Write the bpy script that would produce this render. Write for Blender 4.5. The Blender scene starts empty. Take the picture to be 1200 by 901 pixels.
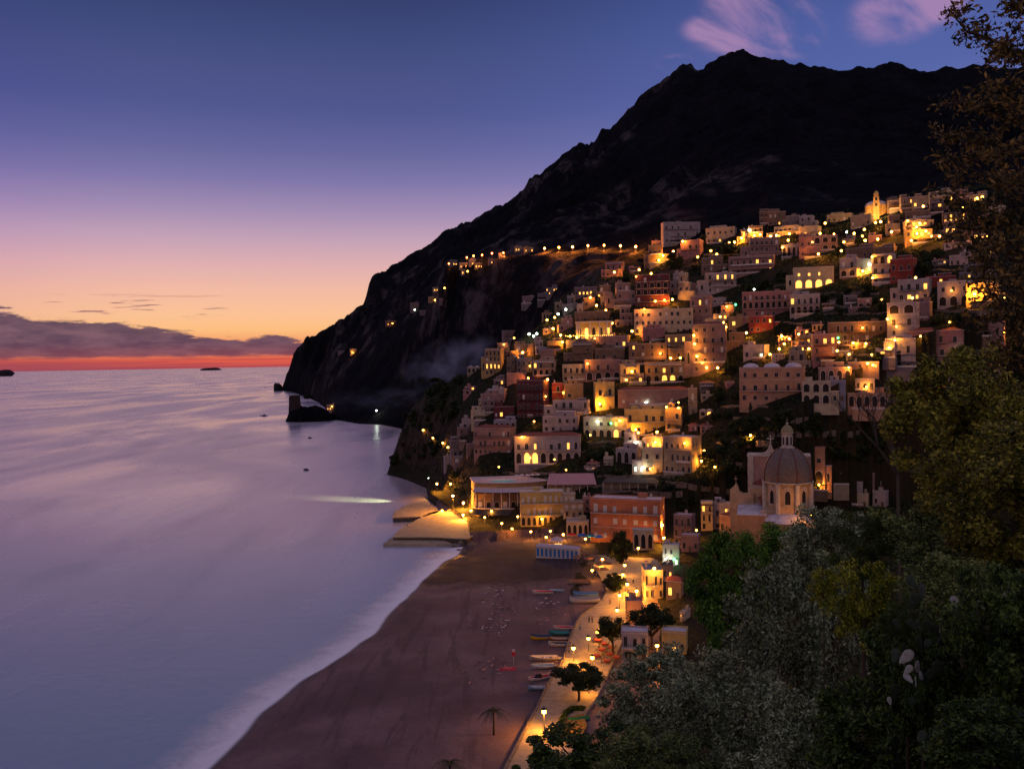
import bpy, math, random
import numpy as np
from mathutils import Matrix, Vector, Euler
R = math.radians
random.seed(7)
rng = np.random.default_rng(11)
scene = bpy.context.scene
COL = scene.collection

# ------------------------------------------------------------------ camera
CAMH = 75.0
FPX = 1040.0
PITCH = math.atan(25.6 / FPX)
ROLL = R(-0.98)
camrot = Matrix.Rotation(math.pi / 2 - PITCH, 3, 'X') @ Matrix.Rotation(ROLL, 3, 'Z')
cd = bpy.data.cameras.new('camera')
cam = bpy.data.objects.new('camera', cd)
COL.objects.link(cam)
cam.matrix_world = Matrix.Translation((0, 0, CAMH)) @ camrot.to_4x4()
cd.sensor_width = 36.0
cd.lens = 36.0 * FPX / 1200.0
cd.clip_start = 0.3
cd.clip_end = 300000.0
scene.camera = cam

def ray(px, py):
    return camrot @ Vector(((px - 600.0) / FPX, (450.5 - py) / FPX, -1.0))

def azel(px, py):
    d = ray(px, py)
    h = math.hypot(d.x, d.y)
    return math.atan2(d.x, d.y), d.z / h

def P(px, py, r):
    """world point seen at a pixel at horizontal distance r"""
    a, e = azel(px, py)
    return Vector((r * math.sin(a), r * math.cos(a), CAMH + r * e))

def onz(px, py, z=0.0):
    a, e = azel(px, py)
    r = (z - CAMH) / e
    return Vector((r * math.sin(a), r * math.cos(a), z))

def topix(p):
    v = camrot.transposed() @ (Vector(p) - Vector((0, 0, CAMH)))
    return 600 + FPX * v.x / -v.z, 450.5 - FPX * v.y / -v.z

# ------------------------------------------------------------------ noise
def _hash(ix, iy, s):
    n = (ix.astype(np.int64) * 374761393 + iy.astype(np.int64) * 668265263 + s * 1442695041) & 0xffffffff
    n = ((n ^ (n >> 13)) * 1274126177) & 0xffffffff
    n = n ^ (n >> 16)
    return (n & 0xffff) / 32767.5 - 1.0

def vnoise(x, y, s=0):
    x0 = np.floor(x); y0 = np.floor(y)
    fx = x - x0; fy = y - y0
    fx = fx * fx * (3 - 2 * fx); fy = fy * fy * (3 - 2 * fy)
    a = _hash(x0, y0, s); b = _hash(x0 + 1, y0, s); c = _hash(x0, y0 + 1, s); d = _hash(x0 + 1, y0 + 1, s)
    return (a * (1 - fx) + b * fx) * (1 - fy) + (c * (1 - fx) + d * fx) * fy

def fbm(x, y, s=0, o=4):
    t = 0; a = 0.5
    for k in range(o):
        t = t + a * vnoise(x * 2 ** k, y * 2 ** k, s + k); a *= 0.5
    return t

# ------------------------------------------------------------------ terrain layers
def lay_z(pts):       # (px, r, z)
    return [(azel(px, 430)[0], r, z) for px, r, z in pts]

def lay_p(pts):       # (px, r, py)
    out = []
    for px, r, py in pts:
        a, e = azel(px, py)
        out.append((a, r, CAMH + r * e))
    return out

COLS = {
 455: [(612, None, 3), (622, 530), (630, 500), (640, 492), (645, 489), (650, 488)],
 480: [(590, None, 3), (600, 545), (608, 515), (618, 495), (628, 484), (640, 480)],
 500: [(550, None, 4), (575, 545), (585, 515), (597, 482), (610, 465), (620, 458)],
 525: [(470, None, 4), (500, 562), (530, 525), (555, 482), (580, 456), (600, 446)],
 562: [(408, None, 4), (430, 575), (465, 530), (500, 480), (540, 447), (570, 434)],
 580: [(403, None, 4), (422, 580), (460, 530), (497, 475), (535, 440), (565, 410)],
 600: [(397, None, 4), (415, 585), (455, 530), (495, 470), (530, 430), (560, 401)],
 650: [(375, None, 4), (395, 590), (440, 530), (480, 475), (520, 425), (590, 376)],
 700: [(322, None, 2.9), (385, 590), (430, 530), (470, 480), (515, 425), (600, 347)],
 760: [(322, None, 2.9), (375, 590), (425, 535), (465, 485), (515, 425), (600, 342)],
 820: [(315, None, 6), (355, 600), (400, 555), (445, 492), (505, 422), (610, 330)],
 880: [(290, None, 14), (340, 580), (385, 530), (430, 470), (500, 400), (600, 320)],
 940: [(280, None, 19), (330, 565), (375, 510), (420, 460), (490, 390), (590, 310)],
 1000: [(270, None, 24), (320, 550), (365, 500), (405, 450), (480, 380), (575, 305)],
 1060: [(262, None, 30), (310, 530), (355, 485), (395, 440), (470, 370), (560, 300)],
 1120: [(255, None, 34), (300, 520), (345, 475), (385, 430), (460, 360), (550, 290)],
 1200: [(245, None, 40), (290, 510), (335, 465), (375, 425), (450, 350), (540, 285)],
 1500: [(220, None, 50), (270, 500), (310, 460), (350, 420), (420, 350), (500, 285)],
}
TL = [[] for _ in range(6)]
for px in sorted(COLS):
    for k, e in enumerate(COLS[px]):
        if e[1] is None:
            TL[k] += lay_z([(px, e[0], e[2])])
        else:
            TL[k] += lay_p([(px, e[0], e[1])])
for k in range(6):      # left of the headland everything is sea bed
    TL[k] = lay_z([(-900, 600 + k * 10, -12), (440, 600 + k * 10, -12)]) + TL[k]
N0 = lay_z([(-900, 2, 73.2), (2100, 2, 73.2)])
N1 = lay_z([(-900, 6, 62), (600, 6, 64), (700, 6, 66), (1000, 6, 69), (1400, 6, 71), (2100, 6, 72)])
N2 = lay_z([(-900, 40, 30), (600, 40, 40), (700, 40, 44), (900, 40, 52), (1000, 40, 56), (1100, 40, 60), (1400, 40, 66), (2100, 40, 70)])
N3 = lay_z([(-900, 90, 1), (200, 90, 4), (560, 90, 10), (640, 90, 12), (700, 90, 14), (800, 90, 30), (1000, 90, 46), (1400, 90, 60), (2100, 90, 66)])
N4 = lay_z([(-900, 140, 1), (200, 140, 2.4), (620, 140, 2.6), (725, 140, 2.8), (775, 140, 6), (820, 140, 14), (1000, 140, 36), (1400, 140, 52), (2100, 140, 60)])
N5 = lay_z([(-900, 200, 1), (200, 200, 2.4), (765, 200, 2.8), (800, 200, 5), (860, 200, 12), (1000, 200, 28), (1400, 200, 50), (2100, 200, 56)])
V = lay_z([(-900, 700, -12), (440, 700, -12), (455, 700, -6), (500, 690, 4), (560, 660, 30), (600, 650, 62)]) + lay_p([(640, 660, 372), (700, 660, 336), (760, 660, 330), (820, 650, 310), (880, 640, 300), (940, 630, 288), (1000, 610, 285), (1060, 595, 275), (1120, 585, 265), (1200, 575, 262), (1500, 540, 262)])
M0 = lay_z([(-900, 2800, -40), (327, 2890, -30), (330, 2880, 1), (345, 2650, 1), (375, 1850, 1), (392, 1290, 1), (420, 1170, 1), (445, 1140, 1), (470, 1080, 1), (500, 960, 8), (560, 860, 40), (600, 800, 75)]) + lay_p([(650, 745, 350), (700, 700, 325), (760, 690, 318), (800, 690, 295), (860, 675, 288), (940, 660, 270), (1000, 640, 268), (1060, 620, 258), (1120, 610, 247), (1200, 600, 243), (1500, 570, 243)])
M1 = lay_z([(-900, 2850, -40), (327, 2900, -30)]) + lay_p([(330, 2905, 446), (345, 2720, 443), (375, 2100, 440), (400, 1650, 436), (440, 1430, 415), (500, 1180, 360), (525, 1060, 315), (547, 1010, 307), (565, 990, 304), (600, 940, 300), (650, 880, 296), (700, 830, 295), (750, 790, 294), (785, 750, 287), (830, 725, 275), (870, 715, 271), (900, 700, 262), (960, 690, 258), (1000, 680, 255), (1040, 668, 246), (1060, 660, 242), (1100, 650, 232), (1140, 640, 227), (1200, 630, 226), (1500, 600, 226)])
M2 = [(a, r + 14, z + 0.6) for a, r, z in M1]
M3 = lay_z([(-900, 2900, -40), (327, 2910, -30)]) + lay_p([(330, 2930, 436), (345, 2800, 428), (375, 2500, 412), (400, 2300, 398), (440, 2050, 366), (500, 1850, 330), (600, 1500, 268), (700, 1400, 238), (800, 1300, 190), (900, 1250, 172), (1000, 1200, 168), (1200, 1150, 160), (1500, 1100, 160)])
RIDGE = [(328.5, 430), (330, 424), (340, 411), (355, 402), (370, 393), (388, 380), (405, 370), (425, 361), (429, 352), (433, 335), (437, 325), (441, 322), (447, 321), (455, 315), (460, 312), (480, 302), (487, 299), (500, 288), (520, 275), (540, 264), (550, 262), (560, 255), (575, 248), (585, 243), (592, 240), (600, 234), (612, 225), (620, 213), (628, 208), (635, 205), (645, 195), (652, 186), (660, 180), (672, 170), (690, 168), (697, 164), (705, 152), (716, 151), (725, 140), (735, 128), (750, 113), (765, 105), (780, 92), (790, 80), (800, 76), (810, 77), (815, 81), (825, 78), (835, 70), (850, 63), (860, 59), (868, 58), (876, 60), (885, 65), (900, 70), (920, 73), (940, 73), (960, 77), (985, 81), (1005, 78), (1020, 81), (1033, 78), (1043, 73), (1055, 74), (1065, 79), (1075, 83), (1095, 82), (1110, 80), (1140, 79), (1170, 76), (1200, 78), (1300, 88), (1500, 110)]
def ridge_r(px):
    return float(np.interp(px, [328, 345, 430, 500, 600, 700, 865, 1000, 1200, 1500], [2940, 2900, 2700, 2500, 2300, 2100, 1900, 1800, 1700, 1600]))
M4 = lay_z([(-900, 2950, -40), (327, 2930, -30)]) + lay_p([(px, ridge_r(px), py) for px, py in RIDGE])
M5 = [(a, r + 700, z * 0.55 if z > 0 else z) for a, r, z in M4]
LAYERS = [N0, N1, N2, N3, N4, N5] + TL + [V, M0, M1, M2, M3, M4, M5]
LA = [(np.array([p[0] for p in L]), np.array([p[1] for p in L]), np.array([p[2] for p in L])) for L in LAYERS]

# coast: land polygon (world xy); beach edge flagged
def xy(px, py, z=0.0):
    p = onz(px, py, z); return (p.x, p.y)
def xyr(px, r):
    a = azel(px, 430)[0]; return (r * math.sin(a), r * math.cos(a))
COAST_BEACH = [(-130, 60), (-92, 110), xy(195, 930), xy(232, 901), xy(283, 850), xy(318, 818), xy(360, 789), xy(400, 763), xy(428, 742), xy(452, 718), xy(466, 702), xy(478, 688), xy(500, 669), xy(514, 657), xy(530, 652), xy(533, 642)]
COAST_CLIFF = [xy(548, 634), xy(545, 618), xy(524, 603), xy(514, 596), xy(502, 585), xy(500, 572), xy(484, 565), xy(470, 560), xy(454, 556), xyr(456, 690), xyr(470, 720), xyr(500, 800), xyr(500, 900), xyr(470, 1040), xyr(445, 1125), xyr(420, 1150), xyr(392, 1255), xyr(385, 1222), xyr(360, 1222), xyr(345, 1220), xyr(333, 1245), xyr(334, 1285), xyr(360, 1310), xyr(378, 1330), xyr(374, 1850), xyr(344, 2640), xyr(329.5, 2880), xyr(329, 3000), (-1000, 5200), (5200, 5200), (5200, -400), (-60, -400)]
POLY = np.array(COAST_BEACH + COAST_CLIFF)
NBE = len(COAST_BEACH)
RKC = xyr(358, 1262); RKA = 0.2

def coast_sd(x, y):
    """signed distance to the coast (land positive) and whether a beach edge is nearest"""
    x = np.asarray(x, float); y = np.asarray(y, float)
    n = len(POLY)
    best = np.full(x.shape, 1e12); bi = np.zeros(x.shape, int)
    inside = np.zeros(x.shape, bool)
    for i in range(n):
        ax, ay = POLY[i]; bx, by = POLY[(i + 1) % n]
        dx, dy = bx - ax, by - ay
        t = np.clip(((x - ax) * dx + (y - ay) * dy) / (dx * dx + dy * dy), 0, 1)
        d = (x - ax - t * dx) ** 2 + (y - ay - t * dy) ** 2
        m = d < best
        best = np.where(m, d, best); bi = np.where(m, i, bi)
        c = ((ay > y) != (by > y))
        with np.errstate(divide='ignore', invalid='ignore'):
            xi = (bx - ax) * (y - ay) / (by - ay if by != ay else 1e-9) + ax
        inside ^= c & (x < xi)
    d = np.sqrt(best)
    return np.where(inside, d, -d), bi < NBE

def H(x, y, detail=True):
    x = np.atleast_1d(np.asarray(x, float)); y = np.atleast_1d(np.asarray(y, float))
    az = np.arctan2(x, y); r = np.hypot(x, y)
    Rk = np.array([np.interp(az, a, rr) for a, rr, zz in LA])
    Zk = np.array([np.interp(az, a, zz) for a, rr, zz in LA])
    for k in range(1, len(Rk)):
        Rk[k] = np.maximum(Rk[k], Rk[k - 1] + 2)
    z = np.where(r < Rk[0], Zk[0], Zk[-1])
    wm = np.zeros(r.shape)
    for k in range(len(Rk) - 1):
        m = (r >= Rk[k]) & (r < Rk[k + 1])
        t = (r - Rk[k]) / (Rk[k + 1] - Rk[k])
        z = np.where(m, Zk[k] * (1 - t) + Zk[k + 1] * t, z)
        if k == 15: wm = np.where(m, t, wm)              # above the top road
        if k == 16: wm = np.where(m, 1 - t ** 2, wm)
        if k == 13: wm = np.where(m, 0.5 * np.minimum(t, 1 - t), wm)
    if detail:
        g = np.abs(fbm(x / 170, y / 260, 5, 5))
        z = z + wm * (0.03 * r) * (0.5 - 2.2 * g) * np.clip(z / 60, 0, 1)
        z = z + np.where(r > 640, fbm(x / 45, y / 45, 9, 5) * r * 0.006 * np.clip(z / 40, 0, 1), 0)
        z = z + np.where((r > 660) & (np.abs(wm) > 0.001), (vnoise(x / 9, y / 9, 3)) * r * 0.0016, 0)
        z = z + np.where((r > 1150) & (z > 40), (vnoise(x / 13, y / 40, 91) * 0.5 + np.abs(vnoise(x / 31, y / 60, 92)) * 0.6 - .2) * r * 0.0030, 0)
        z = z + np.where((r > 330) & (r <= 720), fbm(x / 20, y / 20, 21, 4) * 2.0 * np.clip((z - 8) / 20, 0, 1), 0)
        z = z + np.where(r <= 330, fbm(x / 9, y / 9, 22, 4) * 1.2 * np.clip((z - 6) / 10, 0, 1), 0)
    ca, sa = math.cos(-RKA), math.sin(-RKA)
    ru = ((x - RKC[0]) * ca - (y - RKC[1]) * -sa) / 47.0; rv = ((x - RKC[0]) * -sa + (y - RKC[1]) * ca) / 42.0
    z = np.where((r > 1100) & (r < 1400), np.maximum(z, 19.0 * (1 - ru ** 2 - rv ** 2) + 3 * vnoise(x / 7, y / 7, 55)), z)
    sd, bch = coast_sd(x, y)
    sea = -0.12 * np.maximum(-sd, 0) - 0.05
    bz = np.minimum(z, 0.055 * np.maximum(sd, 0) + 0.05)
    if detail:
        bz = bz + np.where(sd > 2, fbm(x / 6, y / 6, 31, 4) * 0.16, 0)
    cz = np.minimum(z, (2.6 + 0.8 * fbm(x / 8, y / 8, 33, 3)) * np.maximum(sd, 0))
    beach = bch & (r < 470)
    return np.where(sd <= 0, np.maximum(sea, -14), np.where(beach, bz, cz))

_RS = np.concatenate([np.arange(60, 1000, 0.8), np.arange(1000, 3200, 4.0)])
def ground(px, py, lift=0.0, rmin=100.0):
    """first point along the pixel's ray that comes down to `lift` metres over the ground"""
    a, e = azel(px, py)
    rs = _RS[_RS >= rmin]
    zr = CAMH + rs * e
    zg = np.maximum(H(rs * math.sin(a), rs * math.cos(a)), 0.0) + lift
    m = np.nonzero(zr <= zg)[0]
    r = rs[m[0]] if len(m) else rs[-1]
    return Vector((r * math.sin(a), r * math.cos(a), CAMH + r * e)), r

def hz(x, y):
    return float(H(x, y)[0])

# ------------------------------------------------------------------ node helpers
class NT:
    def __init__(s, tree): s.t = tree; s.n = tree.nodes; s.l = tree.links
    def put(s, inp, v):
        if v is None: return
        if isinstance(v, bpy.types.NodeSocket): s.l.new(v, inp)
        else:
            if hasattr(inp.default_value, '__len__') and not hasattr(v, '__len__'): v = [v] * len(inp.default_value)
            if hasattr(inp.default_value, '__len__') and len(inp.default_value) == 4 and len(v) == 3: v = (*v, 1)
            inp.default_value = v
    def math(s, op, a, b=None, c=None, clamp=False):
        n = s.n.new('ShaderNodeMath'); n.operation = op; n.use_clamp = clamp
        for i, v in enumerate((a, b, c)): s.put(n.inputs[i], v)
        return n.outputs[0]
    def mix(s, f, a, b, blend='MIX'):
        n = s.n.new('ShaderNodeMix'); n.data_type = 'RGBA'; n.blend_type = blend
        s.put(n.inputs[0], f); s.put(n.inputs[6], a); s.put(n.inputs[7], b)
        return n.outputs[2]
    def noise(s, vec, scale, detail=4, rough=0.5, dist=0.0):
        n = s.n.new('ShaderNodeTexNoise'); s.put(n.inputs['Vector'], vec)
        n.inputs['Scale'].default_value = scale; n.inputs['Detail'].default_value = detail
        n.inputs['Roughness'].default_value = rough; n.inputs['Distortion'].default_value = dist
        return n.outputs[0]
    def ramp(s, f, stops, interp='LINEAR'):
        n = s.n.new('ShaderNodeValToRGB'); s.put(n.inputs[0], f)
        cr = n.color_ramp; cr.interpolation = interp
        while len(cr.elements) < len(stops): cr.elements.new(0.5)
        for e, (p, c) in zip(cr.elements, stops):
            e.position = p; e.color = (*c, 1) if len(c) == 3 else c
        return n.outputs[0]
    def smooth(s, v, a, b):
        n = s.n.new('ShaderNodeMapRange'); n.interpolation_type = 'SMOOTHSTEP'
        s.put(n.inputs[0], v); s.put(n.inputs[1], a); s.put(n.inputs[2], b)
        n.inputs[3].default_value = 0; n.inputs[4].default_value = 1
        return n.outputs[0]
    def lin(s, v, a, b, c, d):
        n = s.n.new('ShaderNodeMapRange')
        s.put(n.inputs[0], v)
        for i, q in enumerate((a, b, c, d)): n.inputs[i + 1].default_value = q
        return n.outputs[0]
    def scale(s, vec, sc):
        n = s.n.new('ShaderNodeMapping'); s.put(n.inputs[0], vec); n.inputs[3].default_value = sc
        return n.outputs[0]
    def sep(s, vec):
        n = s.n.new('ShaderNodeSeparateXYZ'); s.put(n.inputs[0], vec); return n.outputs
    def comb(s, x, y, z):
        n = s.n.new('ShaderNodeCombineXYZ')
        for i, v in enumerate((x, y, z)): s.put(n.inputs[i], v)
        return n.outputs[0]
    def bump(s, h, strength=0.4, dist=0.1):
        n = s.n.new('ShaderNodeBump'); s.put(n.inputs['Height'], h)
        n.inputs['Strength'].default_value = strength; n.inputs['Distance'].default_value = dist
        return n.outputs[0]

def srgb(r, g, b):
    f = lambda c: (c / 255 / 12.92) if c / 255 <= 0.04045 else ((c / 255 + 0.055) / 1.055) ** 2.4
    return (f(r), f(g), f(b))

MATS = {}
def mat(name, col, rough=0.8, var=0.35, scale=0.5, streak=True, emit=None, estr=0.0, bump=0.0, spec=0.3, col2=None, metallic=0.0):
    if name in MATS: return MATS[name]
    m = bpy.data.materials.new(name); m.use_nodes = True
    t = NT(m.node_tree); bs = t.n['Principled BSDF']
    tc = t.n.new('ShaderNodeTexCoord'); v = tc.outputs['Object']
    c2 = col2 or tuple(c * (1 - var) for c in col)
    n1 = t.noise(v, scale, 6, 0.6)
    f = t.smooth(n1, 0.35, 0.68)
    c = t.mix(f, (*col, 1), (*c2, 1))
    if streak:
        n2 = t.noise(t.scale(v, (1.2, 1.2, 0.12)), 1.5, 4, 0.6)
        c = t.mix(t.math('MULTIPLY', t.smooth(n2, 0.5, 0.75), 0.35), c, tuple(q * 0.45 for q in col) + (1,))
    t.put(bs.inputs['Base Color'], c)
    bs.inputs['Roughness'].default_value = rough
    bs.inputs['Specular IOR Level'].default_value = spec
    bs.inputs['Metallic'].default_value = metallic
    if bump: t.put(bs.inputs['Normal'], t.bump(t.noise(v, scale * 8, 4), bump, 0.05))
    if emit:
        bs.inputs['Emission Color'].default_value = (*emit, 1)
        bs.inputs['Emission Strength'].default_value = estr
    MATS[name] = m
    return m

# ------------------------------------------------------------------ mesh builder
class MB:
    def __init__(s): s.v = []; s.f = []; s.m = []; s.sm = []
    def add(s, vs, fs, mi=0, smooth=False):
        o = len(s.v); s.v += [tuple(v) for v in vs]
        for f in fs: s.f.append([o + i for i in f]); s.m.append(mi); s.sm.append(smooth)
    def box(s, x0, x1, y0, y1, z0, z1, mi=0):
        vs = [(x0, y0, z0), (x1, y0, z0), (x1, y1, z0), (x0, y1, z0), (x0, y0, z1), (x1, y0, z1), (x1, y1, z1), (x0, y1, z1)]
        s.add(vs, [(0, 3, 2, 1), (4, 5, 6, 7), (0, 1, 5, 4), (1, 2, 6, 5), (2, 3, 7, 6), (3, 0, 4, 7)], mi)
    def prism(s, poly, z0, z1, mi=0):
        n = len(poly)
        vs = [(*p, z0) for p in poly] + [(*p, z1) for p in poly]
        fs = [tuple(range(n))[::-1], tuple(range(n, 2 * n))] + [(i, (i + 1) % n, n + (i + 1) % n, n + i) for i in range(n)]
        s.add(vs, fs, mi)
    def prismy(s, poly, y0, y1, mi=0):      # poly in x,z extruded along y
        n = len(poly)
        vs = [(p[0], y0, p[1]) for p in poly] + [(p[0], y1, p[1]) for p in poly]
        fs = [tuple(range(n)), tuple(range(n, 2 * n))[::-1]] + [(i, n + i, n + (i + 1) % n, (i + 1) % n) for i in range(n)]
        s.add(vs, fs, mi)
    def tube(s, pts, rad, n=8, mi=0, cap=True, smooth=True):
        pts = [Vector(p) for p in pts]; o = len(s.v); k = len(pts)
        dd = pts[-1] - pts[0]; ref = Vector((0, 0, 1)) if abs(dd.z) < 0.75 * dd.length else Vector((1, 0, 0)); ref2 = Vector((0, 1, 0))
        for i, p in enumerate(pts):
            d = (pts[min(i + 1, k - 1)] - pts[max(i - 1, 0)])
            d = d.normalized() if d.length > 1e-9 else Vector((0, 0, 1))
            u = d.cross(ref)
            if u.length < 1e-3: u = d.cross(ref2)
            u.normalize(); w = d.cross(u)
            rr = rad[i] if hasattr(rad, '__len__') else rad
            for j in range(n):
                a = 2 * math.pi * j / n
                s.v.append(tuple(p + u * (rr * math.cos(a)) + w * (rr * math.sin(a))))
        for i in range(k - 1):
            for j in range(n):
                s.f.append([o + i * n + j, o + i * n + (j + 1) % n, o + (i + 1) * n + (j + 1) % n, o + (i + 1) * n + j]); s.m.append(mi); s.sm.append(smooth)
        if cap:
            s.f.append([o + j for j in range(n)][::-1]); s.m.append(mi); s.sm.append(False)
            s.f.append([o + (k - 1) * n + j for j in range(n)]); s.m.append(mi); s.sm.append(False)
    def lathe(s, prof, n=24, mi=0, c=(0, 0, 0), smooth=True, a0=0, a1=2 * math.pi):
        full = abs(a1 - a0 - 2 * math.pi) < 1e-6
        cols = n if full else n + 1
        o = len(s.v)
        for i in range(cols):
            a = a0 + (a1 - a0) * i / n
            for (r, z) in prof: s.v.append((c[0] + r * math.cos(a), c[1] + r * math.sin(a), c[2] + z))
        k = len(prof)
        for i in range(n):
            for j in range(k - 1):
                a = o + i * k + j; b = o + ((i + 1) % cols) * k + j
                s.f.append([a, b, b + 1, a + 1]); s.m.append(mi); s.sm.append(smooth)
    def mesh(s, name, mats):
        me = bpy.data.meshes.new(name)
        me.from_pydata(s.v, [], s.f)
        for m in (mats if isinstance(mats, (list, tuple)) else [mats]): me.materials.append(m)
        me.polygons.foreach_set('material_index', s.m)
        me.polygons.foreach_set('use_smooth', s.sm)
        me.update()
        return me
    def build(s, name, mats, parent=None, loc=(0, 0, 0)):
        return link(name, s.mesh(name, mats), parent, loc)

def link(name, data, parent=None, loc=(0, 0, 0), rot=None, scale=None):
    o = bpy.data.objects.new(name, data); COL.objects.link(o)
    o.location = loc
    if rot is not None: o.rotation_euler = rot
    if scale is not None: o.scale = scale
    if parent is not None: o.parent = parent
    return o

def tag(o, label=None, cat=None, group=None, kind=None):
    if label: o['label'] = label
    if cat: o['category'] = cat
    if group: o['group'] = group
    if kind: o['kind'] = kind
    return o

def empty(name, loc, rz=0.0):
    o = bpy.data.objects.new(name, None); COL.objects.link(o)
    o.empty_display_size = 0.5
    o.location = loc; o.rotation_euler = (0, 0, rz)
    return o

def copy_tree(o, parent=None):
    c = o.copy(); COL.objects.link(c); c.parent = parent
    for ch in list(o.children): copy_tree(ch, c)
    return c

def npmesh(name, verts, faces, mats, smooth=True, mi=None, quads=True):
    """fast mesh from arrays; faces is an (n,4) or (n,3) array"""
    me = bpy.data.meshes.new(name)
    k = faces.shape[1]
    me.vertices.add(len(verts)); me.vertices.foreach_set('co', np.ascontiguousarray(verts, dtype=np.float32).ravel())
    me.loops.add(faces.size); me.loops.foreach_set('vertex_index', np.ascontiguousarray(faces, dtype=np.int32).ravel())
    me.polygons.add(len(faces))
    me.polygons.foreach_set('loop_start', np.arange(0, faces.size, k, dtype=np.int32))
    me.polygons.foreach_set('loop_total', np.full(len(faces), k, dtype=np.int32))
    me.polygons.foreach_set('use_smooth', np.full(len(faces), smooth, dtype=bool))
    for m in mats: me.materials.append(m)
    if mi is not None: me.polygons.foreach_set('material_index', mi.astype(np.int32))
    me.update(calc_edges=True); me.validate()
    return me
# ------------------------------------------------------------------ sky
AMB = (0.36, 0.27, 0.34)          # afterglow high up and in the east
w = bpy.data.worlds.new('World'); scene.world = w; w.use_nodes = True
t = NT(w.node_tree); t.n.clear()
tc = t.n.new('ShaderNodeTexCoord'); D = tc.outputs['Generated']
dx, dy, dz = t.sep(D)[0:3]
zc = t.math('MAXIMUM', dz, 0.0)
sq = t.math('SQRT', zc)
def Z(py): return math.sqrt(max(0, math.sin(math.atan((430 - py) / 1040))))
west = t.ramp(sq, [(0.0, srgb(176, 78, 88)), (Z(422), srgb(224, 92, 72)), (Z(404), srgb(242, 150, 100)), (Z(388), srgb(252, 190, 128)), (Z(370), srgb(250, 193, 150)), (Z(345), srgb(242, 186, 162)),
                   (Z(315), srgb(222, 174, 176)), (Z(285), srgb(194, 160, 182)), (Z(255), srgb(162, 140, 178)), (Z(220), srgb(126, 117, 168)), (Z(185), srgb(100, 101, 156)), (Z(140), srgb(79, 86, 143)), (Z(95), srgb(72, 80, 133)), (Z(50), srgb(60, 72, 122)), (Z(0), srgb(50, 60, 108)), (0.80, srgb(56, 58, 100)), (1.0, srgb(86, 80, 112))])
blue = t.ramp(sq, [(0.0, srgb(160, 120, 150)), (Z(300), srgb(196, 168, 196)), (Z(240), srgb(150, 144, 192)), (Z(200), srgb(120, 123, 182)), (Z(120), srgb(84, 101, 168)), (Z(60), srgb(78, 95, 162)), (Z(0), srgb(66, 84, 148)), (0.80, srgb(60, 62, 110)), (1.0, srgb(86, 80, 112))])
az = t.math('ARCTAN2', dx, dy)
sky = t.mix(t.math('MULTIPLY', t.smooth(az, -0.15, 0.42), 0.9), west, blue)
sky = t.mix(t.math('MULTIPLY', t.smooth(az, -0.36, -0.62), 0.8), sky, t.mix(1.0, sky, (0.86, 0.80, 0.98, 1), 'MULTIPLY'))
back = t.smooth(dy, 0.25, -0.45)
zen = t.smooth(dz, 0.48, 0.92)
up = t.math('MAXIMUM', back, zen)
upc = t.mix(back, (0.17, 0.20, 0.36, 1), (*AMB, 1))
sky = t.mix(up, sky, upc)
# low cloud bank over the sea
nv = t.scale(t.comb(az, dz, 0.0), (9.0, 60.0, 1.0))
n1 = t.noise(t.scale(t.comb(az, dz, 0.0), (16.0, 70.0, 1.0)), 1.0, 8, 0.62, 0.25)
n2 = t.noise(t.scale(t.comb(az, dz, 3.0), (22.0, 90.0, 1.0)), 1.0, 6, 0.6)
top = t.ramp(t.lin(az, -0.60, -0.20, 0, 1), [(0.0, (0.062,) * 3), (0.17, (0.058,) * 3), (0.4, (0.050,) * 3), (0.62, (0.040,) * 3), (0.70, (0.034,) * 3), (1.0, (0.030,) * 3)])
topn = t.math('ADD', top, t.math('MULTIPLY', t.math('SUBTRACT', n1, 0.5), 0.042))
m1 = t.smooth(t.math('SUBTRACT', topn, dz), -0.0012, 0.0035)
botn = t.math('ADD', 0.0115, t.math('MULTIPLY', t.math('SUBTRACT', n2, 0.5), 0.010))
m2 = t.smooth(t.math('SUBTRACT', dz, botn), -0.0015, 0.0030)
bank = t.math('MULTIPLY', t.math('MULTIPLY', m1, m2), t.smooth(az, 0.0, -0.2))
edge = t.smooth(t.math('SUBTRACT', topn, dz), 0.014, 0.0)
ccol = t.mix(t.smooth(n2, 0.35, 0.68), (*srgb(78, 60, 86), 1), (*srgb(118, 86, 104), 1))
ccol = t.mix(t.math('MULTIPLY', edge, 0.5), ccol, (*srgb(88, 64, 88), 1))
low = t.smooth(dz, 0.030, 0.008)
ccol = t.mix(t.math('MULTIPLY', low, 0.55), ccol, (*srgb(150, 74, 82), 1))
veil = t.math('MULTIPLY', t.smooth(dz, 0.0125, 0.006), t.math('MULTIPLY', t.smooth(az, -0.30, -0.50), 0.7))
sky = t.mix(veil, sky, (*srgb(150, 72, 88), 1))
nb = t.noise(t.scale(t.comb(az, dz, 9.0), (7.0, 420.0, 1.0)), 1.0, 3, 0.5)
sky = t.mix(t.math('MULTIPLY', t.math('MULTIPLY', t.smooth(nb, 0.50, 0.62), t.smooth(dz, 0.016, 0.010)), 0.55), sky, (*srgb(158, 66, 80), 1))
sky = t.mix(t.math('MULTIPLY', bank, 0.96), sky, ccol)
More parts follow.
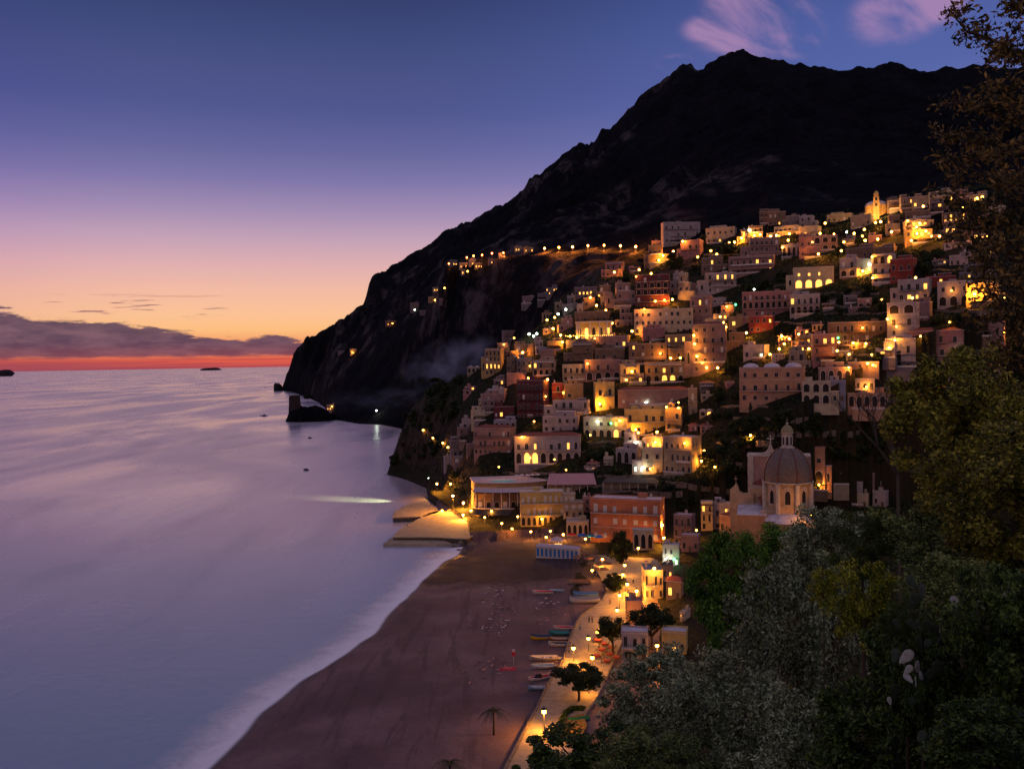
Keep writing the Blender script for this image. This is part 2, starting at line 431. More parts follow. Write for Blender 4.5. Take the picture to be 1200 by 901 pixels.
# thin streak clouds above the bank
n3 = t.noise(t.scale(t.comb(az, dz, 7.0), (16.0, 230.0, 1.0)), 1.0, 4, 0.55)
band = t.math('MULTIPLY', t.smooth(dz, 0.050, 0.060), t.smooth(dz, 0.080, 0.068))
stk = t.math('MULTIPLY', t.math('MULTIPLY', band, t.smooth(n3, 0.56, 0.63)), t.math('MULTIPLY', t.smooth(az, -0.50, -0.46), t.smooth(az, -0.30, -0.33)))
sky = t.mix(t.math('MULTIPLY', stk, 0.8), sky, (*srgb(134, 88, 104), 1))
# pink wisps high on the right
def blob(px, py, rx, ry, amt):
    a, e = azel(px, py); zz = math.sin(math.atan(e))
    u = t.math('DIVIDE', t.math('SUBTRACT', az, a), rx); v = t.math('DIVIDE', t.math('SUBTRACT', dz, zz), ry)
    # sheared along the wind
    u2 = t.math('ADD', t.math('MULTIPLY', u, 0.85), t.math('MULTIPLY', v, 0.5)); v2 = t.math('SUBTRACT', t.math('MULTIPLY', v, 0.85), t.math('MULTIPLY', u, 0.5))
    d = t.math('SQRT', t.math('ADD', t.math('MULTIPLY', u, u), t.math('MULTIPLY', v, v)))
    return t.math('MULTIPLY', t.smooth(d, 1.0, 0.15), amt)
b = blob(885, 28, 0.085, 0.045, 1.0)
for args in ((935, 45, 0.040, 0.024, 0.9), (840, 32, 0.05, 0.022, 0.8), (860, 6, 0.05, 0.035, 0.8), (1050, 18, 0.065, 0.035, 0.75), (1090, 2, 0.05, 0.03, 0.8), (790, 74, 0.03, 0.012, 0.5)):
    b = t.math('MAXIMUM', b, blob(*args))
wv = t.comb(t.math('ADD', az, t.math('MULTIPLY', dz, 0.5)), t.math('SUBTRACT', t.math('MULTIPLY', dz, 1.7), t.math('MULTIPLY', az, -0.5)), 0.0)
n4 = t.noise(wv, 9.0, 8, 0.56, 0.5)
wisp = t.math('MULTIPLY', t.smooth(b, 0.0, 0.55), t.smooth(n4, 0.38, 0.60))
sky = t.mix(t.math('MULTIPLY', wisp, 0.66), sky, (*srgb(186, 142, 182), 1))
st = t.n.new('ShaderNodeTexSky'); st.sky_type = 'NISHITA'; st.sun_disc = False
st.sun_elevation = R(-1.5); st.sun_rotation = R(-16); st.air_density = 1.0; st.dust_density = 1.5
bg1 = t.n.new('ShaderNodeBackground'); t.put(bg1.inputs[0], sky); bg1.inputs[1].default_value = 1.0
bg2 = t.n.new('ShaderNodeBackground'); t.put(bg2.inputs[0], st.outputs[0]); bg2.inputs[1].default_value = 0.01
ad = t.n.new('ShaderNodeAddShader'); t.l.new(bg1.outputs[0], ad.inputs[0]); t.l.new(bg2.outputs[0], ad.inputs[1])
wo = t.n.new('ShaderNodeOutputWorld'); t.l.new(ad.outputs[0], wo.inputs[0])
# the last of the sunset as one very weak, broad, low lamp
sl = bpy.data.lights.new('sun', 'SUN'); sl.energy = 0.11; sl.angle = R(60); sl.color = (1.0, 0.55, 0.46)
so = bpy.data.objects.new('sun', sl); COL.objects.link(so)
so.rotation_euler = Vector((math.sin(R(-16)) * -1, -math.cos(R(16)), -math.sin(R(3)))).to_track_quat('-Z', 'Y').to_euler()
scene.view_settings.view_transform = 'Standard'; scene.view_settings.look = 'None'
scene.view_settings.exposure = 0.0; scene.view_settings.gamma = 1.0; scene.view_settings.use_curve_mapping = False
cy = scene.cycles
cy.use_denoising = True
cy.max_bounces = 5; cy.diffuse_bounces = 2; cy.glossy_bounces = 2; cy.transmission_bounces = 2; cy.transparent_max_bounces = 8; cy.volume_bounces = 0
cy.sample_clamp_indirect = 3.0
cy.volume_step_rate = 4.0
try: cy.use_light_tree = True
except Exception: pass

# ------------------------------------------------------------------ ground, hills, mountain
azs = np.concatenate([np.arange(-700, 225, 14), np.arange(225, 322, 3), np.arange(322, 1240, 1.25), np.arange(1240, 1900, 14)])
azv = np.array([azel(px, 430)[0] for px in azs])
rs = np.concatenate([np.geomspace(2, 60, 26), np.linspace(62, 320, 150), np.linspace(321.5, 720, 250), np.linspace(725, 1200, 110), np.arange(1203, 1345, 4.0), np.geomspace(1352, 3650, 110)])
A, RR = np.meshgrid(azv, rs, indexing='ij')
X = RR * np.sin(A); Y = RR * np.cos(A)
ZZ = H(X.ravel(), Y.ravel()).reshape(X.shape)
verts = np.stack([X, Y, ZZ], -1).reshape(-1, 3)
na, nr = X.shape
ii, jj = np.meshgrid(np.arange(na - 1), np.arange(nr - 1), indexing='ij')
q = np.stack([ii * nr + jj, (ii + 1) * nr + jj, (ii + 1) * nr + jj + 1, ii * nr + jj + 1], -1).reshape(-1, 4)
fz = verts[q][:, :, 2]; fr = RR.reshape(-1)[q].mean(1); fc = verts[q].mean(1)
keep = fz.max(1) > -1.5
sdf, _b = coast_sd(fc[:, 0], fc[:, 1])
faz = np.arctan2(fc[:, 0], fc[:, 1])
isbeach = (fr < 470) & (fz.mean(1) < 3.15) & (faz < azel(790, 430)[0]) & (fr > 100)
Vr = np.interp(faz, LA[12][0], LA[12][1])
ismount = (fr > Vr) & ~isbeach
regions = {'beach': keep & isbeach, 'mountain': keep & ismount, 'hillside': keep & ~isbeach & ~ismount}

def ground_material():
    m = bpy.data.materials.new('hill_soil'); m.use_nodes = True; t = NT(m.node_tree); bs = t.n['Principled BSDF']
    g = t.n.new('ShaderNodeNewGeometry'); p = g.outputs['Position']; nz = t.sep(g.outputs['Normal'])[2]
    n1 = t.noise(p, 0.06, 8, 0.62); n2 = t.noise(p, 0.6, 6, 0.6)
    c = t.mix(t.smooth(n1, 0.4, 0.62), (0.012, 0.013, 0.008, 1), (0.030, 0.021, 0.013, 1))
    c = t.mix(t.smooth(n2, 0.42, 0.66), c, (0.016, 0.018, 0.008, 1))
    rock = t.smooth(nz, 0.62, 0.40)
    rk = t.mix(t.smooth(t.noise(t.scale(p, (1, 1, 0.35)), 0.25, 7, 0.65), 0.38, 0.64), (0.026, 0.017, 0.014, 1), (0.075, 0.050, 0.038, 1))
    c = t.mix(t.math('MULTIPLY', rock, 0.7), c, rk)
    t.put(bs.inputs['Base Color'], c); bs.inputs['Roughness'].default_value = 0.95; bs.inputs['Specular IOR Level'].default_value = 0.1
    t.put(bs.inputs['Normal'], t.bump(n2, 0.9, 0.8))
    return m

def mountain_material():
    m = bpy.data.materials.new('mountain_scrub_rock'); m.use_nodes = True; t = NT(m.node_tree); bs = t.n['Principled BSDF']
    g = t.n.new('ShaderNodeNewGeometry'); p = g.outputs['Position']; nz = t.sep(g.outputs['Normal'])[2]
    pf = t.scale(p, (1, 0.35, 1))
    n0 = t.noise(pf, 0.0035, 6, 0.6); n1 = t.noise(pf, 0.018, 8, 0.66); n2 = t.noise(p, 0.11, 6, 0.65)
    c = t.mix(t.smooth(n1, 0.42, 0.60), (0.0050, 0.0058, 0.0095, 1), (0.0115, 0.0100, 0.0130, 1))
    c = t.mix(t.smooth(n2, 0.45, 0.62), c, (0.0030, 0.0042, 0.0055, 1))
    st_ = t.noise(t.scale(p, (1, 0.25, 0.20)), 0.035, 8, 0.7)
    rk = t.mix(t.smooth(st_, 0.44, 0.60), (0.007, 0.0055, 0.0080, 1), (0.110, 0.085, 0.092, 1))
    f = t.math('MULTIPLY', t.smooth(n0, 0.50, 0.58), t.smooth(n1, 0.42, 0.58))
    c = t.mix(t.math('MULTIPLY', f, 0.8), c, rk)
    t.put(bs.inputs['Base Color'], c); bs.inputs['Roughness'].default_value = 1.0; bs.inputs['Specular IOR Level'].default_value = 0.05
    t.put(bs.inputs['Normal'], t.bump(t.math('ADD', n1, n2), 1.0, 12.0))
    return m

def beach_material():
    m = bpy.data.materials.new('beach_shingle'); m.use_nodes = True; t = NT(m.node_tree); bs = t.n['Principled BSDF']
    g = t.n.new('ShaderNodeNewGeometry'); p = g.outputs['Position']; xs, ys, zs = t.sep(p)[0:3]
    n1 = t.noise(p, 0.05, 6, 0.6); n2 = t.noise(p, 0.9, 6, 0.65); n3 = t.noise(p, 5.0, 3, 0.6)
    c = t.mix(t.smooth(n1, 0.35, 0.65), (0.185, 0.112, 0.115, 1), (0.120, 0.070, 0.074, 1))
    c = t.mix(t.math('MULTIPLY', t.smooth(n2, 0.52, 0.70), 0.5), c, (0.075, 0.045, 0.050, 1))
    c = t.mix(t.math('MULTIPLY', t.smooth(n3, 0.62, 0.75), 0.35), c, (0.24, 0.17, 0.17, 1))
    # wet strip at the water and a broad darker tongue at the far end
    wet = t.smooth(zs, 0.42, 0.06)
    c = t.mix(t.math('MULTIPLY', wet, 0.6), c, (0.035, 0.026, 0.030, 1))
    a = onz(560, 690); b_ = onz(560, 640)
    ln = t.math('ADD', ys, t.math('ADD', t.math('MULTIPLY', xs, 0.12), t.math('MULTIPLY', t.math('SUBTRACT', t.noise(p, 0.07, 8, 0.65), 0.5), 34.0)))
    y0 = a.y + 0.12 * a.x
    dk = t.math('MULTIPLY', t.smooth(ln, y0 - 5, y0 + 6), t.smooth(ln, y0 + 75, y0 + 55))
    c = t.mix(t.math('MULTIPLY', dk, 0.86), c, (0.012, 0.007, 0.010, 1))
    # raked vehicle tracks and drift lines
    tr_ = t.n.new('ShaderNodeMapping'); t.put(tr_.inputs[0], p); tr_.inputs[2].default_value = (0, 0, R(24)); tr_.inputs[3].default_value = (1.0, 0.10, 1)
    n5 = t.noise(tr_.outputs[0], 0.35, 5, 0.6, 0.4); n6 = t.noise(p, 0.02, 5, 0.6, 0.5)
    c = t.mix(t.math('MULTIPLY', t.smooth(n5, 0.52, 0.64), 0.55), c, (0.060, 0.036, 0.042, 1))
    c = t.mix(t.math('MULTIPLY', t.smooth(n6, 0.48, 0.62), 0.60), c, (0.070, 0.040, 0.046, 1))
    t.put(bs.inputs['Base Color'], c)
    t.put(bs.inputs['Roughness'], t.math('SUBTRACT', 0.9, t.math('MULTIPLY', wet, 0.5)))
    bs.inputs['Specular IOR Level'].default_value = 0.3
    t.put(bs.inputs['Normal'], t.bump(t.math('ADD', n2, t.math('MULTIPLY', n3, 0.3)), 0.6, 0.25))
    return m

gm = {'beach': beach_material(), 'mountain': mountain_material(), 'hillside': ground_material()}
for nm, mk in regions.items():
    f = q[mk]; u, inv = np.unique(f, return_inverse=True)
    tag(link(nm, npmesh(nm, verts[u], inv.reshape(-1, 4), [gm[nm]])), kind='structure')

# sea bed far below keeps the water opaque; the sea itself is one sheet to the horizon
def sea_material():
    m = bpy.data.materials.new('sea_water'); m.use_nodes = True; t = NT(m.node_tree); bs = t.n['Principled BSDF']
    g = t.n.new('ShaderNodeNewGeometry'); p = g.outputs['Position']
    pr = t.n.new('ShaderNodeMapping'); t.put(pr.inputs[0], p); pr.inputs[2].default_value = (0, 0, R(28)); pr.inputs[3].default_value = (1.0, 0.33, 1)
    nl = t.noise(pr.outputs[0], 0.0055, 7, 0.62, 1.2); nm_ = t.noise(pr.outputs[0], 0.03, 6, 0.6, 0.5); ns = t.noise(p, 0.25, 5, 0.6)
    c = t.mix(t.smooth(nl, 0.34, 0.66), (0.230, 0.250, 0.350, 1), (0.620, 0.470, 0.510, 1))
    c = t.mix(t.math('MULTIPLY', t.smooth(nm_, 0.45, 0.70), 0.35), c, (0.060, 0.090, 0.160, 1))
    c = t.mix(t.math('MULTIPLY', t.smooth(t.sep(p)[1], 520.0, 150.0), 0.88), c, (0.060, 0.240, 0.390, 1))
    t.put(bs.inputs['Base Color'], c)
    t.put(bs.inputs['Roughness'], t.math('ADD', 0.17, t.math('MULTIPLY', t.smooth(nl, 0.34, 0.66), 0.17)))
    bs.inputs['IOR'].default_value = 2.4
    bs.inputs['Specular IOR Level'].default_value = 0.5
    n8 = t.noise(t.scale(p, (1, .5, 1)), 0.9, 5, 0.65)
    h = t.math('ADD', t.math('MULTIPLY', nm_, 2.5), t.math('ADD', ns, t.math('MULTIPLY', n8, 0.5)))
    t.put(bs.inputs['Normal'], t.bump(h, 0.12, 0.8))
    return m
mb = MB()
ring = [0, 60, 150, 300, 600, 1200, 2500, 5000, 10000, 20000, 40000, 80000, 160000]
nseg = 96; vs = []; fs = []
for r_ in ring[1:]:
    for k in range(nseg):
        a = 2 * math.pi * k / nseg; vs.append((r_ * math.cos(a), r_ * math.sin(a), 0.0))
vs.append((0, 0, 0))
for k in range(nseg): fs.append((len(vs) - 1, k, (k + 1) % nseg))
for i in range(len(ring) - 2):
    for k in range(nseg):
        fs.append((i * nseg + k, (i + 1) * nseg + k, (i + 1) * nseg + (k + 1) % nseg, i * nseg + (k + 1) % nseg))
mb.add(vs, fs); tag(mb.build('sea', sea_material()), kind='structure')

# surf: soft long-exposure foam along the beach
def surf_material():
    m = bpy.data.materials.new('surf_foam'); m.use_nodes = True; t = NT(m.node_tree); bs = t.n['Principled BSDF']
    uv = t.n.new('ShaderNodeAttribute'); uv.attribute_name = 'shore'; sv = uv.outputs['Fac']
    g = t.n.new('ShaderNodeNewGeometry'); p = g.outputs['Position']
    n = t.noise(p, 0.12, 6, 0.62, 0.6); n2 = t.noise(p, 0.7, 5, 0.6)
    k = t.math('ADD', t.math('MULTIPLY', n, 0.65), t.math('MULTIPLY', n2, 0.35))
    core = t.math('MULTIPLY', t.smooth(t.math('ADD', sv, t.math('MULTIPLY', t.math('SUBTRACT', k, 0.5), 0.9)), 0.92, 0.10), t.smooth(sv, 0.0, 0.10))
    a = t.math('MULTIPLY', core, 0.92)
    bs.inputs['Base Color'].default_value = (0.86, 0.84, 0.92, 1); bs.inputs['Roughness'].default_value = 0.9
    t.put(bs.inputs['Alpha'], a)
    return m
pts = []
for i in range(NBE - 1):
    a = np.array(COAST_BEACH[i]); b = np.array(COAST_BEACH[i + 1]); n = max(2, int(np.linalg.norm(b - a) / 3))
    for k in range(n): pts.append(a + (b - a) * k / n)
pts.append(np.array(COAST_BEACH[-1])); pts = np.array(pts)
for _ in range(6): pts[1:-1] = (pts[:-2] + 2 * pts[1:-1] + pts[2:]) / 4
wob = fbm(np.arange(len(pts)) / 6.0, np.zeros(len(pts)), 77, 3) * 1.6
tan = np.gradient(pts, axis=0); tan /= np.linalg.norm(tan, axis=1)[:, None]
nor = np.stack([-tan[:, 1], tan[:, 0]], 1)      # seaward
sv_, vv = [], []
KS = 11
for i, p in enumerate(pts):
    for k in range(KS):
        s = k / (KS - 1); d = -3.5 + 17.0 * s + wob[i]
        q2 = p + nor[i] * d
        zz_ = max(0.02, hz(q2[0], q2[1]) + 0.16) if d < 2 else 0.02
        vv.append((q2[0], q2[1], zz_)); sv_.append(s)
ff = np.array([(i * KS + k, i * KS + k + 1, (i + 1) * KS + k + 1, (i + 1) * KS + k) for i in range(len(pts) - 1) for k in range(KS - 1)])
me = npmesh('surf', np.array(vv), ff, [surf_material()])
at = me.attributes.new('shore', 'FLOAT', 'POINT'); at.data.foreach_set('value', sv_)
tag(link('surf_water', me), kind='structure')

# ------------------------------------------------------------------ promenade and piers
M_pave = mat('promenade_paving', (0.34, 0.27, 0.20), 0.85, 0.3, 0.6, False, bump=0.4)
M_stone = mat('rubble_stone', (0.20, 0.15, 0.12), 0.95, 0.45, 0.9, True, bump=0.8)
M_conc = mat('pier_concrete', (0.36, 0.28, 0.20), 0.9, 0.3, 0.35, False, bump=0.5)
M_concd = mat('pier_wet_face', (0.10, 0.075, 0.06), 0.8, 0.4, 0.8, True, bump=0.5)
PZ = 3.4
def pixpoly(pp, z): return [tuple(onz(a, b, z).xy) for a, b in pp]
PROM = [(560, 960), (598, 890), (615, 857), (630, 829), (641, 804), (660, 774), (668, 748), (673, 735), (680, 722), (694, 712), (706, 702), (711, 692), (704, 675), (694, 662), (700, 650), (741, 652), (765, 652), (775, 664), (752, 676), (750, 706), (738, 722), (732, 745), (722, 765), (712, 790), (700, 815), (686, 835), (676, 860), (664, 900), (640, 960)]
mb = MB(); mb.prism(pixpoly(PROM, PZ), 1.0, PZ)
tag(mb.build('promenade_path', [M_pave]), kind='structure')
mb = MB()                                     # low kerb on the beach side
edge_ = [Vector((*p, PZ)) for p in pixpoly(PROM[0:10], PZ)]
for a, b in zip(edge_[:-1], edge_[1:]):
    d = (b - a).normalized(); nn = Vector((-d.y, d.x, 0)) * 0.25
    mb.prism([tuple((a + nn).xy), tuple((a - nn).xy), tuple((b - nn).xy), tuple((b + nn).xy)], PZ - 1.8, PZ + 0.35)
tag(mb.build('promenade_kerb', [M_stone]), kind='structure')
def pier(poly, top, name, label, lip=None):
    pw = pixpoly(poly, top); c = np.mean(pw, 0)
    root = empty(name, (c[0], c[1], 0)); tag(root, label, 'pier')
    m = MB(); m.prism([(p[0] - c[0], p[1] - c[1]) for p in pw], top - 0.45, top); m.build('deck', [M_conc], root)
    m = MB(); cc = [((p[0] - c[0]) * 0.985, (p[1] - c[1]) * 0.985) for p in pw]; m.prism(cc, -3, top - 0.45); m.build('wall_face', [M_concd], root)
    if lip:
        lw = pixpoly(lip, 1.0); m = MB(); m.prism([(p[0] - c[0], p[1] - c[1]) for p in lw], -3, 1.0); m.build('landing_step', [M_conc], root)
    for k in range(len(pw) - 2):
        a = np.array(pw[k]) - c; b = np.array(pw[k + 1]) - c; n = int(np.linalg.norm(b - a) / 9)
        for j in range(1, n):
            p = (a + (b - a) * j / n) * 0.96
            m = MB(); m.lathe([(0.0, top + 0.55), (0.28, top + 0.5), (0.2, top + 0.25), (0.24, top)], 8, 0, (p[0], p[1], 0)); m.build('bollard', [M_concd], root)
    return root
pier([(460, 629), (468, 620), (498, 603), (512, 598), (531, 600), (548, 607), (562, 622), (548, 631), (506, 629)], 2.4, 'stone_pier', 'larger stone landing pier lit orange, reaching from the cliff foot towards the sea', [(449, 637), (458, 630), (515, 631), (530, 637)])
pier([(460, 606), (462, 599), (480, 590), (498, 589), (512, 595), (514, 600), (497, 605)], 2.4, 'stone_pier', 'smaller stone pier behind the larger one, below the path lamps')
# ------------------------------------------------------------------ building kit
C = {
 'pink': (0.35, 0.19, 0.155), 'rose': (0.36, 0.16, 0.145), 'mauve': (0.24, 0.15, 0.145), 'white': (0.40, 0.315, 0.30), 'cream': (0.50, 0.38, 0.25),
 'ochre': (0.44, 0.26, 0.11), 'brown': (0.22, 0.13, 0.085), 'red': (0.26, 0.045, 0.035), 'salmon': (0.50, 0.255, 0.155), 'orange': (0.48, 0.17, 0.085),
 'grey': (0.20, 0.155, 0.155), 'yellow': (0.55, 0.38, 0.13), 'darkred': (0.125, 0.032, 0.034), 'violet': (0.27, 0.24, 0.30), 'buff': (0.36, 0.26, 0.17),
}
CW = {'pink': 'pink', 'rose': 'rose pink', 'mauve': 'mauve', 'white': 'white', 'cream': 'cream', 'ochre': 'ochre', 'brown': 'brown', 'red': 'red', 'salmon': 'salmon',
      'orange': 'orange red', 'grey': 'grey', 'yellow': 'yellow', 'darkred': 'dark red', 'violet': 'pale violet', 'buff': 'buff'}
WM = {k: mat('plaster_' + k, v, 0.9, 0.28, 0.35, True, bump=0.3) for k, v in C.items()}
M_roof = mat('lime_roof', (0.60, 0.52, 0.57), 0.9, 0.35, 0.5, False)
M_awnl = mat('cream_awning', (0.34, 0.27, 0.25), 0.8, 0.2, 1, False); M_awnl2 = mat('green_creeper', (0.025, 0.035, 0.012), 0.9, 0.4, 2, False, bump=.8)
M_tile = mat('terracotta_tiles', (0.24, 0.065, 0.045), 0.85, 0.4, 1.2, False, bump=0.5)
M_trim = mat('pale_trim', (0.60, 0.50, 0.46), 0.8, 0.2, 0.8, False)
M_frame = mat('window_frame_paint', (0.36, 0.29, 0.26), 0.6, 0.2, 1, False)
M_shut = mat('pale_shutters', (0.62, 0.55, 0.52), 0.6, 0.2, 2, False)
M_glass = mat('dark_glass', (0.010, 0.009, 0.012), 0.35, 0.1, 1, False, spec=0.15)
M_inner = mat('dark_interior', (0.022, 0.015, 0.014), 0.9, 0.2, 1, False)
M_lit = mat('lit_room', (0.8, 0.6, 0.3), 0.7, 0.1, 1, False, emit=(1.0, 0.42, 0.06), estr=2.4)
M_litc = mat('lit_room_cold', (0.8, 0.8, 0.7), 0.7, 0.1, 1, False, emit=(0.75, 1.0, 0.72), estr=2.0)
M_bulb = mat('lamp_globe', (1, 0.8, 0.5), 0.5, 0, 1, False, emit=(1.0, 0.42, 0.06), estr=9)
M_bulbr = mat('lamp_globe_orange', (1, 0.6, 0.3), 0.5, 0, 1, False, emit=(1.0, 0.20, 0.015), estr=4.5)
M_bulbw = mat('lamp_globe_white', (0.9, 1, 0.9), 0.5, 0, 1, False, emit=(0.85, 1.0, 0.80), estr=12)
M_bulbg = mat('lamp_globe_green', (0.3, 1, 0.4), 0.5, 0, 1, False, emit=(0.1, 1.0, 0.25), estr=4)
M_iron = mat('dark_iron', (0.025, 0.022, 0.022), 0.5, 0.2, 3, False)
M_wood = mat('weathered_wood', (0.16, 0.09, 0.05), 0.8, 0.4, 2, True)

def win_mesh(kind):
    b = MB()
    if kind in ('win', 'winl', 'winc'):
        b.box(-0.5, -0.42, -0.10, 0.02, 0, 1, 0); b.box(0.42, 0.5, -0.10, 0.02, 0, 1, 0)
        b.box(-0.42, 0.42, -0.10, 0.02, 0.93, 1, 0); b.box(-0.55, 0.55, -0.16, 0.02, -0.05, 0.0, 0)
        b.box(-0.42, 0.42, -0.03, 0.01, 0.0, 0.93, 1); b.box(-0.02, 0.02, -0.06, -0.031, 0.0, 0.93, 0)
    elif kind == 'shut':
        b.box(-0.46, -0.02, -0.10, 0.02, 0, 1, 0); b.box(0.02, 0.46, -0.10, 0.02, 0, 1, 0)
        b.box(-0.55, 0.55, -0.14, 0.02, -0.05, -0.005, 1)
    else:
        n = 10; pts = [(-0.5, 0), (0.5, 0), (0.5, 0.62)] + [(0.5 * math.cos(math.pi * k / n), 0.62 + 0.38 * math.sin(math.pi * k / n)) for k in range(1, n)] + [(-0.5, 0.62)]
        b.prismy(pts, -0.03, 0.02, 1)
        out = [(0.5 * math.cos(math.pi * k / n), 0.62 + 0.38 * math.sin(math.pi * k / n)) for k in range(n + 1)]
        for (p, q_) in zip(out[:-1], out[1:]):
            s_ = 1.14
            b.prismy([(p[0], p[1]), (p[0] * s_, 0.62 + (p[1] - 0.62) * 1.18), (q_[0] * s_, 0.62 + (q_[1] - 0.62) * 1.18), (q_[0], q_[1])], -0.12, 0.02, 0)
        b.box(-0.57, -0.5, -0.12, 0.02, 0, 0.62, 0); b.box(0.5, 0.57, -0.12, 0.02, 0, 0.62, 0)
    ms = {'win': [M_frame, M_glass], 'winl': [M_frame, M_lit], 'winc': [M_frame, M_litc], 'shut': [M_shut, M_frame], 'arch': [M_trim, M_inner], 'archl': [M_trim, M_lit]}[kind]
    return b.mesh(kind, ms)
WMESH = {k: win_mesh(k) for k in ('win', 'winl', 'winc', 'shut', 'arch', 'archl')}
b = MB(); b.box(-0.5, 0.5, -0.06, 0.02, 0, 1, 0); b.box(-0.56, -0.5, -0.10, 0.02, 0, 1.06, 1); b.box(0.5, 0.56, -0.10, 0.02, 0, 1.06, 1); b.box(-0.5, 0.5, -0.10, 0.02, 1.0, 1.06, 1)
DOORM = b.mesh('door', [M_wood, M_frame])
b = MB(); b.box(-0.45, 0.45, -0.4, 0.4, -1.5, 1.0, 0); b.box(-0.6, 0.6, -0.55, 0.55, 1.0, 1.15, 1)
CHIM = b.mesh('chimney', [M_trim, M_tile])

OBB = []        # buildings: cx, cy, rz, w, d, zbot, ztop
THINGS = []     # for the labels: object, px, py, base, unique label or None
LANDM = []      # (phrase, px, py)
def W(nm):
    return ['zero', 'one', 'two', 'three', 'four', 'five', 'six', 'seven', 'eight', 'nine', 'ten', 'eleven', 'twelve'][nm] if nm <= 12 else 'many'

def place_win(root, kind, x, z, ww, wh, yface, ang=0.0, off=None, name=None):
    me = DOORM if kind == 'door' else WMESH[kind]
    nm = name or ('door' if kind == 'door' else 'window')
    if off is None: loc = (x, yface, z)
    else: loc = off
    return link(nm, me, root, loc, (0, 0, ang), (ww, 1, wh))

def railing(parent, x0, x1, y0, y1, z, h=0.9, n=None):
    m = MB()
    m.box(x0, x1, y0, y0 + 0.06, z + h - 0.07, z + h)
    k = n or max(3, int((x1 - x0) / 0.5))
    for i in range(k + 1):
        xx = x0 + (x1 - x0) * i / k; m.box(xx - 0.03, xx + 0.03, y0, y0 + 0.05, z, z + h - 0.07)
    for xx in (x0, x1 - 0.06): m.box(xx, xx + 0.06, y0 + 0.06, y1, z + h - 0.07, z + h)
    m.build('railing', [M_iron], parent)

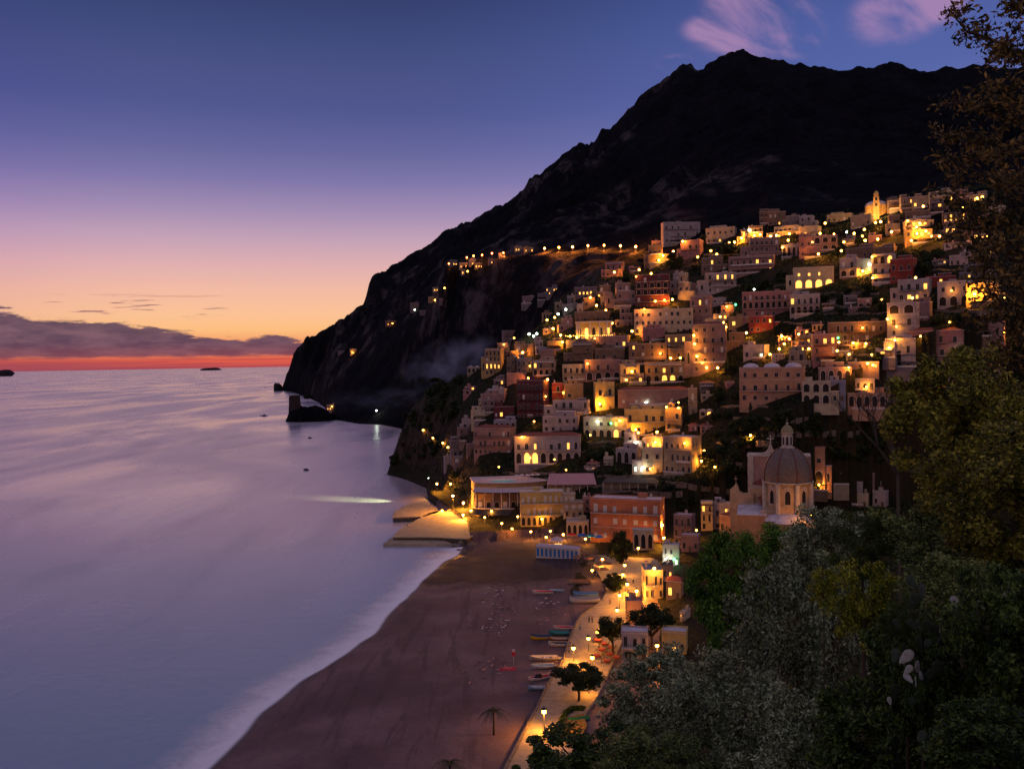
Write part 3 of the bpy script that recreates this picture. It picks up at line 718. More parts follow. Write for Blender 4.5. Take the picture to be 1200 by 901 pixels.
HN = [0]
def house(x0, y0, x1, y1, col='pink', st=2, nc=3, yaw=None, roof='flat', lit=0, arch=(), bal=(), shut=(), kind='house', lab=None, lm=None, d=None, name=None, rm=None, tall=0.0, ww=None, cold=False, chim=None, push=0.0, trim=None, fd=4.5, extra=True, group='houses stacked on the hillside'):
    HN[0] += 1; rnd = random.Random(HN[0] * 17 + 3)
    pxc = (x0 + x1) / 2
    g, r = ground(pxc, y1)
    if push: g = P(pxc, y1, r + push); r += push
    ht = (y1 - y0) / FPX * r; wpx = (x1 - x0) / FPX * r
    if yaw is None: yaw = rnd.uniform(-22, 14)
    ya = R(yaw)
    if d is None: d = min(9.0, max(4.5, wpx * 0.55))
    w_ = (wpx - d * abs(math.sin(ya))) / math.cos(ya)
    if w_ < 0.45 * wpx: w_ = 0.45 * wpx; d = max(2.5, (wpx - w_ * math.cos(ya)) / max(0.05, abs(math.sin(ya))))
    a, e = azel(pxc, y1)
    rz = math.atan2(-math.sin(a), math.cos(a)) + ya
    nx, ny = math.sin(rz), -math.cos(rz)                      # outward front normal
    # keep the nearest corner at the ground hit
    ax, ay = math.sin(a), math.cos(a)
    half = (d * abs(math.cos(ya)) + w_ * abs(math.sin(ya))) / 2
    cx, cy_ = g.x + ax * half, g.y + ay * half
    root = empty(name or kind.replace(' ', '_'), (cx, cy_, g.z), rz)
    cat = {'house': 'house', 'hotel': 'hotel', 'villa': 'villa', 'restaurant': 'restaurant'}.get(kind, kind)
    wall = WM[col]; tr = M_trim
    sh = ht / st
    ext = [(-w_ / 2, w_ / 2, -d / 2)] * st
    if extra and kind == 'house' and wpx > 6 and lab is None and not arch and not isinstance(lit, list):
        xa, xb, yf = ext[0]
        for i in range(1, st):
            if rnd.random() < 0.62:
                cut = (xb - xa) * rnd.uniform(.14, .42)
                if rnd.random() < .5: xa += cut
                else: xb -= cut
                if rnd.random() < .6 and yf < -d * .15: yf += min(1.6, d * .2)
            ext[i] = (xa, xb, yf)
    wl = MB(); rf = MB(); lf = MB(); mrf = rm or M_roof
    def flat_roof(xa, xb, yf, z, par=.45, rf=rf):
        rf.box(xa - 0.10, xb + 0.10, yf - 0.10, d / 2 + 0.12, z, z + 0.14, 0)
        for (a0, a1, b0, b1) in ((xa - .1, xb + .1, yf - .1, yf + .1), (xa - .1, xb + .1, d / 2 - .1, d / 2 + .1), (xa - .1, xa + .1, yf + .1, d / 2 - .1), (xb - .1, xb + .1, yf + .1, d / 2 - .1)):
            rf.box(a0, a1, b0, b1, z + 0.14, z + par, 1)
    for i in range(st):
        if i and ext[i] == ext[i - 1]: continue
        j = i
        while j + 1 < st and ext[j + 1] == ext[i]: j += 1
        xa, xb, yf = ext[i]; z1 = (j + 1) * sh
        wl.box(xa, xb, yf, d / 2 - 0.01 * i, (-fd if i == 0 else i * sh + 0.141), z1, 0)
        if j + 1 < st: flat_roof(xa, xb, yf, z1, .5, lf)
    for k in range(1, st):
        if ext[k] == ext[k - 1]:
            xa, xb, yf = ext[k]
            wl.box(xa - 0.07, xb + 0.07, yf - 0.07, d / 2 + 0.07, k * sh - 0.10, k * sh + 0.06, 1 if (trim or rnd.random() < .4) else 0)
    wl.build('wall', [wall, tr], root)
    xa, xb, yf = ext[-1]; tw = xb - xa; cxm = (xa + xb) / 2
    if roof == 'tile':
        hh = min(1.6, d * 0.22); o = 0.4; ins = min(tw * 0.25, d * 0.45); ym = (yf + d / 2) / 2
        vs = [(xa - o, yf - o, ht), (xb + o, yf - o, ht), (xb + o, d / 2 + o, ht), (xa - o, d / 2 + o, ht), (xa + ins, ym, ht + hh), (xb - ins, ym, ht + hh)]
        rf.box(xa - o, xb + o, yf - o, d / 2 + o, ht - 0.18, ht, 1)
        rf.add(vs, [(0, 1, 5, 4), (2, 3, 4, 5), (1, 2, 5), (3, 0, 4)], 0)
        mrf = M_tile
    else:
        flat_roof(xa, xb, yf, ht, .5)
        if roof == 'dome':
            nv_ = 2 if tw < 14 else 3
            for k in range(nv_):
                cxk = xa + tw * (k + 0.5) / nv_; rr = min(tw / nv_ * 0.42, (d / 2 - yf) * 0.42)
                rf.lathe([(rr * math.cos(q_), 0.6 * rr * math.sin(q_)) for q_ in np.linspace(0, math.pi / 2, 6)], 14, 0, (cxk, (yf + d / 2) / 2, ht + 0.14))
        elif rnd.random() < 0.5:
            bw = min(1.6, tw * 0.16); bx = cxm + rnd.uniform(-0.3, 0.3) * tw
            rf.box(bx - bw, bx + bw, d * 0.08, d * 0.40, ht + 0.14, ht + 0.14 + rnd.uniform(1.2, 2.2), 1)
    if lf.v: lf.build('terrace_roof', [M_roof, wall], root)
    if roof == 'tile': rp = rf.build('roof', [M_tile, tr], root)
    else: rp = rf.build('roof', [mrf, wall], root)
    if chim if chim is not None else rnd.random() < 0.5:
        zc_ = ht + (0.9 if roof == 'tile' else 1.0)
        link('chimney', CHIM, rp, (cxm + rnd.uniform(-0.35, 0.35) * tw, d * 0.18, zc_), None, (0.8, 0.8, 0.8))
    # openings
    cw = w_ / nc
    ww_ = ww or min(1.7, cw * 0.50); wh_ = min(2.2, sh * 0.56)
    ncr = [max(1, int(round(nc * (e_[1] - e_[0]) / w_))) for e_ in ext]
    cells = [(i, j) for i in range(st) for j in range(ncr[i])]
    ok_cells = set(cells)
    if isinstance(lit, int):
        if lit == 0 and kind == 'house' and extra and rnd.random() < .22: lit = 1
        rnd.shuffle(cells); ls = set(cells[:lit])
    else: ls = set(lit) & ok_cells
    bal_auto = [i for i in range(1, st) if i not in bal and kind in ('house', 'villa') and extra and rnd.random() < .62]
    for i in range(st):
        xa_, xb_, yf_ = ext[i]; cw = (xb_ - xa_) / ncr[i]
        for j in range(ncr[i]):
            on = (i, j) in ls
            if not on and rnd.random() < 0.15 and i not in arch: continue
            x = xa_ + cw * (j + 0.5) + rnd.uniform(-0.05, 0.05) * cw; z = i * sh + sh * 0.24
            if i in arch:
                place_win(root, 'archl' if on else 'arch', xa_ + cw * (j + 0.5), i * sh + 0.12 * sh, cw * 0.62, sh * 0.72, yf_)
            elif i == 0 and j == ncr[i] // 2 and not on:
                place_win(root, 'door', x, 0.02, min(1.2, cw * 0.4), min(2.2, sh * 0.7), yf_)
            else:
                kd = ('winc' if cold else 'winl') if on else ('shut' if i in shut else 'win')
                tall_ = i in bal or i in bal_auto
                if kd == 'win' and rnd.random() < .10: kd = 'shut'
                v1, v2 = rnd.uniform(.72, 1.1), rnd.uniform(.75, 1.08); jz = 0.16 * sh if tall_ else 0
                place_win(root, kd, x, z - jz, ww_ * v1, (wh_ + jz) * v2, yf_)
    for i in bal_auto:
        xa_, xb_, yf_ = ext[i]; bw_ = (xb_ - xa_) * rnd.uniform(.5, 1.0); bx = rnd.uniform(xa_, xb_ - bw_); m = MB(); m.box(bx, bx + bw_, yf_ - 1.1, yf_ - .08, i * sh - .07, i * sh + .09)
        bo = m.build('balcony', [rnd.choice((M_trim, wall))], root)
        if rnd.random() < .6: railing(bo, bx, bx + bw_, yf_ - 1.08, yf_ - .08, i * sh + .09, min(.9, sh * .33))
        else:
            m = MB(); m.box(bx, bx + bw_, yf_ - 1.1, yf_ - 1.0, i * sh + .09, i * sh + .09 + min(.85, sh * .3)); m.build('parapet', [rnd.choice((M_trim, wall))], bo)
        if rnd.random() < .35:
            z3 = min(ht - .1, i * sh + sh * .86); m = MB(); m.add([(bx, yf_ - .02, z3), (bx + bw_, yf_ - .02, z3), (bx + bw_, yf_ - 1.3, z3 - .45), (bx, yf_ - 1.3, z3 - .45)], [(0, 3, 2, 1)]); m.add([(bx, yf_ - .02, z3 - .06), (bx + bw_, yf_ - .02, z3 - .06), (bx + bw_, yf_ - 1.3, z3 - .51), (bx, yf_ - 1.3, z3 - .51)], [(0, 1, 2, 3)]); m.build('awning', [rnd.choice((M_awnl, M_wood, M_trim))], root)
    # side walls
    cl = Matrix.Rotation(-rz, 2) @ Vector((-cx, -cy_))
    sgn = 1 if cl.x > 0 else -1
    ns_ = max(1, int(d / 3.2))
    for i in range(st):
        for j in range(ns_):
            if rnd.random() < 0.3 or (-d / 2 + d * (j + .5) / ns_) < ext[i][2] + .6: continue
            yy = -d / 2 + d * (j + 0.5) / ns_
            place_win(root, 'win', 0, 0, min(1.1, d / ns_ * 0.45), wh_ * 0.9, 0, R(90) * sgn, (ext[i][1] if sgn > 0 else ext[i][0], yy, i * sh + sh * 0.26))
    for i in bal:
        m = MB(); m.box(-w_ / 2 + 0.1, w_ / 2 - 0.1, -d / 2 - 1.15, -d / 2, i * sh - 0.06, i * sh + 0.10)
        bo = m.build('balcony', [M_trim if trim else wall], root)
        railing(bo, -w_ / 2 + 0.1, w_ / 2 - 0.1, -d / 2 - 1.12, -d / 2, i * sh + 0.10, min(0.9, sh * 0.35))
    if extra and wpx > 7 and kind in ('house', 'villa'):
        q_ = rnd.random()
        if q_ < 0.40:        # lower side wing
            sg = rnd.choice((-1, 1)); aw = w_ * rnd.uniform(.18, .32); ah = ht * rnd.uniform(.45, .72); m = MB(); xa, xb = sorted((sg * w_ / 2, sg * (w_ / 2 + aw)))
            m.box(xa, xb, -d / 2 + .6, d / 2 - .8, -fd, ah, 0); m.box(xa - .1, xb + .1, -d / 2 + .5, d / 2 - .7, ah, ah + .18, 1); wg = m.build('side_wing', [wall, M_roof], root)
            place_win(wg, rnd.choice(('win', 'arch', 'win')), (xa + xb) / 2, ah * .3, min(1.4, aw * .4), ah * .38, -d / 2 + .6)
        if 0.25 < q_ < 0.80:      # planted terrace in front with parapet
            tw_ = w_ * rnd.uniform(.5, 1.05); x0t = rnd.uniform(-w_ / 2, w_ / 2 - tw_ * .8); tz = sh * rnd.uniform(-.1, .25); dt = rnd.uniform(1.6, 3.2); m = MB()
            m.box(x0t, x0t + tw_, -d / 2 - dt, -d / 2 - .02, -fd - 1, tz, 0); m.box(x0t, x0t + tw_, -d / 2 - dt - .12, -d / 2 - dt + .1, tz, tz + .75, 1)
            tt = m.build('terrace', [WM[rnd.choice(('brown', 'grey', 'buff', col))], M_trim], root)
            if rnd.random() < .5:
                m = MB(); pz = tz + min(2.4, sh * .85)
                for k in range(4): xx = x0t + .2 + (tw_ - .4) * k / 3; m.box(xx - .07, xx + .07, -d / 2 - dt + .1, -d / 2 - dt + .24, tz, pz)
                m.box(x0t, x0t + tw_, -d / 2 - dt, -d / 2 - .03, pz, pz + .1); m.build('pergola', [rnd.choice((M_wood, M_awnl, M_awnl2))], root)
        if 0.6 < q_ and roof == 'flat' and st < 3:      # set-back upper room
            uw = w_ * rnd.uniform(.3, .6); ux = rnd.uniform(xa, max(xa, xb - uw)); uw = min(uw, xb - xa); uh = rnd.uniform(1.8, 2.6); m = MB(); m.box(ux, ux + uw, -d * .1, d / 2 - .2, ht + .16, ht + uh, 0); m.box(ux - .1, ux + uw + .1, -d * .1 - .1, d / 2 - .1, ht + uh, ht + uh + .15, 1)
            ur = m.build('roof_room', [wall, M_roof], root); place_win(ur, 'win', ux + uw / 2, ht + .6, min(1.1, uw * .4), 1.1, -d * .1)
    OBB.append((cx, cy_, rz, w_, d, g.z - fd, g.z + ht + 0.5))
    nl = len(ls)
    base = f"{CW[col]} {W(st)}-storey {kind}"
    sfx = ''
    if roof == 'tile': sfx = ' with red tiled roof'
    elif arch: sfx = ' with arched openings'
    elif roof == 'dome': sfx = ' with small domed roof'
    elif nl: sfx = f" with {W(nl)} lit window{'s' if nl > 1 else ''}"
    pc = (pxc, (y0 + y1) / 2)
    tag(root, lab, cat, group if kind == 'house' else None)
    THINGS.append([root, pc[0], pc[1], base + sfx, lab])
    if lm: LANDM.append((lm, pc[0], pc[1], root))
    root['_w'] = w_; root['_d'] = d; root['_h'] = ht
    return root

REG = {'A': (560, 370, 8.571), 'B': (680, 370, 7.5), 'C': (640, 280, 7.5), 'D': (760, 240, 7.5), 'E': (900, 215, 7.5), 'F': (780, 330, 7.5), 'G': (900, 320, 7.5), 'H': (1040, 210, 3.917),
       'I': (520, 450, 7.5), 'J': (660, 450, 6.667), 'K': (500, 540, 7.5), 'L': (660, 560, 7.5), 'M': (780, 560, 6.433), 'N': (780, 400, 4.286)}
def hh(reg, x0, y0, x1, y1, *a, **k):
    ox, oy, s = REG[reg]
    return house(ox + x0 / s, oy + y0 / s, ox + x1 / s, oy + y1 / s, *a, **k)

HT = 'hotel'; VI = 'villa'
# ---- western edge of the town
hh('A', 240, 150, 450, 240, 'mauve', 1, 3)
hh('A', 75, 335, 265, 600, 'ochre', 4, 4, lit=[(1, 0), (1, 1), (1, 2), (1, 3)], yaw=-18, lab='narrow ochre tower house at the cliff edge with a row of four lit windows', lm='the cliff-edge tower house')
hh('A', 320, 290, 500, 425, 'ochre', 2, 3)
hh('A', 200, 280, 320, 430, 'mauve', 2, 2)
hh('A', 500, 290, 570, 400, 'brown', 1, 1)
hh('A', 570, 250, 700, 390, 'violet', 2, 3)
hh('A', 700, 260, 860, 350, 'ochre', 1, 1)
hh('A', 630, 345, 790, 455, 'pink', 1, 1)
hh('A', 550, 450, 790, 605, 'buff', 2, 4, arch=(0,))
hh('A', 390, 430, 560, 580, 'grey', 2, 3, bal=(1,))
hh('A', 290, 420, 400, 565, 'brown', 2, 2)
hh('A', 290, 580, 490, 690, 'pink', 1, 2)
house(606, 446, 644, 492, 'darkred', 4, 6, bal=(1, 2, 3), kind=HT, lab='dark red four-storey hotel with a long railed balcony on every floor', lm='the dark red balconied hotel')
hh('A', 850, 495, 1080, 665, 'cream', 2, 4, bal=(1,))
hh('A', 745, 680, 855, 855, 'red', 2, 1, lab='narrow plain red house standing just right of the dark red balconied hotel')
hh('A', 860, 690, 1060, 855, 'ochre', 1, 2)
hh('B', 30, 390, 360, 575, 'pink', 2, 4, arch=(0,))
hh('A', 100, 740, 300, 835, 'white', 1, 3)
hh('A', 30, 790, 180, 885, 'cream', 1, 2)
hh('A', 160, 640, 290, 740, 'mauve', 2, 2)
hh('A', 960, 880, 1120, 990, 'mauve', 1, 2)
hh('C', 250, 640, 570, 738, 'brown', 1, 5, lab='plain brown house directly above the brightly lit colonnade restaurant')
hh('A', 790, 30, 960, 155, 'pink', 2, 2)
hh('A', 860, 270, 1190, 480, 'brown', 2, 3)
hh('B', 130, 180, 440, 290, 'pink', 1, 5)
hh('B', 130, 290, 390, 400, 'brown', 1, 5)
hh('B', 430, 250, 760, 425, 'brown', 3, 4, lit=[(2, 0)])
hh('B', 530, 110, 740, 240, 'rose', 1, 2, push=3, lab='rose pink house with an upright central block in front of the long pale yellow hotel')
hh('B', 345, 430, 560, 600, 'buff', 2, 3)
hh('B', 750, 170, 990, 292, 'ochre', 2, 3, lit=[(1, 0), (1, 1), (1, 2)], lab='ochre two-storey house with three bright windows in a row under the long pale yellow hotel')
hh('B', 760, 292, 1000, 385, 'ochre', 1, 4)
hh('B', 570, 415, 965, 605, 'ochre', 2, 5, roof='flat', lit=[(1, 2), (0, 2), (0, 3)], arch=(0,))
house(725, 457, 808, 477, 'pink', 1, 6, roof='tile', shut=(0,), yaw=0, kind=VI, d=9, lab='long low villa with red tiled roof and six pale shuttered windows', lm='the long shuttered villa')
house(807, 456, 817, 485, 'buff', 2, 1, roof='flat')
hh('B', 120, 590, 302, 835, 'yellow', 2, 2, roof='flat', kind='house', lab='floodlit yellow house with grey upper roof beside the long shuttered villa')
house(732, 481, 780, 509, 'yellow', 2, 5, yaw=8, trim=True, bal=(1,), lab='orange-lit yellow two-storey house with balcony below the long shuttered villa', lm='the orange-lit balcony house')
house(780, 479, 800, 505, 'ochre', 2, 2)
house(684, 490, 738, 514, 'cream', 2, 6, arch=(0,), lit=[(0, 4), (1, 4)], kind='restaurant', lab='cream arcaded restaurant with green-lit pergola along its upper terrace', lm='the green-lit arcaded restaurant')
hh('I', 960, 150, 1290, 285, 'white', 2, 5)
hh('I', 870, 290, 1200, 425, 'white', 2, 5)
hh('J', 480, 385, 640, 525, 'white', 2, 2)
hh('J', 640, 420, 800, 515, 'cream', 1, 3, lit=[(0, 0), (0, 1), (0, 2)], cold=False)
house(753, 527, 779, 556, 'cream', 2, 2, yaw=-10)
house(779, 514, 822, 557, 'buff', 3, 5, yaw=-26, d=10, lab='tall stone block with yellow-lit right side above the dark ravine', lm='the yellow-sided stone block')
house(722, 527, 752, 545, 'white', 1, 3, arch=(0,))
house(741, 541, 756, 556, 'white', 1, 2, lit=[(0, 0), (0, 1)], cold=True)
house(603, 511, 682, 545, 'white', 2, 8, roof='tile', lit=[(1, 2), (0, 1), (1, 6), (0, 2)], arch=(0,), yaw=-4, kind=VI, trim=True, lab='broad pale villa with red tiled roof and arched ground floor above the pool', lm='the broad tiled villa')
house(555, 502, 606, 535, 'pink', 3, 8, roof='tile', yaw=-20, bal=(1, 2), lab='long pink three-storey house with balconies left of the broad tiled villa')
hh('I', 440, 325, 650, 415, 'violet', 1, 4, arch=(0,))
hh('I', 650, 150, 890, 290, 'red', 2, 3)
hh('I', 330, 90, 560, 200, 'pink', 1, 4)
hh('I', 160, 310, 270, 405, 'white', 1, 2)
hh('I', 120, 385, 260, 500, 'mauve', 2, 2)
hh('I', 50, 500, 200, 645, 'grey', 2, 2)
hh('I', 240, 235, 370, 345, 'cream', 1, 2)
hh('I', 290, 140, 450, 255, 'mauve', 2, 3)
hh('I', 200, 530, 290, 605, 'mauve', 1, 1)
hh('I', 0, 640, 60, 740, 'white', 1, 1)
hh('I', 440, 200, 640, 310, 'darkred', 1, 4)
hh('I', 90, 640, 200, 700, 'grey', 1, 2)
# ---- centre
house(744, 363, 812, 392, 'cream', 3, 10, yaw=-3, kind=HT, shut=(), d=9, trim=True, lab='long pale yellow hotel of three floors, brightly lit from its left end', lm='the long pale yellow hotel')
hh('C', 790, 320, 1090, 610, 'darkred', 5, 5, arch=(2, 3), bal=(1, 2, 3, 4), trim=True, kind=HT, yaw=-6, lab='dark red five-storey hotel with pale arches and balconies, above the pale yellow hotel', lm='the dark red arched hotel')
hh('C', 570, 390, 790, 605, 'mauve', 3, 4)
hh('C', 250, 425, 460, 505, 'mauve', 1, 6, lit=[(0, k) for k in range(1, 6)])
hh('C', 75, 560, 150, 650, 'buff', 2, 1)
hh('C', 145, 500, 260, 650, 'grey', 2, 3)
hh('C', 440, 410, 570, 525, 'brown', 2, 2)
hh('C', 270, 575, 340, 645, 'white', 1, 1)
hh('C', 600, 600, 760, 775, 'mauve', 3, 3)
hh('C', 520, 205, 690, 335, 'rose', 2, 3, lit=0)
hh('C', 480, 510, 630, 600, 'buff', 1, 3)
hh('C', 330, 520, 430, 610, 'brown', 1, 2)
hh('C', 1090, 310, 1200, 505, 'white', 3, 2)
hh('D', 260, 600, 430, 850, 'cream', 3, 3, lit=0)
hh('D', 115, 155, 450, 335, 'white', 3, 6, yaw=14, d=9, kind=VI, lab='tall white three-storey villa at the end of the lamp-lined cliff road', lm='the tall white villa')
hh('D', 285, 315, 480, 475, 'rose', 2, 3)
hh('D', 0, 360, 190, 520, 'brown', 2, 4)
hh('D', 30, 320, 110, 362, 'mauve', 1, 2)
hh('D', 510, 205, 770, 335, 'cream', 2, 5)
hh('D', 780, 225, 880, 340, 'ochre', 2, 2)
hh('D', 880, 195, 1000, 310, 'ochre', 2, 3, lit=[(1, 0)])
hh('E', 0, 380, 280, 475, 'cream', 2, 6)
hh('E', 0, 255, 150, 375, 'brown', 2, 4, lit=[(0, 2), (0, 3)])
hh('D', 980, 65, 1110, 165, 'brown', 2, 3)
hh('E', 160, 290, 280, 375, 'grey', 1, 3)
hh('E', 285, 290, 440, 382, 'violet', 2, 3)
hh('E', 285, 382, 460, 465, 'cream', 1, 4, lit=[(0, 1)])
hh('E', 530, 275, 740, 345, 'buff', 1, 5)
hh('E', 740, 285, 915, 385, 'buff', 1, 4)
hh('D', 890, 295, 1200, 475, 'mauve', 3, 7)
hh('D', 715, 455, 1100, 610, 'pink', 2, 7, lit=[(1, 4), (1, 6), (0, 6)], yaw=-8)
hh('D', 470, 470, 690, 590, 'brown', 2, 4)
hh('D', 500, 605, 765, 775, 'white', 3, 4, lit=[(2, 1), (2, 2), (2, 3)], bal=(2,))
hh('D', 330, 695, 475, 800, 'pink', 2, 2)
hh('E', 280, 480, 450, 655, 'rose', 2, 3)
hh('E', 395, 470, 600, 600, 'pink', 2, 3, arch=(0, 1))
hh('E', 130, 545, 300, 650, 'white', 1, 4, arch=(0,))
hh('E', 235, 750, 560, 925, 'cream', 2, 4, arch=(0,), lit=[(0, 0), (0, 1), (0, 2), (0, 3), (1, 0), (1, 1), (1, 2)], kind=VI, yaw=4, lab='villa with four glowing arches below three bright windows, among dark gardens', lm='the glowing-arched villa')
hh('E', 640, 670, 790, 835, 'white', 2, 2, arch=(0,))
hh('E', 790, 680, 930, 805, 'cream', 1, 2)
hh('E', 930, 645, 1110, 885, 'white', 3, 3, arch=(2,))
hh('H', 22, 375, 126, 475, 'red', 2, 3, lab='square red house with pale corner strips above the slope of dark gardens', lm='the square red house')
hh('E', 700, 570, 940, 665, 'brown', 1, 5)
hh('E', 950, 565, 1120, 645, 'brown', 1, 3)
hh('E', 1040, 365, 1150, 445, 'buff', 1, 2)
hh('E', 1050, 160, 1200, 250, 'mauve', 1, 4)
hh('E', 1060, 290, 1150, 365, 'brown', 1, 2)
hh('E', 660, 490, 790, 545, 'grey', 1, 3)
hh('H', 80, 195, 200, 240, 'cream', 2, 5, lit=[(1, 1), (1, 2), (1, 3), (0, 1), (0, 2)])
hh('H', 85, 240, 195, 300, 'ochre', 2, 4, lit=[(1, 2)])
hh('H', 200, 62, 300, 105, 'cream', 2, 5, lit=[(0, 0)])
hh('H', 320, 48, 392, 90, 'pink', 2, 3)
hh('H', 60, 92, 120, 145, 'mauve', 2, 2)
hh('H', 120, 85, 200, 135, 'buff', 1, 3)
hh('H', 200, 110, 272, 155, 'mauve', 2, 3)
hh('H', 0, 95, 60, 135, 'brown', 1, 3)
hh('H', 260, 160, 348, 200, 'brown', 2, 4, lit=[(1, 1), (1, 3), (0, 0), (0, 1), (0, 2), (0, 3)])
hh('H', 265, 222, 320, 250, 'grey', 1, 2, lit=[(0, 0), (0, 1)])
hh('H', 385, 75, 450, 105, 'buff', 1, 4, lit=2)
hh('H', 90, 150, 190, 190, 'brown', 1, 4)
hh('H', 350, 240, 420, 290, 'brown', 1, 2)
hh('H', 430, 255, 480, 285, 'ochre', 1, 2, lit=1)
hh('H', 300, 352, 430, 400, 'white', 1, 5)
hh('H', 350, 312, 400, 345, 'brown', 1, 2)
hh('H', 340, 400, 430, 460, 'grey', 2, 3)
hh('H', 60, 470, 190, 560, 'white', 2, 4, bal=(1,), lit=[(1, 3), (0, 1), (0, 2)])
hh('H', 190, 452, 302, 490, 'red', 1, 3, lit=[(0, 1)])
hh('H', 245, 482, 378, 585, 'white', 2, 3, arch=(0,))
hh('H', 376, 487, 532, 567, 'yellow', 2, 3, yaw=4, lab='lamp-lit yellow two-storey house at the right end of the white terrace houses', lm='the lamp-lit yellow house')
hh('H', 10, 582, 136, 725, 'violet', 3, 2, kind='house', trim=True, lab='pale violet three-storey house with paired arched top windows and pale bands', lm='the pale violet house', arch=(2,))
hh('H', 136, 572, 200, 645, 'mauve', 1, 2)
hh('H', 117, 712, 330, 870, 'rose', 3, 4, roof='tile', trim=True, bal=(1,), yaw=-6, kind=VI, lab='rose pink three-storey villa with tiled roof under the pale violet house', lm='the rose tiled villa')
hh('H', 200, 685, 345, 735, 'white', 1, 3, push=6)
hh('H', 380, 650, 532, 735, 'pink', 1, 3, roof='tile')
hh('H', 0, 745, 118, 870, 'white', 2, 2, lit=[(1, 0)])
hh('G', 560, 445, 1050, 605, 'brown', 2, 9, bal=(1,), kind=HT, yaw=0, lab='long dark two-storey terrace hotel with a pale awning strip along its roof', lm='the long dark terrace hotel')
hh('F', 690, 100, 1110, 310, 'rose', 3, 9, bal=(1, 2), arch=(1,), trim=True, kind=HT, yaw=0, lab='long rose hotel with three rows of pale arched balconies', lm='the long rose hotel')
hh('G', 205, 200, 445, 365, 'white', 2, 5, bal=(1,), arch=(0,), yaw=0)
hh('G', 390, 555, 595, 795, 'rose', 3, 3, lit=[(2, 1), (2, 2)], lab='rose pink three-storey house with two bright top windows', lm='the bright-topped rose house')
hh('G', 190, 695, 385, 865, 'buff', 2, 3)
hh('F', 690, 565, 905, 690, 'white', 1, 3, arch=(), lit=[(0, 2)], cold=True)
hh('F', 560, 315, 740, 405, 'ochre', 1, 2)
hh('F', 740, 312, 955, 450, 'red', 2, 4, lit=[(1, 3)])
hh('F', 245, 385, 535, 800, 'mauve', 5, 4, roof='tile', bal=(2, 3), yaw=-4, kind='house', lab='tallest tiled house in the centre, mauve with five floors and balconies', lm='the tall tiled house')
hh('F', 220, 135, 412, 370, 'pink', 3, 3, lit=[(2, 1)], trim=True)
hh('F', 410, 145, 530, 205, 'white', 1, 2)
hh('F', 490, 215, 615, 295, 'pink', 1, 2)
hh('F', 330, 335, 560, 400, 'cream', 1, 4)
hh('F', 250, 275, 335, 325, 'cream', 1, 1)
hh('F', 500, 455, 690, 600, 'brown', 2, 3)
hh('F', 420, 290, 560, 345, 'buff', 1, 2)
hh('G', 610, 640, 740, 700, 'brown', 1, 2)
hh('G', 740, 620, 905, 675, 'ochre', 1, 3)
hh('G', 690, 700, 745, 765, 'cream', 1, 1)
hh('G', 720, 790, 965, 845, 'mauve', 1, 4)
hh('G', 250, 560, 400, 640, 'ochre', 1, 3, lit=[(0, 2)])
hh('G', 240, 640, 400, 690, 'pink', 1, 3)
# ---- salmon villa row above the church gardens
hh('N', 382, 142, 690, 308, 'salmon', 3, 6, roof='dome', yaw=-5, trim=True, bal=(1,), kind=VI, lab='large salmon three-storey villa with white domed roofs above the church gardens', lm='the large salmon villa')
hh('N', 692, 210, 822, 318, 'cream', 2, 3, arch=(0, 1), yaw=0)
hh('N', 822, 205, 900, 300, 'violet', 1, 2, roof='flat')
hh('N', 900, 198, 1045, 300, 'white', 2, 5, roof='flat', yaw=-4)
hh('N', 1045, 222, 1140, 300, 'grey', 1, 4)
hh('N', 930, 268, 1132, 335, 'salmon', 1, 6, arch=(0,), yaw=0, push=-4)
hh('N', 775, 138, 925, 208, 'pink', 1, 4, arch=(0,))
hh('N', 1075, 10, 1160, 80, 'white', 2, 2, lit=0)
# ---- far houses on the cliff
hh('C', 0, 432, 118, 490, 'grey', 2, 5, lit=[(1, 0), (1, 3), (1, 4), (0, 1), (0, 3), (0, 4)], lab='lone grey house on the dark cliff with six small lit windows', lm='the lone cliff house')
house(612, 347, 630, 357, 'mauve', 1, 3, lit=0)
house(630, 344, 647, 353, 'grey', 1, 3)
FARH = [(527, 305, 536, 312, 'grey', 2), (538, 308, 548, 315, 'buff', 3), (549, 304, 558, 312, 'buff', 2), (556, 308, 566, 315, 'ochre', 3), (572, 304, 580, 310, 'mauve', 2), (584, 297, 592, 303, 'grey', 1), (603, 289, 612, 295, 'buff', 2), (614, 290, 625, 296, 'ochre', 2),
        (502, 348, 514, 354, 'ochre', 2), (515, 350, 530, 357, 'mauve', 0), (481, 355, 491, 366, 'mauve', 1), (492, 364, 505, 369, 'grey', 0), (452, 376, 468, 382, 'brown', 1), (507, 337, 517, 342, 'buff', 2), (520, 333, 530, 338, 'brown', 1), (396, 411, 404, 416, 'grey', 0), (410, 409, 418, 416, 'buff', 1), (540, 317, 550, 322, 'mauve', 1)]
for a_ in FARH:
    house(a_[0], a_[1], a_[2], a_[3], a_[4], 1, 3, lit=min(a_[5], 3), d=5, fd=1.0, extra=False, yaw=10, group='small houses scattered along the far cliff')
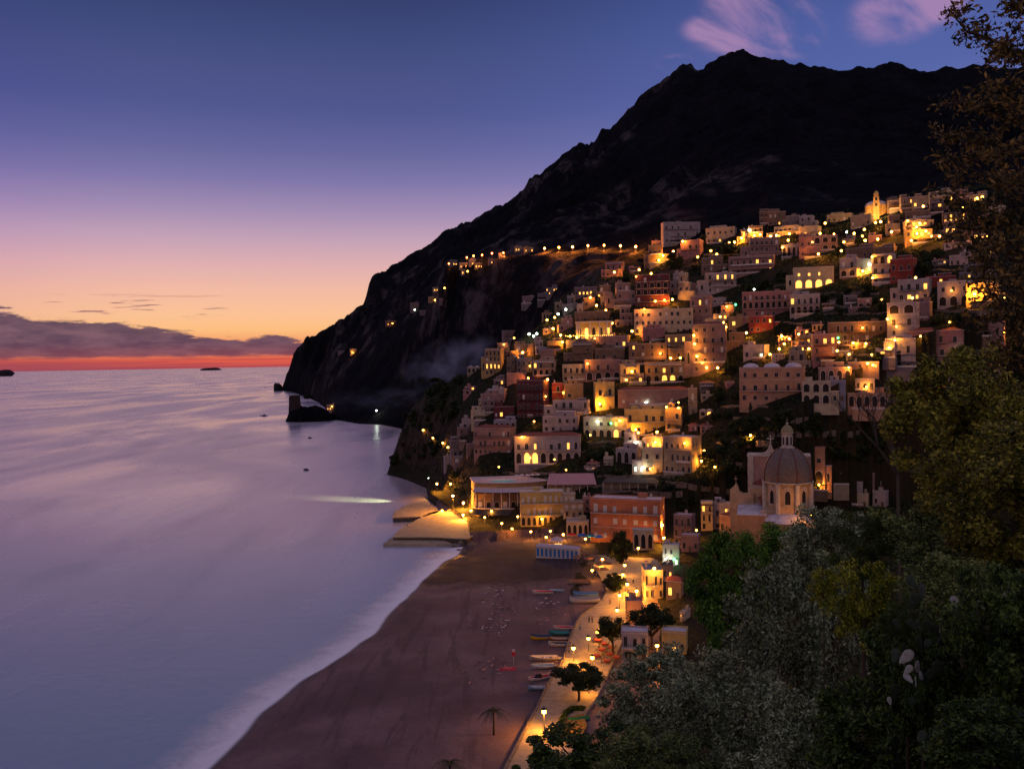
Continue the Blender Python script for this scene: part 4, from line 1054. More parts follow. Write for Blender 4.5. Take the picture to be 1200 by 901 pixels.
# ---- behind the beach
house(660, 579, 684, 607, 'cream', 3, 3, bal=(1, 2), shut=(1, 2), yaw=2)
house(683, 583, 693, 607, 'rose', 3, 1, yaw=2, bal=(2,))
house(967, 556, 991, 571, 'cream', 1, 2)
house(940, 526, 967, 572, 'salmon', 2, 2, roof='tile', arch=(0,), yaw=-6, lab='salmon building with lamp-lit arch immediately right of the domed church')
for k, (a0, b0, a1, b1, c_) in enumerate([(994, 566, 1010, 580, 'white'), (1008, 556, 1024, 570, 'mauve'), (1018, 566, 1036, 582, 'white'), (1024, 578, 1040, 594, 'white'), (1000, 580, 1018, 594, 'cream')]):
    house(a0, b0, a1, b1, c_, 1, 2)
hh('M', 65, 290, 225, 530, 'mauve', 3, 3, yaw=-20, lab='weathered mauve house with plants on its roof terrace at the ravine mouth')
hh('M', 270, 190, 355, 400, 'cream', 3, 2)
hh('M', 355, 200, 500, 400, 'white', 2, 2, push=4)
hh('M', 410, 290, 570, 420, 'pink', 1, 3, roof='tile', push=-2)
hh('M', 500, 240, 575, 400, 'white', 2, 1)
hh('M', 120, 440, 260, 560, 'pink', 1, 3)
house(752, 670, 777, 703, 'cream', 2, 4, yaw=6, d=9, lab='cream cafe house with blue-grey roof between the bright lane and the red-roofed house', rm=mat('bluegrey_roof', (0.22, 0.24, 0.34), 0.7, 0.3, 0.7, False), lm='the blue-grey-roofed cafe')
house(776, 664, 789, 680, 'grey', 1, 2, rm=mat('green_roof', (0.05, 0.09, 0.06), 0.7, 0.3, 0.7, False), lab='small house with dark green roof behind the red-roofed house')
house(781, 681, 801, 703, 'ochre', 1, 2, roof='tile', lab='ochre house with plain red roof beside the dark broad tree', lm='the red-roofed house')
house(733, 706, 753, 730, 'pink', 1, 2, rm=mat('pink_roof', (0.34, 0.16, 0.17), 0.8, 0.3, 0.7, False), lab='low house with dusty pink flat roof between the two umbrella pines')
house(729, 742, 760, 792, 'white', 3, 3, bal=(1,), lab='white house with dark door under the umbrella pines', lit=0)
house(777, 640, 797, 664, 'white', 2, 3, lit=[(0, 1), (0, 2)], cold=True, kind='shop', lab='white shop with green-white glowing front beside the steps', lm='the green-glowing shop')
house(742, 622, 766, 645, 'cream', 1, 3, arch=(0,), yaw=0, kind='restaurant', lab='open cream restaurant porch at the foot of the orange red hotel')
house(664, 612, 690, 628, 'cream', 1, 4, arch=(0,), yaw=0, kind='restaurant', lab='low cream beach restaurant with arched openings behind the umbrellas')
house(776, 742, 806, 770, 'yellow', 1, 3, lit=[(0, 1)], lab='low yellow-lit house under the right umbrella pine')
# ------------------------------------------------------------------ named buildings
house(609, 577, 662, 617, 'yellow', 3, 8, arch=(0,), shut=(1, 2), bal=(1, 2), yaw=3, trim=True, kind=HT, d=9, lab='yellow beachfront hotel with pale shutters above a row of ground-floor arches', lm='the yellow beachfront hotel')
orr = house(692, 587, 780, 637, 'orange', 3, 7, shut=(0, 1, 2), bal=(2,), yaw=-13, trim=True, kind=HT, d=9, lab='orange red beachfront hotel with white window surrounds, brightest at its right end', lm='the orange red hotel')

def site(name, px, py, yaw=0.0, push=0.0, r=None):
    g, rr = ground(px, py)
    if r is not None: g = P(px, py, r); rr = r
    elif push: g = P(px, py, rr + push); rr += push
    a, e = azel(px, py)
    return empty(name, g, math.atan2(-math.sin(a), math.cos(a)) + R(yaw)), rr, rr / FPX

M_awn = mat('pale_awning', (0.52, 0.42, 0.46), 0.8, 0.2, 1, False)
M_awnp = mat('pink_awning', (0.50, 0.26, 0.26), 0.8, 0.2, 1, False)
M_awnd = mat('dark_awning', (0.05, 0.045, 0.05), 0.8, 0.2, 1, False)
M_pool = mat('pool_water', (0.02, 0.42, 0.50), 0.1, 0.15, 1, False, emit=(0.02, 0.45, 0.55), estr=0.25)  # faint glow added so the pool shows; not a lamp

# pool hotel with its curved terraces
def front(x, hw, dep): return -dep * math.sqrt(max(0.0, 1 - (x / hw) ** 2))
def curved(m, x0, x1, hw, dep, z0, z1, yb, mi=0, n=22):
    xs = [x0 + (x1 - x0) * k / n for k in range(n + 1)]
    m.prism([(x, front(x, hw, dep)) for x in xs] + [(x1, yb), (x0, yb)], z0, z1, mi)
root, r_, s_ = site('hotel', 600, 588, yaw=8, push=7)
gz = root.location.z
z_at = lambda py: CAMH + r_ * azel(600, py)[1] - gz
tag(root, 'curved white-edged pool hotel with turquoise pool, lavender awning and dark lower awning', 'hotel')
THINGS.append([root, 600, 570, '', root['label']]); LANDM.append(('the curved pool hotel', 600, 570, root))
OBB.append((root.location.x, root.location.y + 5, root.rotation_euler.z, 40, 12, gz - 5, gz + 17))
zt = z_at(561); hw = 21; X0, X1 = -18.5, 20
m = MB(); curved(m, X0, X1, hw, 13.5, z_at(572), zt - 0.3, 9, 0); m.build('terrace_wall', [WM['ochre']], root)
m = MB(); curved(m, X0 - .5, X1 + .5, hw + 0.6, 14.0, zt - 0.3, zt, 12, 0); deck = m.build('pool_deck', [M_awn], root)
m = MB(); n = 30
m.prism([(-5 + 6.3 * math.cos(2 * math.pi * k / n), -6.5 + 2.8 * math.sin(2 * math.pi * k / n) + 0.18 * 6.3 * math.cos(2 * math.pi * k / n) * -1) for k in range(n)], zt + 0.01, zt + 0.06); m.build('pool', [M_pool], root)
m = MB()
for k in range(25):
    x = X0 + (X1 - X0) * k / 24; y = front(x, hw + .6, 14.0) + 0.15; m.box(x - 0.07, x + 0.07, y, y + .1, zt, zt + 0.9)
    if k < 24:
        x2 = X0 + (X1 - X0) * (k + 1) / 24; y2 = front(x2, hw + .6, 14.0) + 0.15; m.tube([(x, y, zt + .9), (x2, y2, zt + .9)], 0.07, 4)
m.build('railing', [M_trim], root)
m = MB(); n = 24; za, zb = z_at(566.5), z_at(571)      # long sloping awning
top_, bot_ = [], []
for k in range(n + 1):
    x = X0 + (13 - X0) * k / n; top_.append((x, front(x, hw, 13.6) - 0.05, za)); bot_.append((x * 1.04, front(x, hw, 13.6) - 2.6, zb))
m.add(top_ + bot_, [(k, k + 1, n + 2 + k, n + 1 + k) for k in range(n)])
m.add([(a, b_, c - 0.14) for a, b_, c in top_ + bot_], [(k, n + 1 + k, n + 2 + k, k + 1) for k in range(n)]); m.build('awning', [M_awn], root)
zl = z_at(590)
m = MB(); curved(m, X0, X1, hw, 11.5, -6, z_at(574), 9, 0); m.build('lower_wall', [WM['brown']], root)
m = MB(); curved(m, X0, X1, hw, 14.2, zl - 0.3, zl, 5, 0); bl = m.build('balcony', [M_trim], root)
for k in range(11):
    x = X0 + 0.6 + (X1 - X0 - 1.2) * k / 10; y = front(x, hw, 13.8) + 0.25
    m = MB(); m.box(x - 0.2, x + 0.2, y, y + 0.4, zl, z_at(572)); m.build('column', [M_trim], root)
    if k < 10: 
        xm = x + (X1 - X0) / 20; place_win(root, 'arch' if k % 3 else 'shut', 0, 0, 2.0, 2.7, 0, math.atan2(-xm, 40) * -1, (xm, front(xm, hw, 11.5) - 0.03, zl + 0.1))
m = MB(); top_, bot_ = [], []
for k in range(n + 1):
    x = X0 - 2 + (16 - X0) * k / n; top_.append((x, front(x * .92, hw, 14.2) - 0.05, zl - 0.4)); bot_.append((x * 1.05, front(x * .92, hw, 14.2) - 3.6, z_at(596)))
m.add(top_ + bot_, [(k, k + 1, n + 2 + k, n + 1 + k) for k in range(n)])
m.add([(a, b_, c - 0.14) for a, b_, c in top_ + bot_], [(k, n + 1 + k, n + 2 + k, k + 1) for k in range(n)]); m.build('awning', [M_awnd], root)
m = MB(); curved(m, X0 + 1, 12, hw, 15.5, -6, z_at(606), 4, 0); m.build('base_wall', [WM['ochre']], root)
for k in range(16):
    x = X0 + 2 + 28.5 * k / 15; y = front(x, hw, 15.5) + 0.05
    m = MB(); m.box(x - 0.16, x + 0.16, y, y + 0.3, z_at(606), z_at(597) + 0.6); m.build('column', [M_trim], root)
# parasols on the pool deck
M_canv = mat('white_canvas', (0.55, 0.46, 0.48), 0.8, 0.15, 1, False)
def parasol(loc, rad, h, m_, lab, group=None, name='parasol', tilt=0):
    ro = empty(name, loc); tag(ro, lab, 'parasol', group)
    m = MB(); m.tube([(0, 0, 0), (0, 0, h)], 0.05, 6); m.build('pole', [M_trim], ro)
    m = MB(); m.lathe([(rad, h - 0.55), (rad * .96, h - 0.5), (rad * 0.5, h - 0.12), (0.02, h + 0.12)], 8, 0, smooth=False); m.lathe([(rad, h - 0.78), (rad, h - 0.55)], 8, 0, smooth=False); m.build('canopy', [m_], ro)
    return ro
mw = root.matrix_basis.copy()
for k in range(7):
    x = 2.0 + 2.6 * k; lw = Matrix.Translation(root.location) @ Matrix.Rotation(root.rotation_euler.z, 4, 'Z') @ Vector((x, front(x, hw, 14) + 10.5 + (k % 2) * 1.2, zt))
    o = parasol(lw, 1.3, 2.3, M_canv, None, 'white parasols on the pool deck'); THINGS.append([o, *topix(lw), 'white parasol on the pool deck', None])

# awning restaurant right of the pool hotel
def awning_rest(px0, px1, py0, py1, pyb, lab, lm, mt, yaw=0):
    pc = (px0 + px1) / 2; ro, r2, s2 = site('restaurant', pc, pyb, yaw)
    wd = (px1 - px0) * s2; z1 = (pyb - py1) * s2; z0 = (pyb - py0) * s2
    tag(ro, lab, 'restaurant'); THINGS.append([ro, pc, (py0 + pyb) / 2, '', lab]); LANDM.append((lm, pc, (py0 + pyb) / 2, ro))
    m = MB(); m.box(-wd / 2, wd / 2, 1.5, 8, -5, z1 + 0.1); m.build('wall', [WM['buff']], ro)
    m = MB(); m.add([(-wd / 2, -1.5, z1), (wd / 2, -1.5, z1), (wd / 2 - 1, 8, z0), (-wd / 2 + 1, 8, z0), (-wd / 2, -1.5, z1 - .15), (wd / 2, -1.5, z1 - .15), (wd / 2 - 1, 8, z0 - .15), (-wd / 2 + 1, 8, z0 - .15)], [(0, 1, 2, 3), (7, 6, 5, 4), (0, 4, 5, 1), (1, 5, 6, 2), (3, 2, 6, 7), (0, 3, 7, 4)]); m.build('awning', [mt], ro)
    n = 7
    for k in range(n):
        x = -wd / 2 + 0.4 + (wd - 0.8) * k / (n - 1); m = MB(); m.box(x - .13, x + .13, -1.3, -1.05, -4, z1 - .15); m.build('column', [M_trim], ro)
    m = MB(); m.box(-wd / 2, wd / 2, -1.6, 1.5, -5, -0.05); fl = m.build('floor', [M_stone], ro); railing(fl, -wd / 2, wd / 2, -1.5, -1.4, 0)
    OBB.append((ro.location.x, ro.location.y + 3, ro.rotation_euler.z, wd, 9, ro.location.z - 5, ro.location.z + z0))
    return ro
awning_rest(641, 699, 557, 567, 579, 'open restaurant under a broad pink awning right of the curved pool hotel', 'the pink-awning restaurant', M_awnp)
awning_rest(706, 770, 562, 565, 574, 'dark terraced shed with low flat roof on the slope above the orange red hotel', 'the dark sloping shed', mat('dark_roof', (0.06, 0.05, 0.055), 0.9, 0.3, 1, False), -8)

# colonnade restaurant, brightly lit
ro, r2, s2 = site('restaurant', 696, 398, 0)
lab = 'brightly floodlit colonnade restaurant with glowing columns, the brightest spot of the upper left town'
tag(ro, lab, 'restaurant'); THINGS.append([ro, 696, 388, '', lab]); LANDM.append(('the bright colonnade restaurant', 696, 388, ro))
wd, ht = 42 * s2, 20 * s2
m = MB(); m.box(-wd / 2, wd / 2, 2.0, 8, -6, ht); m.build('wall', [WM['yellow']], ro)
m = MB(); m.box(-wd / 2 - .3, wd / 2 + .3, -1.2, 8.2, ht, ht + 0.5); m.build('roof', [M_trim], ro)
m = MB(); m.box(-wd / 2 - 6, wd / 2, -5.0, 2.0, -6, 0); m.build('terrace', [M_conc], ro)
for k, x in enumerate((-0.46, -0.40, -0.10, 0.16, 0.36, 0.46)):
    m = MB(); m.tube([(x * wd, -0.8, 0), (x * wd, -0.8, ht)], 0.42, 10); m.build('column', [M_trim], ro)
for k in range(5):
    place_win(ro, 'winl' if k in (1, 4) else 'arch', -wd / 2 + wd * (k + .5) / 5, 0.3, 2.2, ht * .7, 1.98)
    for zz in (1.2,):
        ld = bpy.data.lights.new('wall_light', 'POINT'); ld.energy = 420; ld.color = (1, 0.55, 0.16); ld.shadow_soft_size = 0.4
        lo = link('wall_light', ld, ro, (-wd / 2 + wd * (k + .3) / 5, 0.3, zz + (k % 2) * 3))
OBB.append((ro.location.x, ro.location.y + 4, ro.rotation_euler.z, wd, 8, ro.location.z - 6, ro.location.z + ht))
BULB = MB(); BULB.lathe([(0.0, 0.20), (0.16, 0.12), (0.2, 0), (0.16, -0.12), (0.0, -0.2)], 8); BULBM = BULB.mesh('bulb', [M_bulb])
sl_ = empty('string_lights', (ro.location.x, ro.location.y, ro.location.z), ro.rotation_euler.z); tag(sl_, 'string of warm bulbs along the terrace of the bright colonnade restaurant', 'string lights')
m = MB(); pts = [(-wd / 2 - 6 + k * (wd + 6) / 24, -5.1, 2.5 - 0.35 * math.sin(math.pi * (k % 4) / 4)) for k in range(25)]; m.tube(pts, 0.03, 4); m.build('cable', [M_iron], sl_)
for p in pts: link('bulb', BULBM, sl_, p, None, (1.2, 1.2, 1.2))

# ---- domed church
ch = empty('domed_church', (0, 0, 0)); rc = 297.0; cp = P(923.5, 621, rc); a_c = math.atan2(cp.x, cp.y)
GZ = 19.0; ch.location = (cp.x, cp.y, GZ); ch.rotation_euler = (0, 0, -a_c)
lab = 'church with large tiled dome, lantern and salmon drum standing before the dark gardens'
tag(ch, lab, 'church'); THINGS.append([ch, 923, 560, '', lab]); LANDM.append(('the domed church', 923, 555, ch))
sc = rc / FPX; zz = lambda py, rr=rc: CAMH + rr * azel(923, py)[1] - GZ
M_dome = mat('majolica_dome_tiles', (0.17, 0.125, 0.10), 0.55, 0.45, 1.6, False, bump=0.6, col2=(0.11, 0.075, 0.06))
M_rib = mat('dome_rib', (0.16, 0.06, 0.05), 0.7, 0.3, 2, False)
M_ch = mat('church_plaster', (0.50, 0.33, 0.20), 0.9, 0.3, 0.4, True, bump=0.3)
M_cht = mat('church_trim', (0.52, 0.43, 0.36), 0.85, 0.3, 0.8, True)
zd0, zd1 = zz(597), zz(563)
m = MB(); R8 = 7.25
oct_ = [(R8 * math.cos(math.pi / 8 + k * math.pi / 4), R8 * math.sin(math.pi / 8 + k * math.pi / 4)) for k in range(8)]
m.prism(oct_, zd0 - 1, zd1); drum = m.build('drum_wall', [M_ch], ch)
for k in range(8):
    x, y = oct_[k]; m = MB(); aa = math.pi / 8 + k * math.pi / 4
    m.prism([(x * 1.05 + 0.75 * math.cos(b_), y * 1.05 + 0.75 * math.sin(b_)) for b_ in np.linspace(0, 2 * math.pi, 9)[:-1]], zd0 - 1, zd1 - 0.4); m.build('pilaster', [M_cht], drum)
m = MB(); m.lathe([(7.3, zd1 - 0.5), (8.0, zd1 - 0.2), (8.0, zd1 + 0.05), (7.4, zd1 + 0.15)], 32); m.build('cornice', [M_cht], ch)
for k in range(8):
    aa = k * math.pi / 4 - math.pi / 2; ap = R8 * math.cos(math.pi / 8) + 0.02
    wn = place_win(ch, 'arch', 0, 0, 1.7, 4.3, 0, aa + math.pi / 2, (ap * math.cos(aa), ap * math.sin(aa), zd0 + 2.6))
    m = MB(); m.box(-1.3, 1.3, -0.25, 0.02, 4.75, 4.95); m.prismy([(-1.35, 4.95), (1.35, 4.95), (0, 5.75)], -0.22, 0.02); m.box(-1.3, 1.3, -0.3, 0.02, -0.5, -0.2)
    o = m.build('window_hood', [M_cht], ch, wn.location); o.rotation_euler = (0, 0, aa + math.pi / 2)
prof = []
HD = zz(524) - zd1
for k in range(19):
    tt = k / 18 * math.pi / 2 * 0.93; prof.append((7.65 * math.cos(tt) ** 0.92 * (1 + 0.03 * math.sin(2 * tt)), HD * math.sin(tt) / math.sin(math.pi / 2 * 0.93) + zd1 + 0.1))
m = MB(); m.lathe(prof, 48); dm = m.build('dome', [M_dome], ch)
for k in range(8):
    aa = k * math.pi / 4 + math.pi / 8; m = MB(); m.tube([((r0 + 0.05) * math.cos(aa), (r0 + 0.05) * math.sin(aa), z0) for r0, z0 in prof], [0.30 - 0.010 * i for i in range(19)], 6); m.build('rib', [M_rib], dm)
zl0 = zz(525)
m = MB(); m.lathe([(2.3, zl0 - 0.3), (2.3, zl0 + 0.3), (1.75, zl0 + 0.5), (1.6, zl0 + 0.6), (1.6, zl0 + 4.6), (2.0, zl0 + 4.8), (2.0, zl0 + 5.1)], 16, smooth=False); ln_ = m.build('lantern', [M_cht], ch)
for k in range(8):
    aa = k * math.pi / 4 - math.pi / 2; place_win(ln_, 'arch', 0, 0, 0.7, 2.8, 0, aa + math.pi / 2, (1.6 * math.cos(aa), 1.6 * math.sin(aa), zl0 + 1.1), 'lantern_window')
m = MB(); m.lathe([(1.9, zl0 + 5.1), (1.75, zl0 + 6.0), (1.2, zl0 + 6.9), (0.4, zl0 + 7.5), (0.0, zl0 + 7.6)], 16); m.build('lantern_cap', [mat('lantern_tiles', (0.30, 0.24, 0.12), 0.6, 0.4, 2, False)], ch)
m = MB(); m.lathe([(0.0, 0.0), (0.35, 0.15), (0.4, 0.4), (0.3, 0.7), (0.0, 0.8)], 10, 0, (0, 0, zl0 + 7.5)); m.tube([(0, 0, zl0 + 8.2), (0, 0, zl0 + 9.4)], 0.07, 5); m.build('finial', [M_cht], ch)
m = MB(); m.box(-8.0, 8.0, -5.5, 8.5, -4, zd0); m.build('crossing_wall', [M_ch], ch)
m = MB(); m.box(-8.3, 8.3, -5.8, 8.8, zd0, zd0 + 0.35); m.build('ledge', [M_cht], ch)
ar = 7.0; za = zz(608) + 0.4                                   # apse towards the camera
m = MB(); m.prism([(ar * math.cos(b_), -5.5 + 0.85 * ar * math.sin(b_)) for b_ in np.linspace(math.pi, 2 * math.pi, 17)], -4, za); ap_ = m.build('apse_wall', [M_ch], ch)
m = MB(); m.lathe([((ar + 0.5) * math.cos(q_), 2.6 * math.sin(q_)) for q_ in np.linspace(0, math.pi / 2, 7)], 20, 0, (0, -5.0, za), True, math.pi, 2 * math.pi); m.build('apse_roof', [M_roof], ch)
for b_ in (-0.65, 0.0, 0.65):
    aa = -math.pi / 2 + b_; place_win(ap_, 'arch', 0, 0, 1.3, 2.4, 0, aa + math.pi / 2, (ar * math.cos(aa) * 1.01, -5.5 + 0.86 * ar * math.sin(aa), za - 3.4))
m = MB(); x0, x1 = (870 - 923.5) * sc, (901 - 923.5) * sc; m.box(x0, x1, -7, 4, -4, zz(600)); m.build('chapel_wall', [mat('chapel_orange', (0.46, 0.24, 0.12), 0.9, 0.25, 0.5, True)], ch)
m = MB(); m.add([(x0 - .3, -7.3, zz(600)), (x1 + .1, -7.3, zz(600)), (x1 + .1, 4.2, zz(600) + 1.9), (x0 - .3, 4.2, zz(600) + 1.9), (x0 - .3, -7.3, zz(600) - .2), (x1 + .1, -7.3, zz(600) - .2), (x1 + .1, 4.2, zz(600) - .2), (x0 - .3, 4.2, zz(600) - .2)], [(0, 1, 2, 3), (0, 4, 5, 1), (1, 5, 6, 2), (3, 2, 6, 7), (0, 3, 7, 4)]); m.build('chapel_roof', [M_roof], ch)
rr = 316; m = MB(); sx = rr / FPX; fx0, fx1 = (882 - 923.5) * sx, (948 - 923.5) * sx; ft = CAMH + rr * azel(900, 533)[1] - GZ
m.box(fx0, fx1, 14, 22, -4, ft); m.box(fx0 - 0.3, fx0 + 1.6, 13.6, 14.0, -4, ft + 0.2, 1); m.box(fx0 - 0.5, fx1, 13.7, 22.2, ft, ft + 0.45, 1)
m.build('facade_wall', [mat('church_pink', (0.42, 0.24, 0.20), 0.9, 0.25, 0.4, True), M_cht], ch)
m = MB(); cxx = (905.5 - 923.5) * sx; pts = [(fx0 + 2.2, ft + 0.45), (cxx - 1.5, ft + 1.4), (cxx - .6, ft + 2.8), (cxx - .5, ft + 3.6), (cxx + .5, ft + 3.6), (cxx + .6, ft + 2.8), (cxx + 1.5, ft + 1.4), (cxx + 5, ft + 0.45)]; m.prismy(pts, 15, 16.2); m.build('gable', [M_cht], ch)
m = MB(); z0 = ft + 3.6; m.box(cxx - .16, cxx + .16, 15.4, 15.7, z0, z0 + 3.6); m.box(cxx - 1.15, cxx + 1.15, 15.38, 15.72, z0 + 2.1, z0 + 2.45); m.build('cross', [M_cht], ch)
m = MB(); y0_, y1_ = -2, 14; xa, xb = (884 - 923.5) * .295, (903 - 923.5) * .295
m.add([(xa, y1_, ft - 9), (xb, y1_, ft - 6.5), (xb + 1, y0_, zz(590)), (xa + 3.5, y0_, zz(592))], [(0, 3, 2, 1)]); m.box(xa + .2, xb + 1, 4, y1_, -4, ft - 9.4, 1); m.build('nave_roof', [M_tile, M_ch], ch)
m = MB(); gx0, gx1 = (859 - 923.5) * .283, (886 - 923.5) * .283; gt = zz(573, 302)
m.prismy([(gx0, -4), (gx1, -4), (gx1, gt - 1.6), (gx0 + 4.2, gt - 1.8), (gx0 + 3.0, gt - 1.1), (gx0 + 2.6, gt + 0.4), (gx0 + 1.9, gt + 1.7), (gx0 + 1.2, gt + 0.4), (gx0, gt - .6)], 3.0, 6.5); m.box(gx0 + 1.83, gx0 + 1.97, 4.5, 4.64, gt + 1.7, gt + 4.0); m.box(gx0 + 1.4, gx0 + 2.4, 4.49, 4.65, gt + 3.0, gt + 3.16)
m.build('side_gable', [M_ch], ch)
OBB.append((cp.x, cp.y, -a_c, 18, 24, 10, GZ + 30))
tw = house(966, 560, 968, 562, 'salmon', 1, 1) if False else None

# ---- floodlit church on the hill
ro, r2, s2 = site('hill_church', 1027, 256, 0)
lab = 'small floodlit golden church with pale dome and bell tower at the top of town'
tag(ro, lab, 'church'); THINGS.append([ro, 1027, 244, '', lab]); LANDM.append(('the golden hilltop church', 1027, 244, ro))
m = MB(); rb = 11.5 * s2
m.prism([(rb * math.cos(b_), 8 + rb * math.sin(b_)) for b_ in np.linspace(0, 2 * math.pi, 13)[:-1]], -6, 15 * s2); m.build('wall', [WM['ochre']], ro)
m = MB(); m.lathe([(rb * 1.04, 15 * s2), (rb * 1.04, 15.6 * s2)] + [(rb * math.cos(q_), 15.6 * s2 + 5.5 * s2 * math.sin(q_)) for q_ in np.linspace(0, math.pi / 2, 8)], 28, 0, (0, 8, 0)); m.build('dome', [mat('blue_grey_dome', (0.42, 0.38, 0.46), 0.7, 0.2, 0.5, False)], ro)
m = MB(); tws = 2.9 * s2; m.box(-tws, tws, -4.5, -4.5 + 2 * tws, -6, 22 * s2); m.box(-tws - .25, tws + .25, -4.75, -4.25 + 2 * tws, 15 * s2, 15 * s2 + .3); m.box(-tws * .8, tws * .8, -4.5 + .2 * tws, -4.5 + 1.8 * tws, 22 * s2, 25.5 * s2); bt = m.build('bell_tower', [WM['ochre']], ro)
m = MB(); m.lathe([(tws * .9, 0), (tws * .7, 1.2), (0.1, 2.2), (0, 2.4)], 10, 0, (0, -4.5 + tws, 25.5 * s2)); m.build('tower_cap', [WM['yellow']], ro)
for zq in (12, 18): place_win(bt, 'arch', 0, zq * s2, 1.6, 2.4, -4.52)
for (lx, ly, lz, en) in ((-9, -7, 2.0, 14000), (8, -8, 1.5, 9000), (0, -12, 2.0, 9000)):
    ld = bpy.data.lights.new('floodlight', 'POINT'); ld.energy = en; ld.color = (1, 0.50, 0.10); ld.shadow_soft_size = 0.5
    m = MB(); m.box(-.3, .3, -.2, .2, -.3, .1); o = m.build('floodlight_case', [M_iron], ro, (lx, ly - 0.3, lz - 0.5)); link('floodlight', ld, ro, (lx, ly, lz))
OBB.append((ro.location.x, ro.location.y + 6, ro.rotation_euler.z, 2 * rb, 2 * rb + 3, ro.location.z - 6, ro.location.z + 16))

# ---- coast tower, islets, far rocks
def lump(name, c, rx, ry, h, mt, seed=0, n=26, lab=None, cat=None, flat=1.0):
    vs = []; fs = []; K = 9
    for i in range(n):
        a = 2 * math.pi * i / n
        for k in range(K):
            s = k / (K - 1)
            q_ = float(fbm(np.array([math.cos(a) * 1.7 + seed * 5 + s]), np.array([math.sin(a) * 1.7 + s * 2]), seed, 4)[0])
            rad = math.cos(s * math.pi / 2) ** flat * (1 + 0.45 * q_)
            vs.append((rx * rad * math.cos(a), ry * rad * math.sin(a), h * (math.sin(s * math.pi / 2) * (1 + (0.35 * q_ if k < K - 1 else 0))) - (0.15 * h if k == 0 else 0)))
    for i in range(n):
        for k in range(K - 1):
            fs.append((i * K + k, ((i + 1) % n) * K + k, ((i + 1) % n) * K + k + 1, i * K + k + 1))
    me = npmesh(name, np.array(vs), np.array(fs), [mt]); o = link(name, me, None, c)
    if lab: tag(o, lab, cat)
    return o
M_rock = mat('sea_rock', (0.020, 0.015, 0.016), 1.0, 0.4, 0.05, False, bump=0.6)
c = xyr(325, 2860); lump('sea_rock', (*c, -2), 14, 14, 24, M_rock, 3, lab='dark sea stack just off the tip of the cape', cat='sea rock')
def far_at(px, r): a = azel(px, 430)[0]; return (r * math.sin(a), r * math.cos(a), -6)
M_isl = mat('island_rock', (0.03, 0.018, 0.024), 1.0, 0.3, 0.001, False)
o = lump('islet', far_at(246, 27000), 300, 300, 78, M_isl, 5, lab='small low islet on the horizon in mid sea', cat='islet', flat=.6)
lump('islet', far_at(-2, 15500), 210, 200, 95, M_isl, 8, lab='dark islet cut by the left edge of the picture', cat='islet', flat=.6)
for (px_, py_, hh_) in ((345.5, 479, 13.5),):
    a_, r2 = azel(px_, 476)[0], 1262
    gz_ = hz(r2 * math.sin(a_), r2 * math.cos(a_)); tz = CAMH + r2 * azel(px_, 463.5)[1]
    ro = empty('watchtower', (r2 * math.sin(a_), r2 * math.cos(a_), gz_), -a_); tag(ro, 'dark square watchtower on the rocky point by the sea', 'watchtower')
    THINGS.append([ro, px_, 470, '', ro['label']])
    M_tow = mat('tower_stone', (0.045, 0.03, 0.03), 1, 0.3, 0.3, True)
    hgt = tz - gz_; m = MB(); wb, wt = 8.6, 7.4
    m.add([(-wb, -wb, -8), (wb, -wb, -8), (wb, wb, -8), (-wb, wb, -8), (-wt, -wt, hgt), (wt, -wt, hgt), (wt, wt, hgt), (-wt, wt, hgt)], [(4, 5, 6, 7), (0, 1, 5, 4), (1, 2, 6, 5), (2, 3, 7, 6), (3, 0, 4, 7)]); m.build('wall', [M_tow], ro)
    m = MB()
    for k in range(5): m.box(-wt + k * 3.3, -wt + k * 3.3 + 1.6, -wt, -wt + 0.8, hgt, hgt + 1.2)
    m.build('battlement', [M_tow], ro)
house(383, 474.5, 396, 481.5, 'grey', 1, 4, lit=[(0, 0), (0, 1), (0, 3)], d=8, lab='low house with three tiny lights beside the watchtower')

# ---- beach huts, kiosk, umbrellas
M_blue = mat('blue_paint', (0.03, 0.16, 0.42), 0.6, 0.2, 2, False); M_hut = mat('hut_white', (0.60, 0.52, 0.52), 0.7, 0.25, 2, True)
ends = [onz(628, 651, 2.9), onz(678, 655, 2.9)]
NHUT = 10; dv = (ends[1] - ends[0]) / NHUT; ha = math.atan2(dv.y, dv.x); hw_ = dv.length
hut0 = None
for k in range(NHUT):
    p = ends[0] + dv * (k + .5)
    if hut0 is None:
        hut0 = empty('beach_hut', p, ha)
        m = MB(); m.box(-hw_ * .47, hw_ * .47, 0, 2.4, -1.0, 3.6); m.build('wall', [M_hut], hut0)
        m = MB(); m.add([(-hw_ * .49, -.3, 3.6), (hw_ * .49, -.3, 3.6), (hw_ * .49, 2.6, 4.2), (-hw_ * .49, 2.6, 4.2), (-hw_ * .49, -.3, 3.5), (hw_ * .49, -.3, 3.5), (hw_ * .49, 2.6, 3.6), (-hw_ * .49, 2.6, 3.6)], [(0, 1, 2, 3), (0, 4, 5, 1), (1, 5, 6, 2), (2, 6, 7, 3), (3, 7, 4, 0)]); m.build('roof', [M_awn], hut0)
        m = MB(); m.box(-.45, .45, -.07, 0.02, 0.0, 2.9); m.build('door', [M_blue], hut0); h = hut0
    else:
        h = copy_tree(hut0); h.location = p
    tag(h, None, 'beach hut', 'row of white beach huts with blue doors')
    h['label'] = ['white beach hut with blue door, leftmost of the row'] and f"white beach hut with blue door, {['first','second','third','fourth','fifth','sixth','seventh','eighth','ninth','last'][k]} from the left end of the hut row"
kp = onz(653, 641, 3.2); ro = empty('beach_kiosk', kp, 0); tag(ro, 'brightly lit round kiosk with pale conical roof behind the beach huts', 'kiosk')
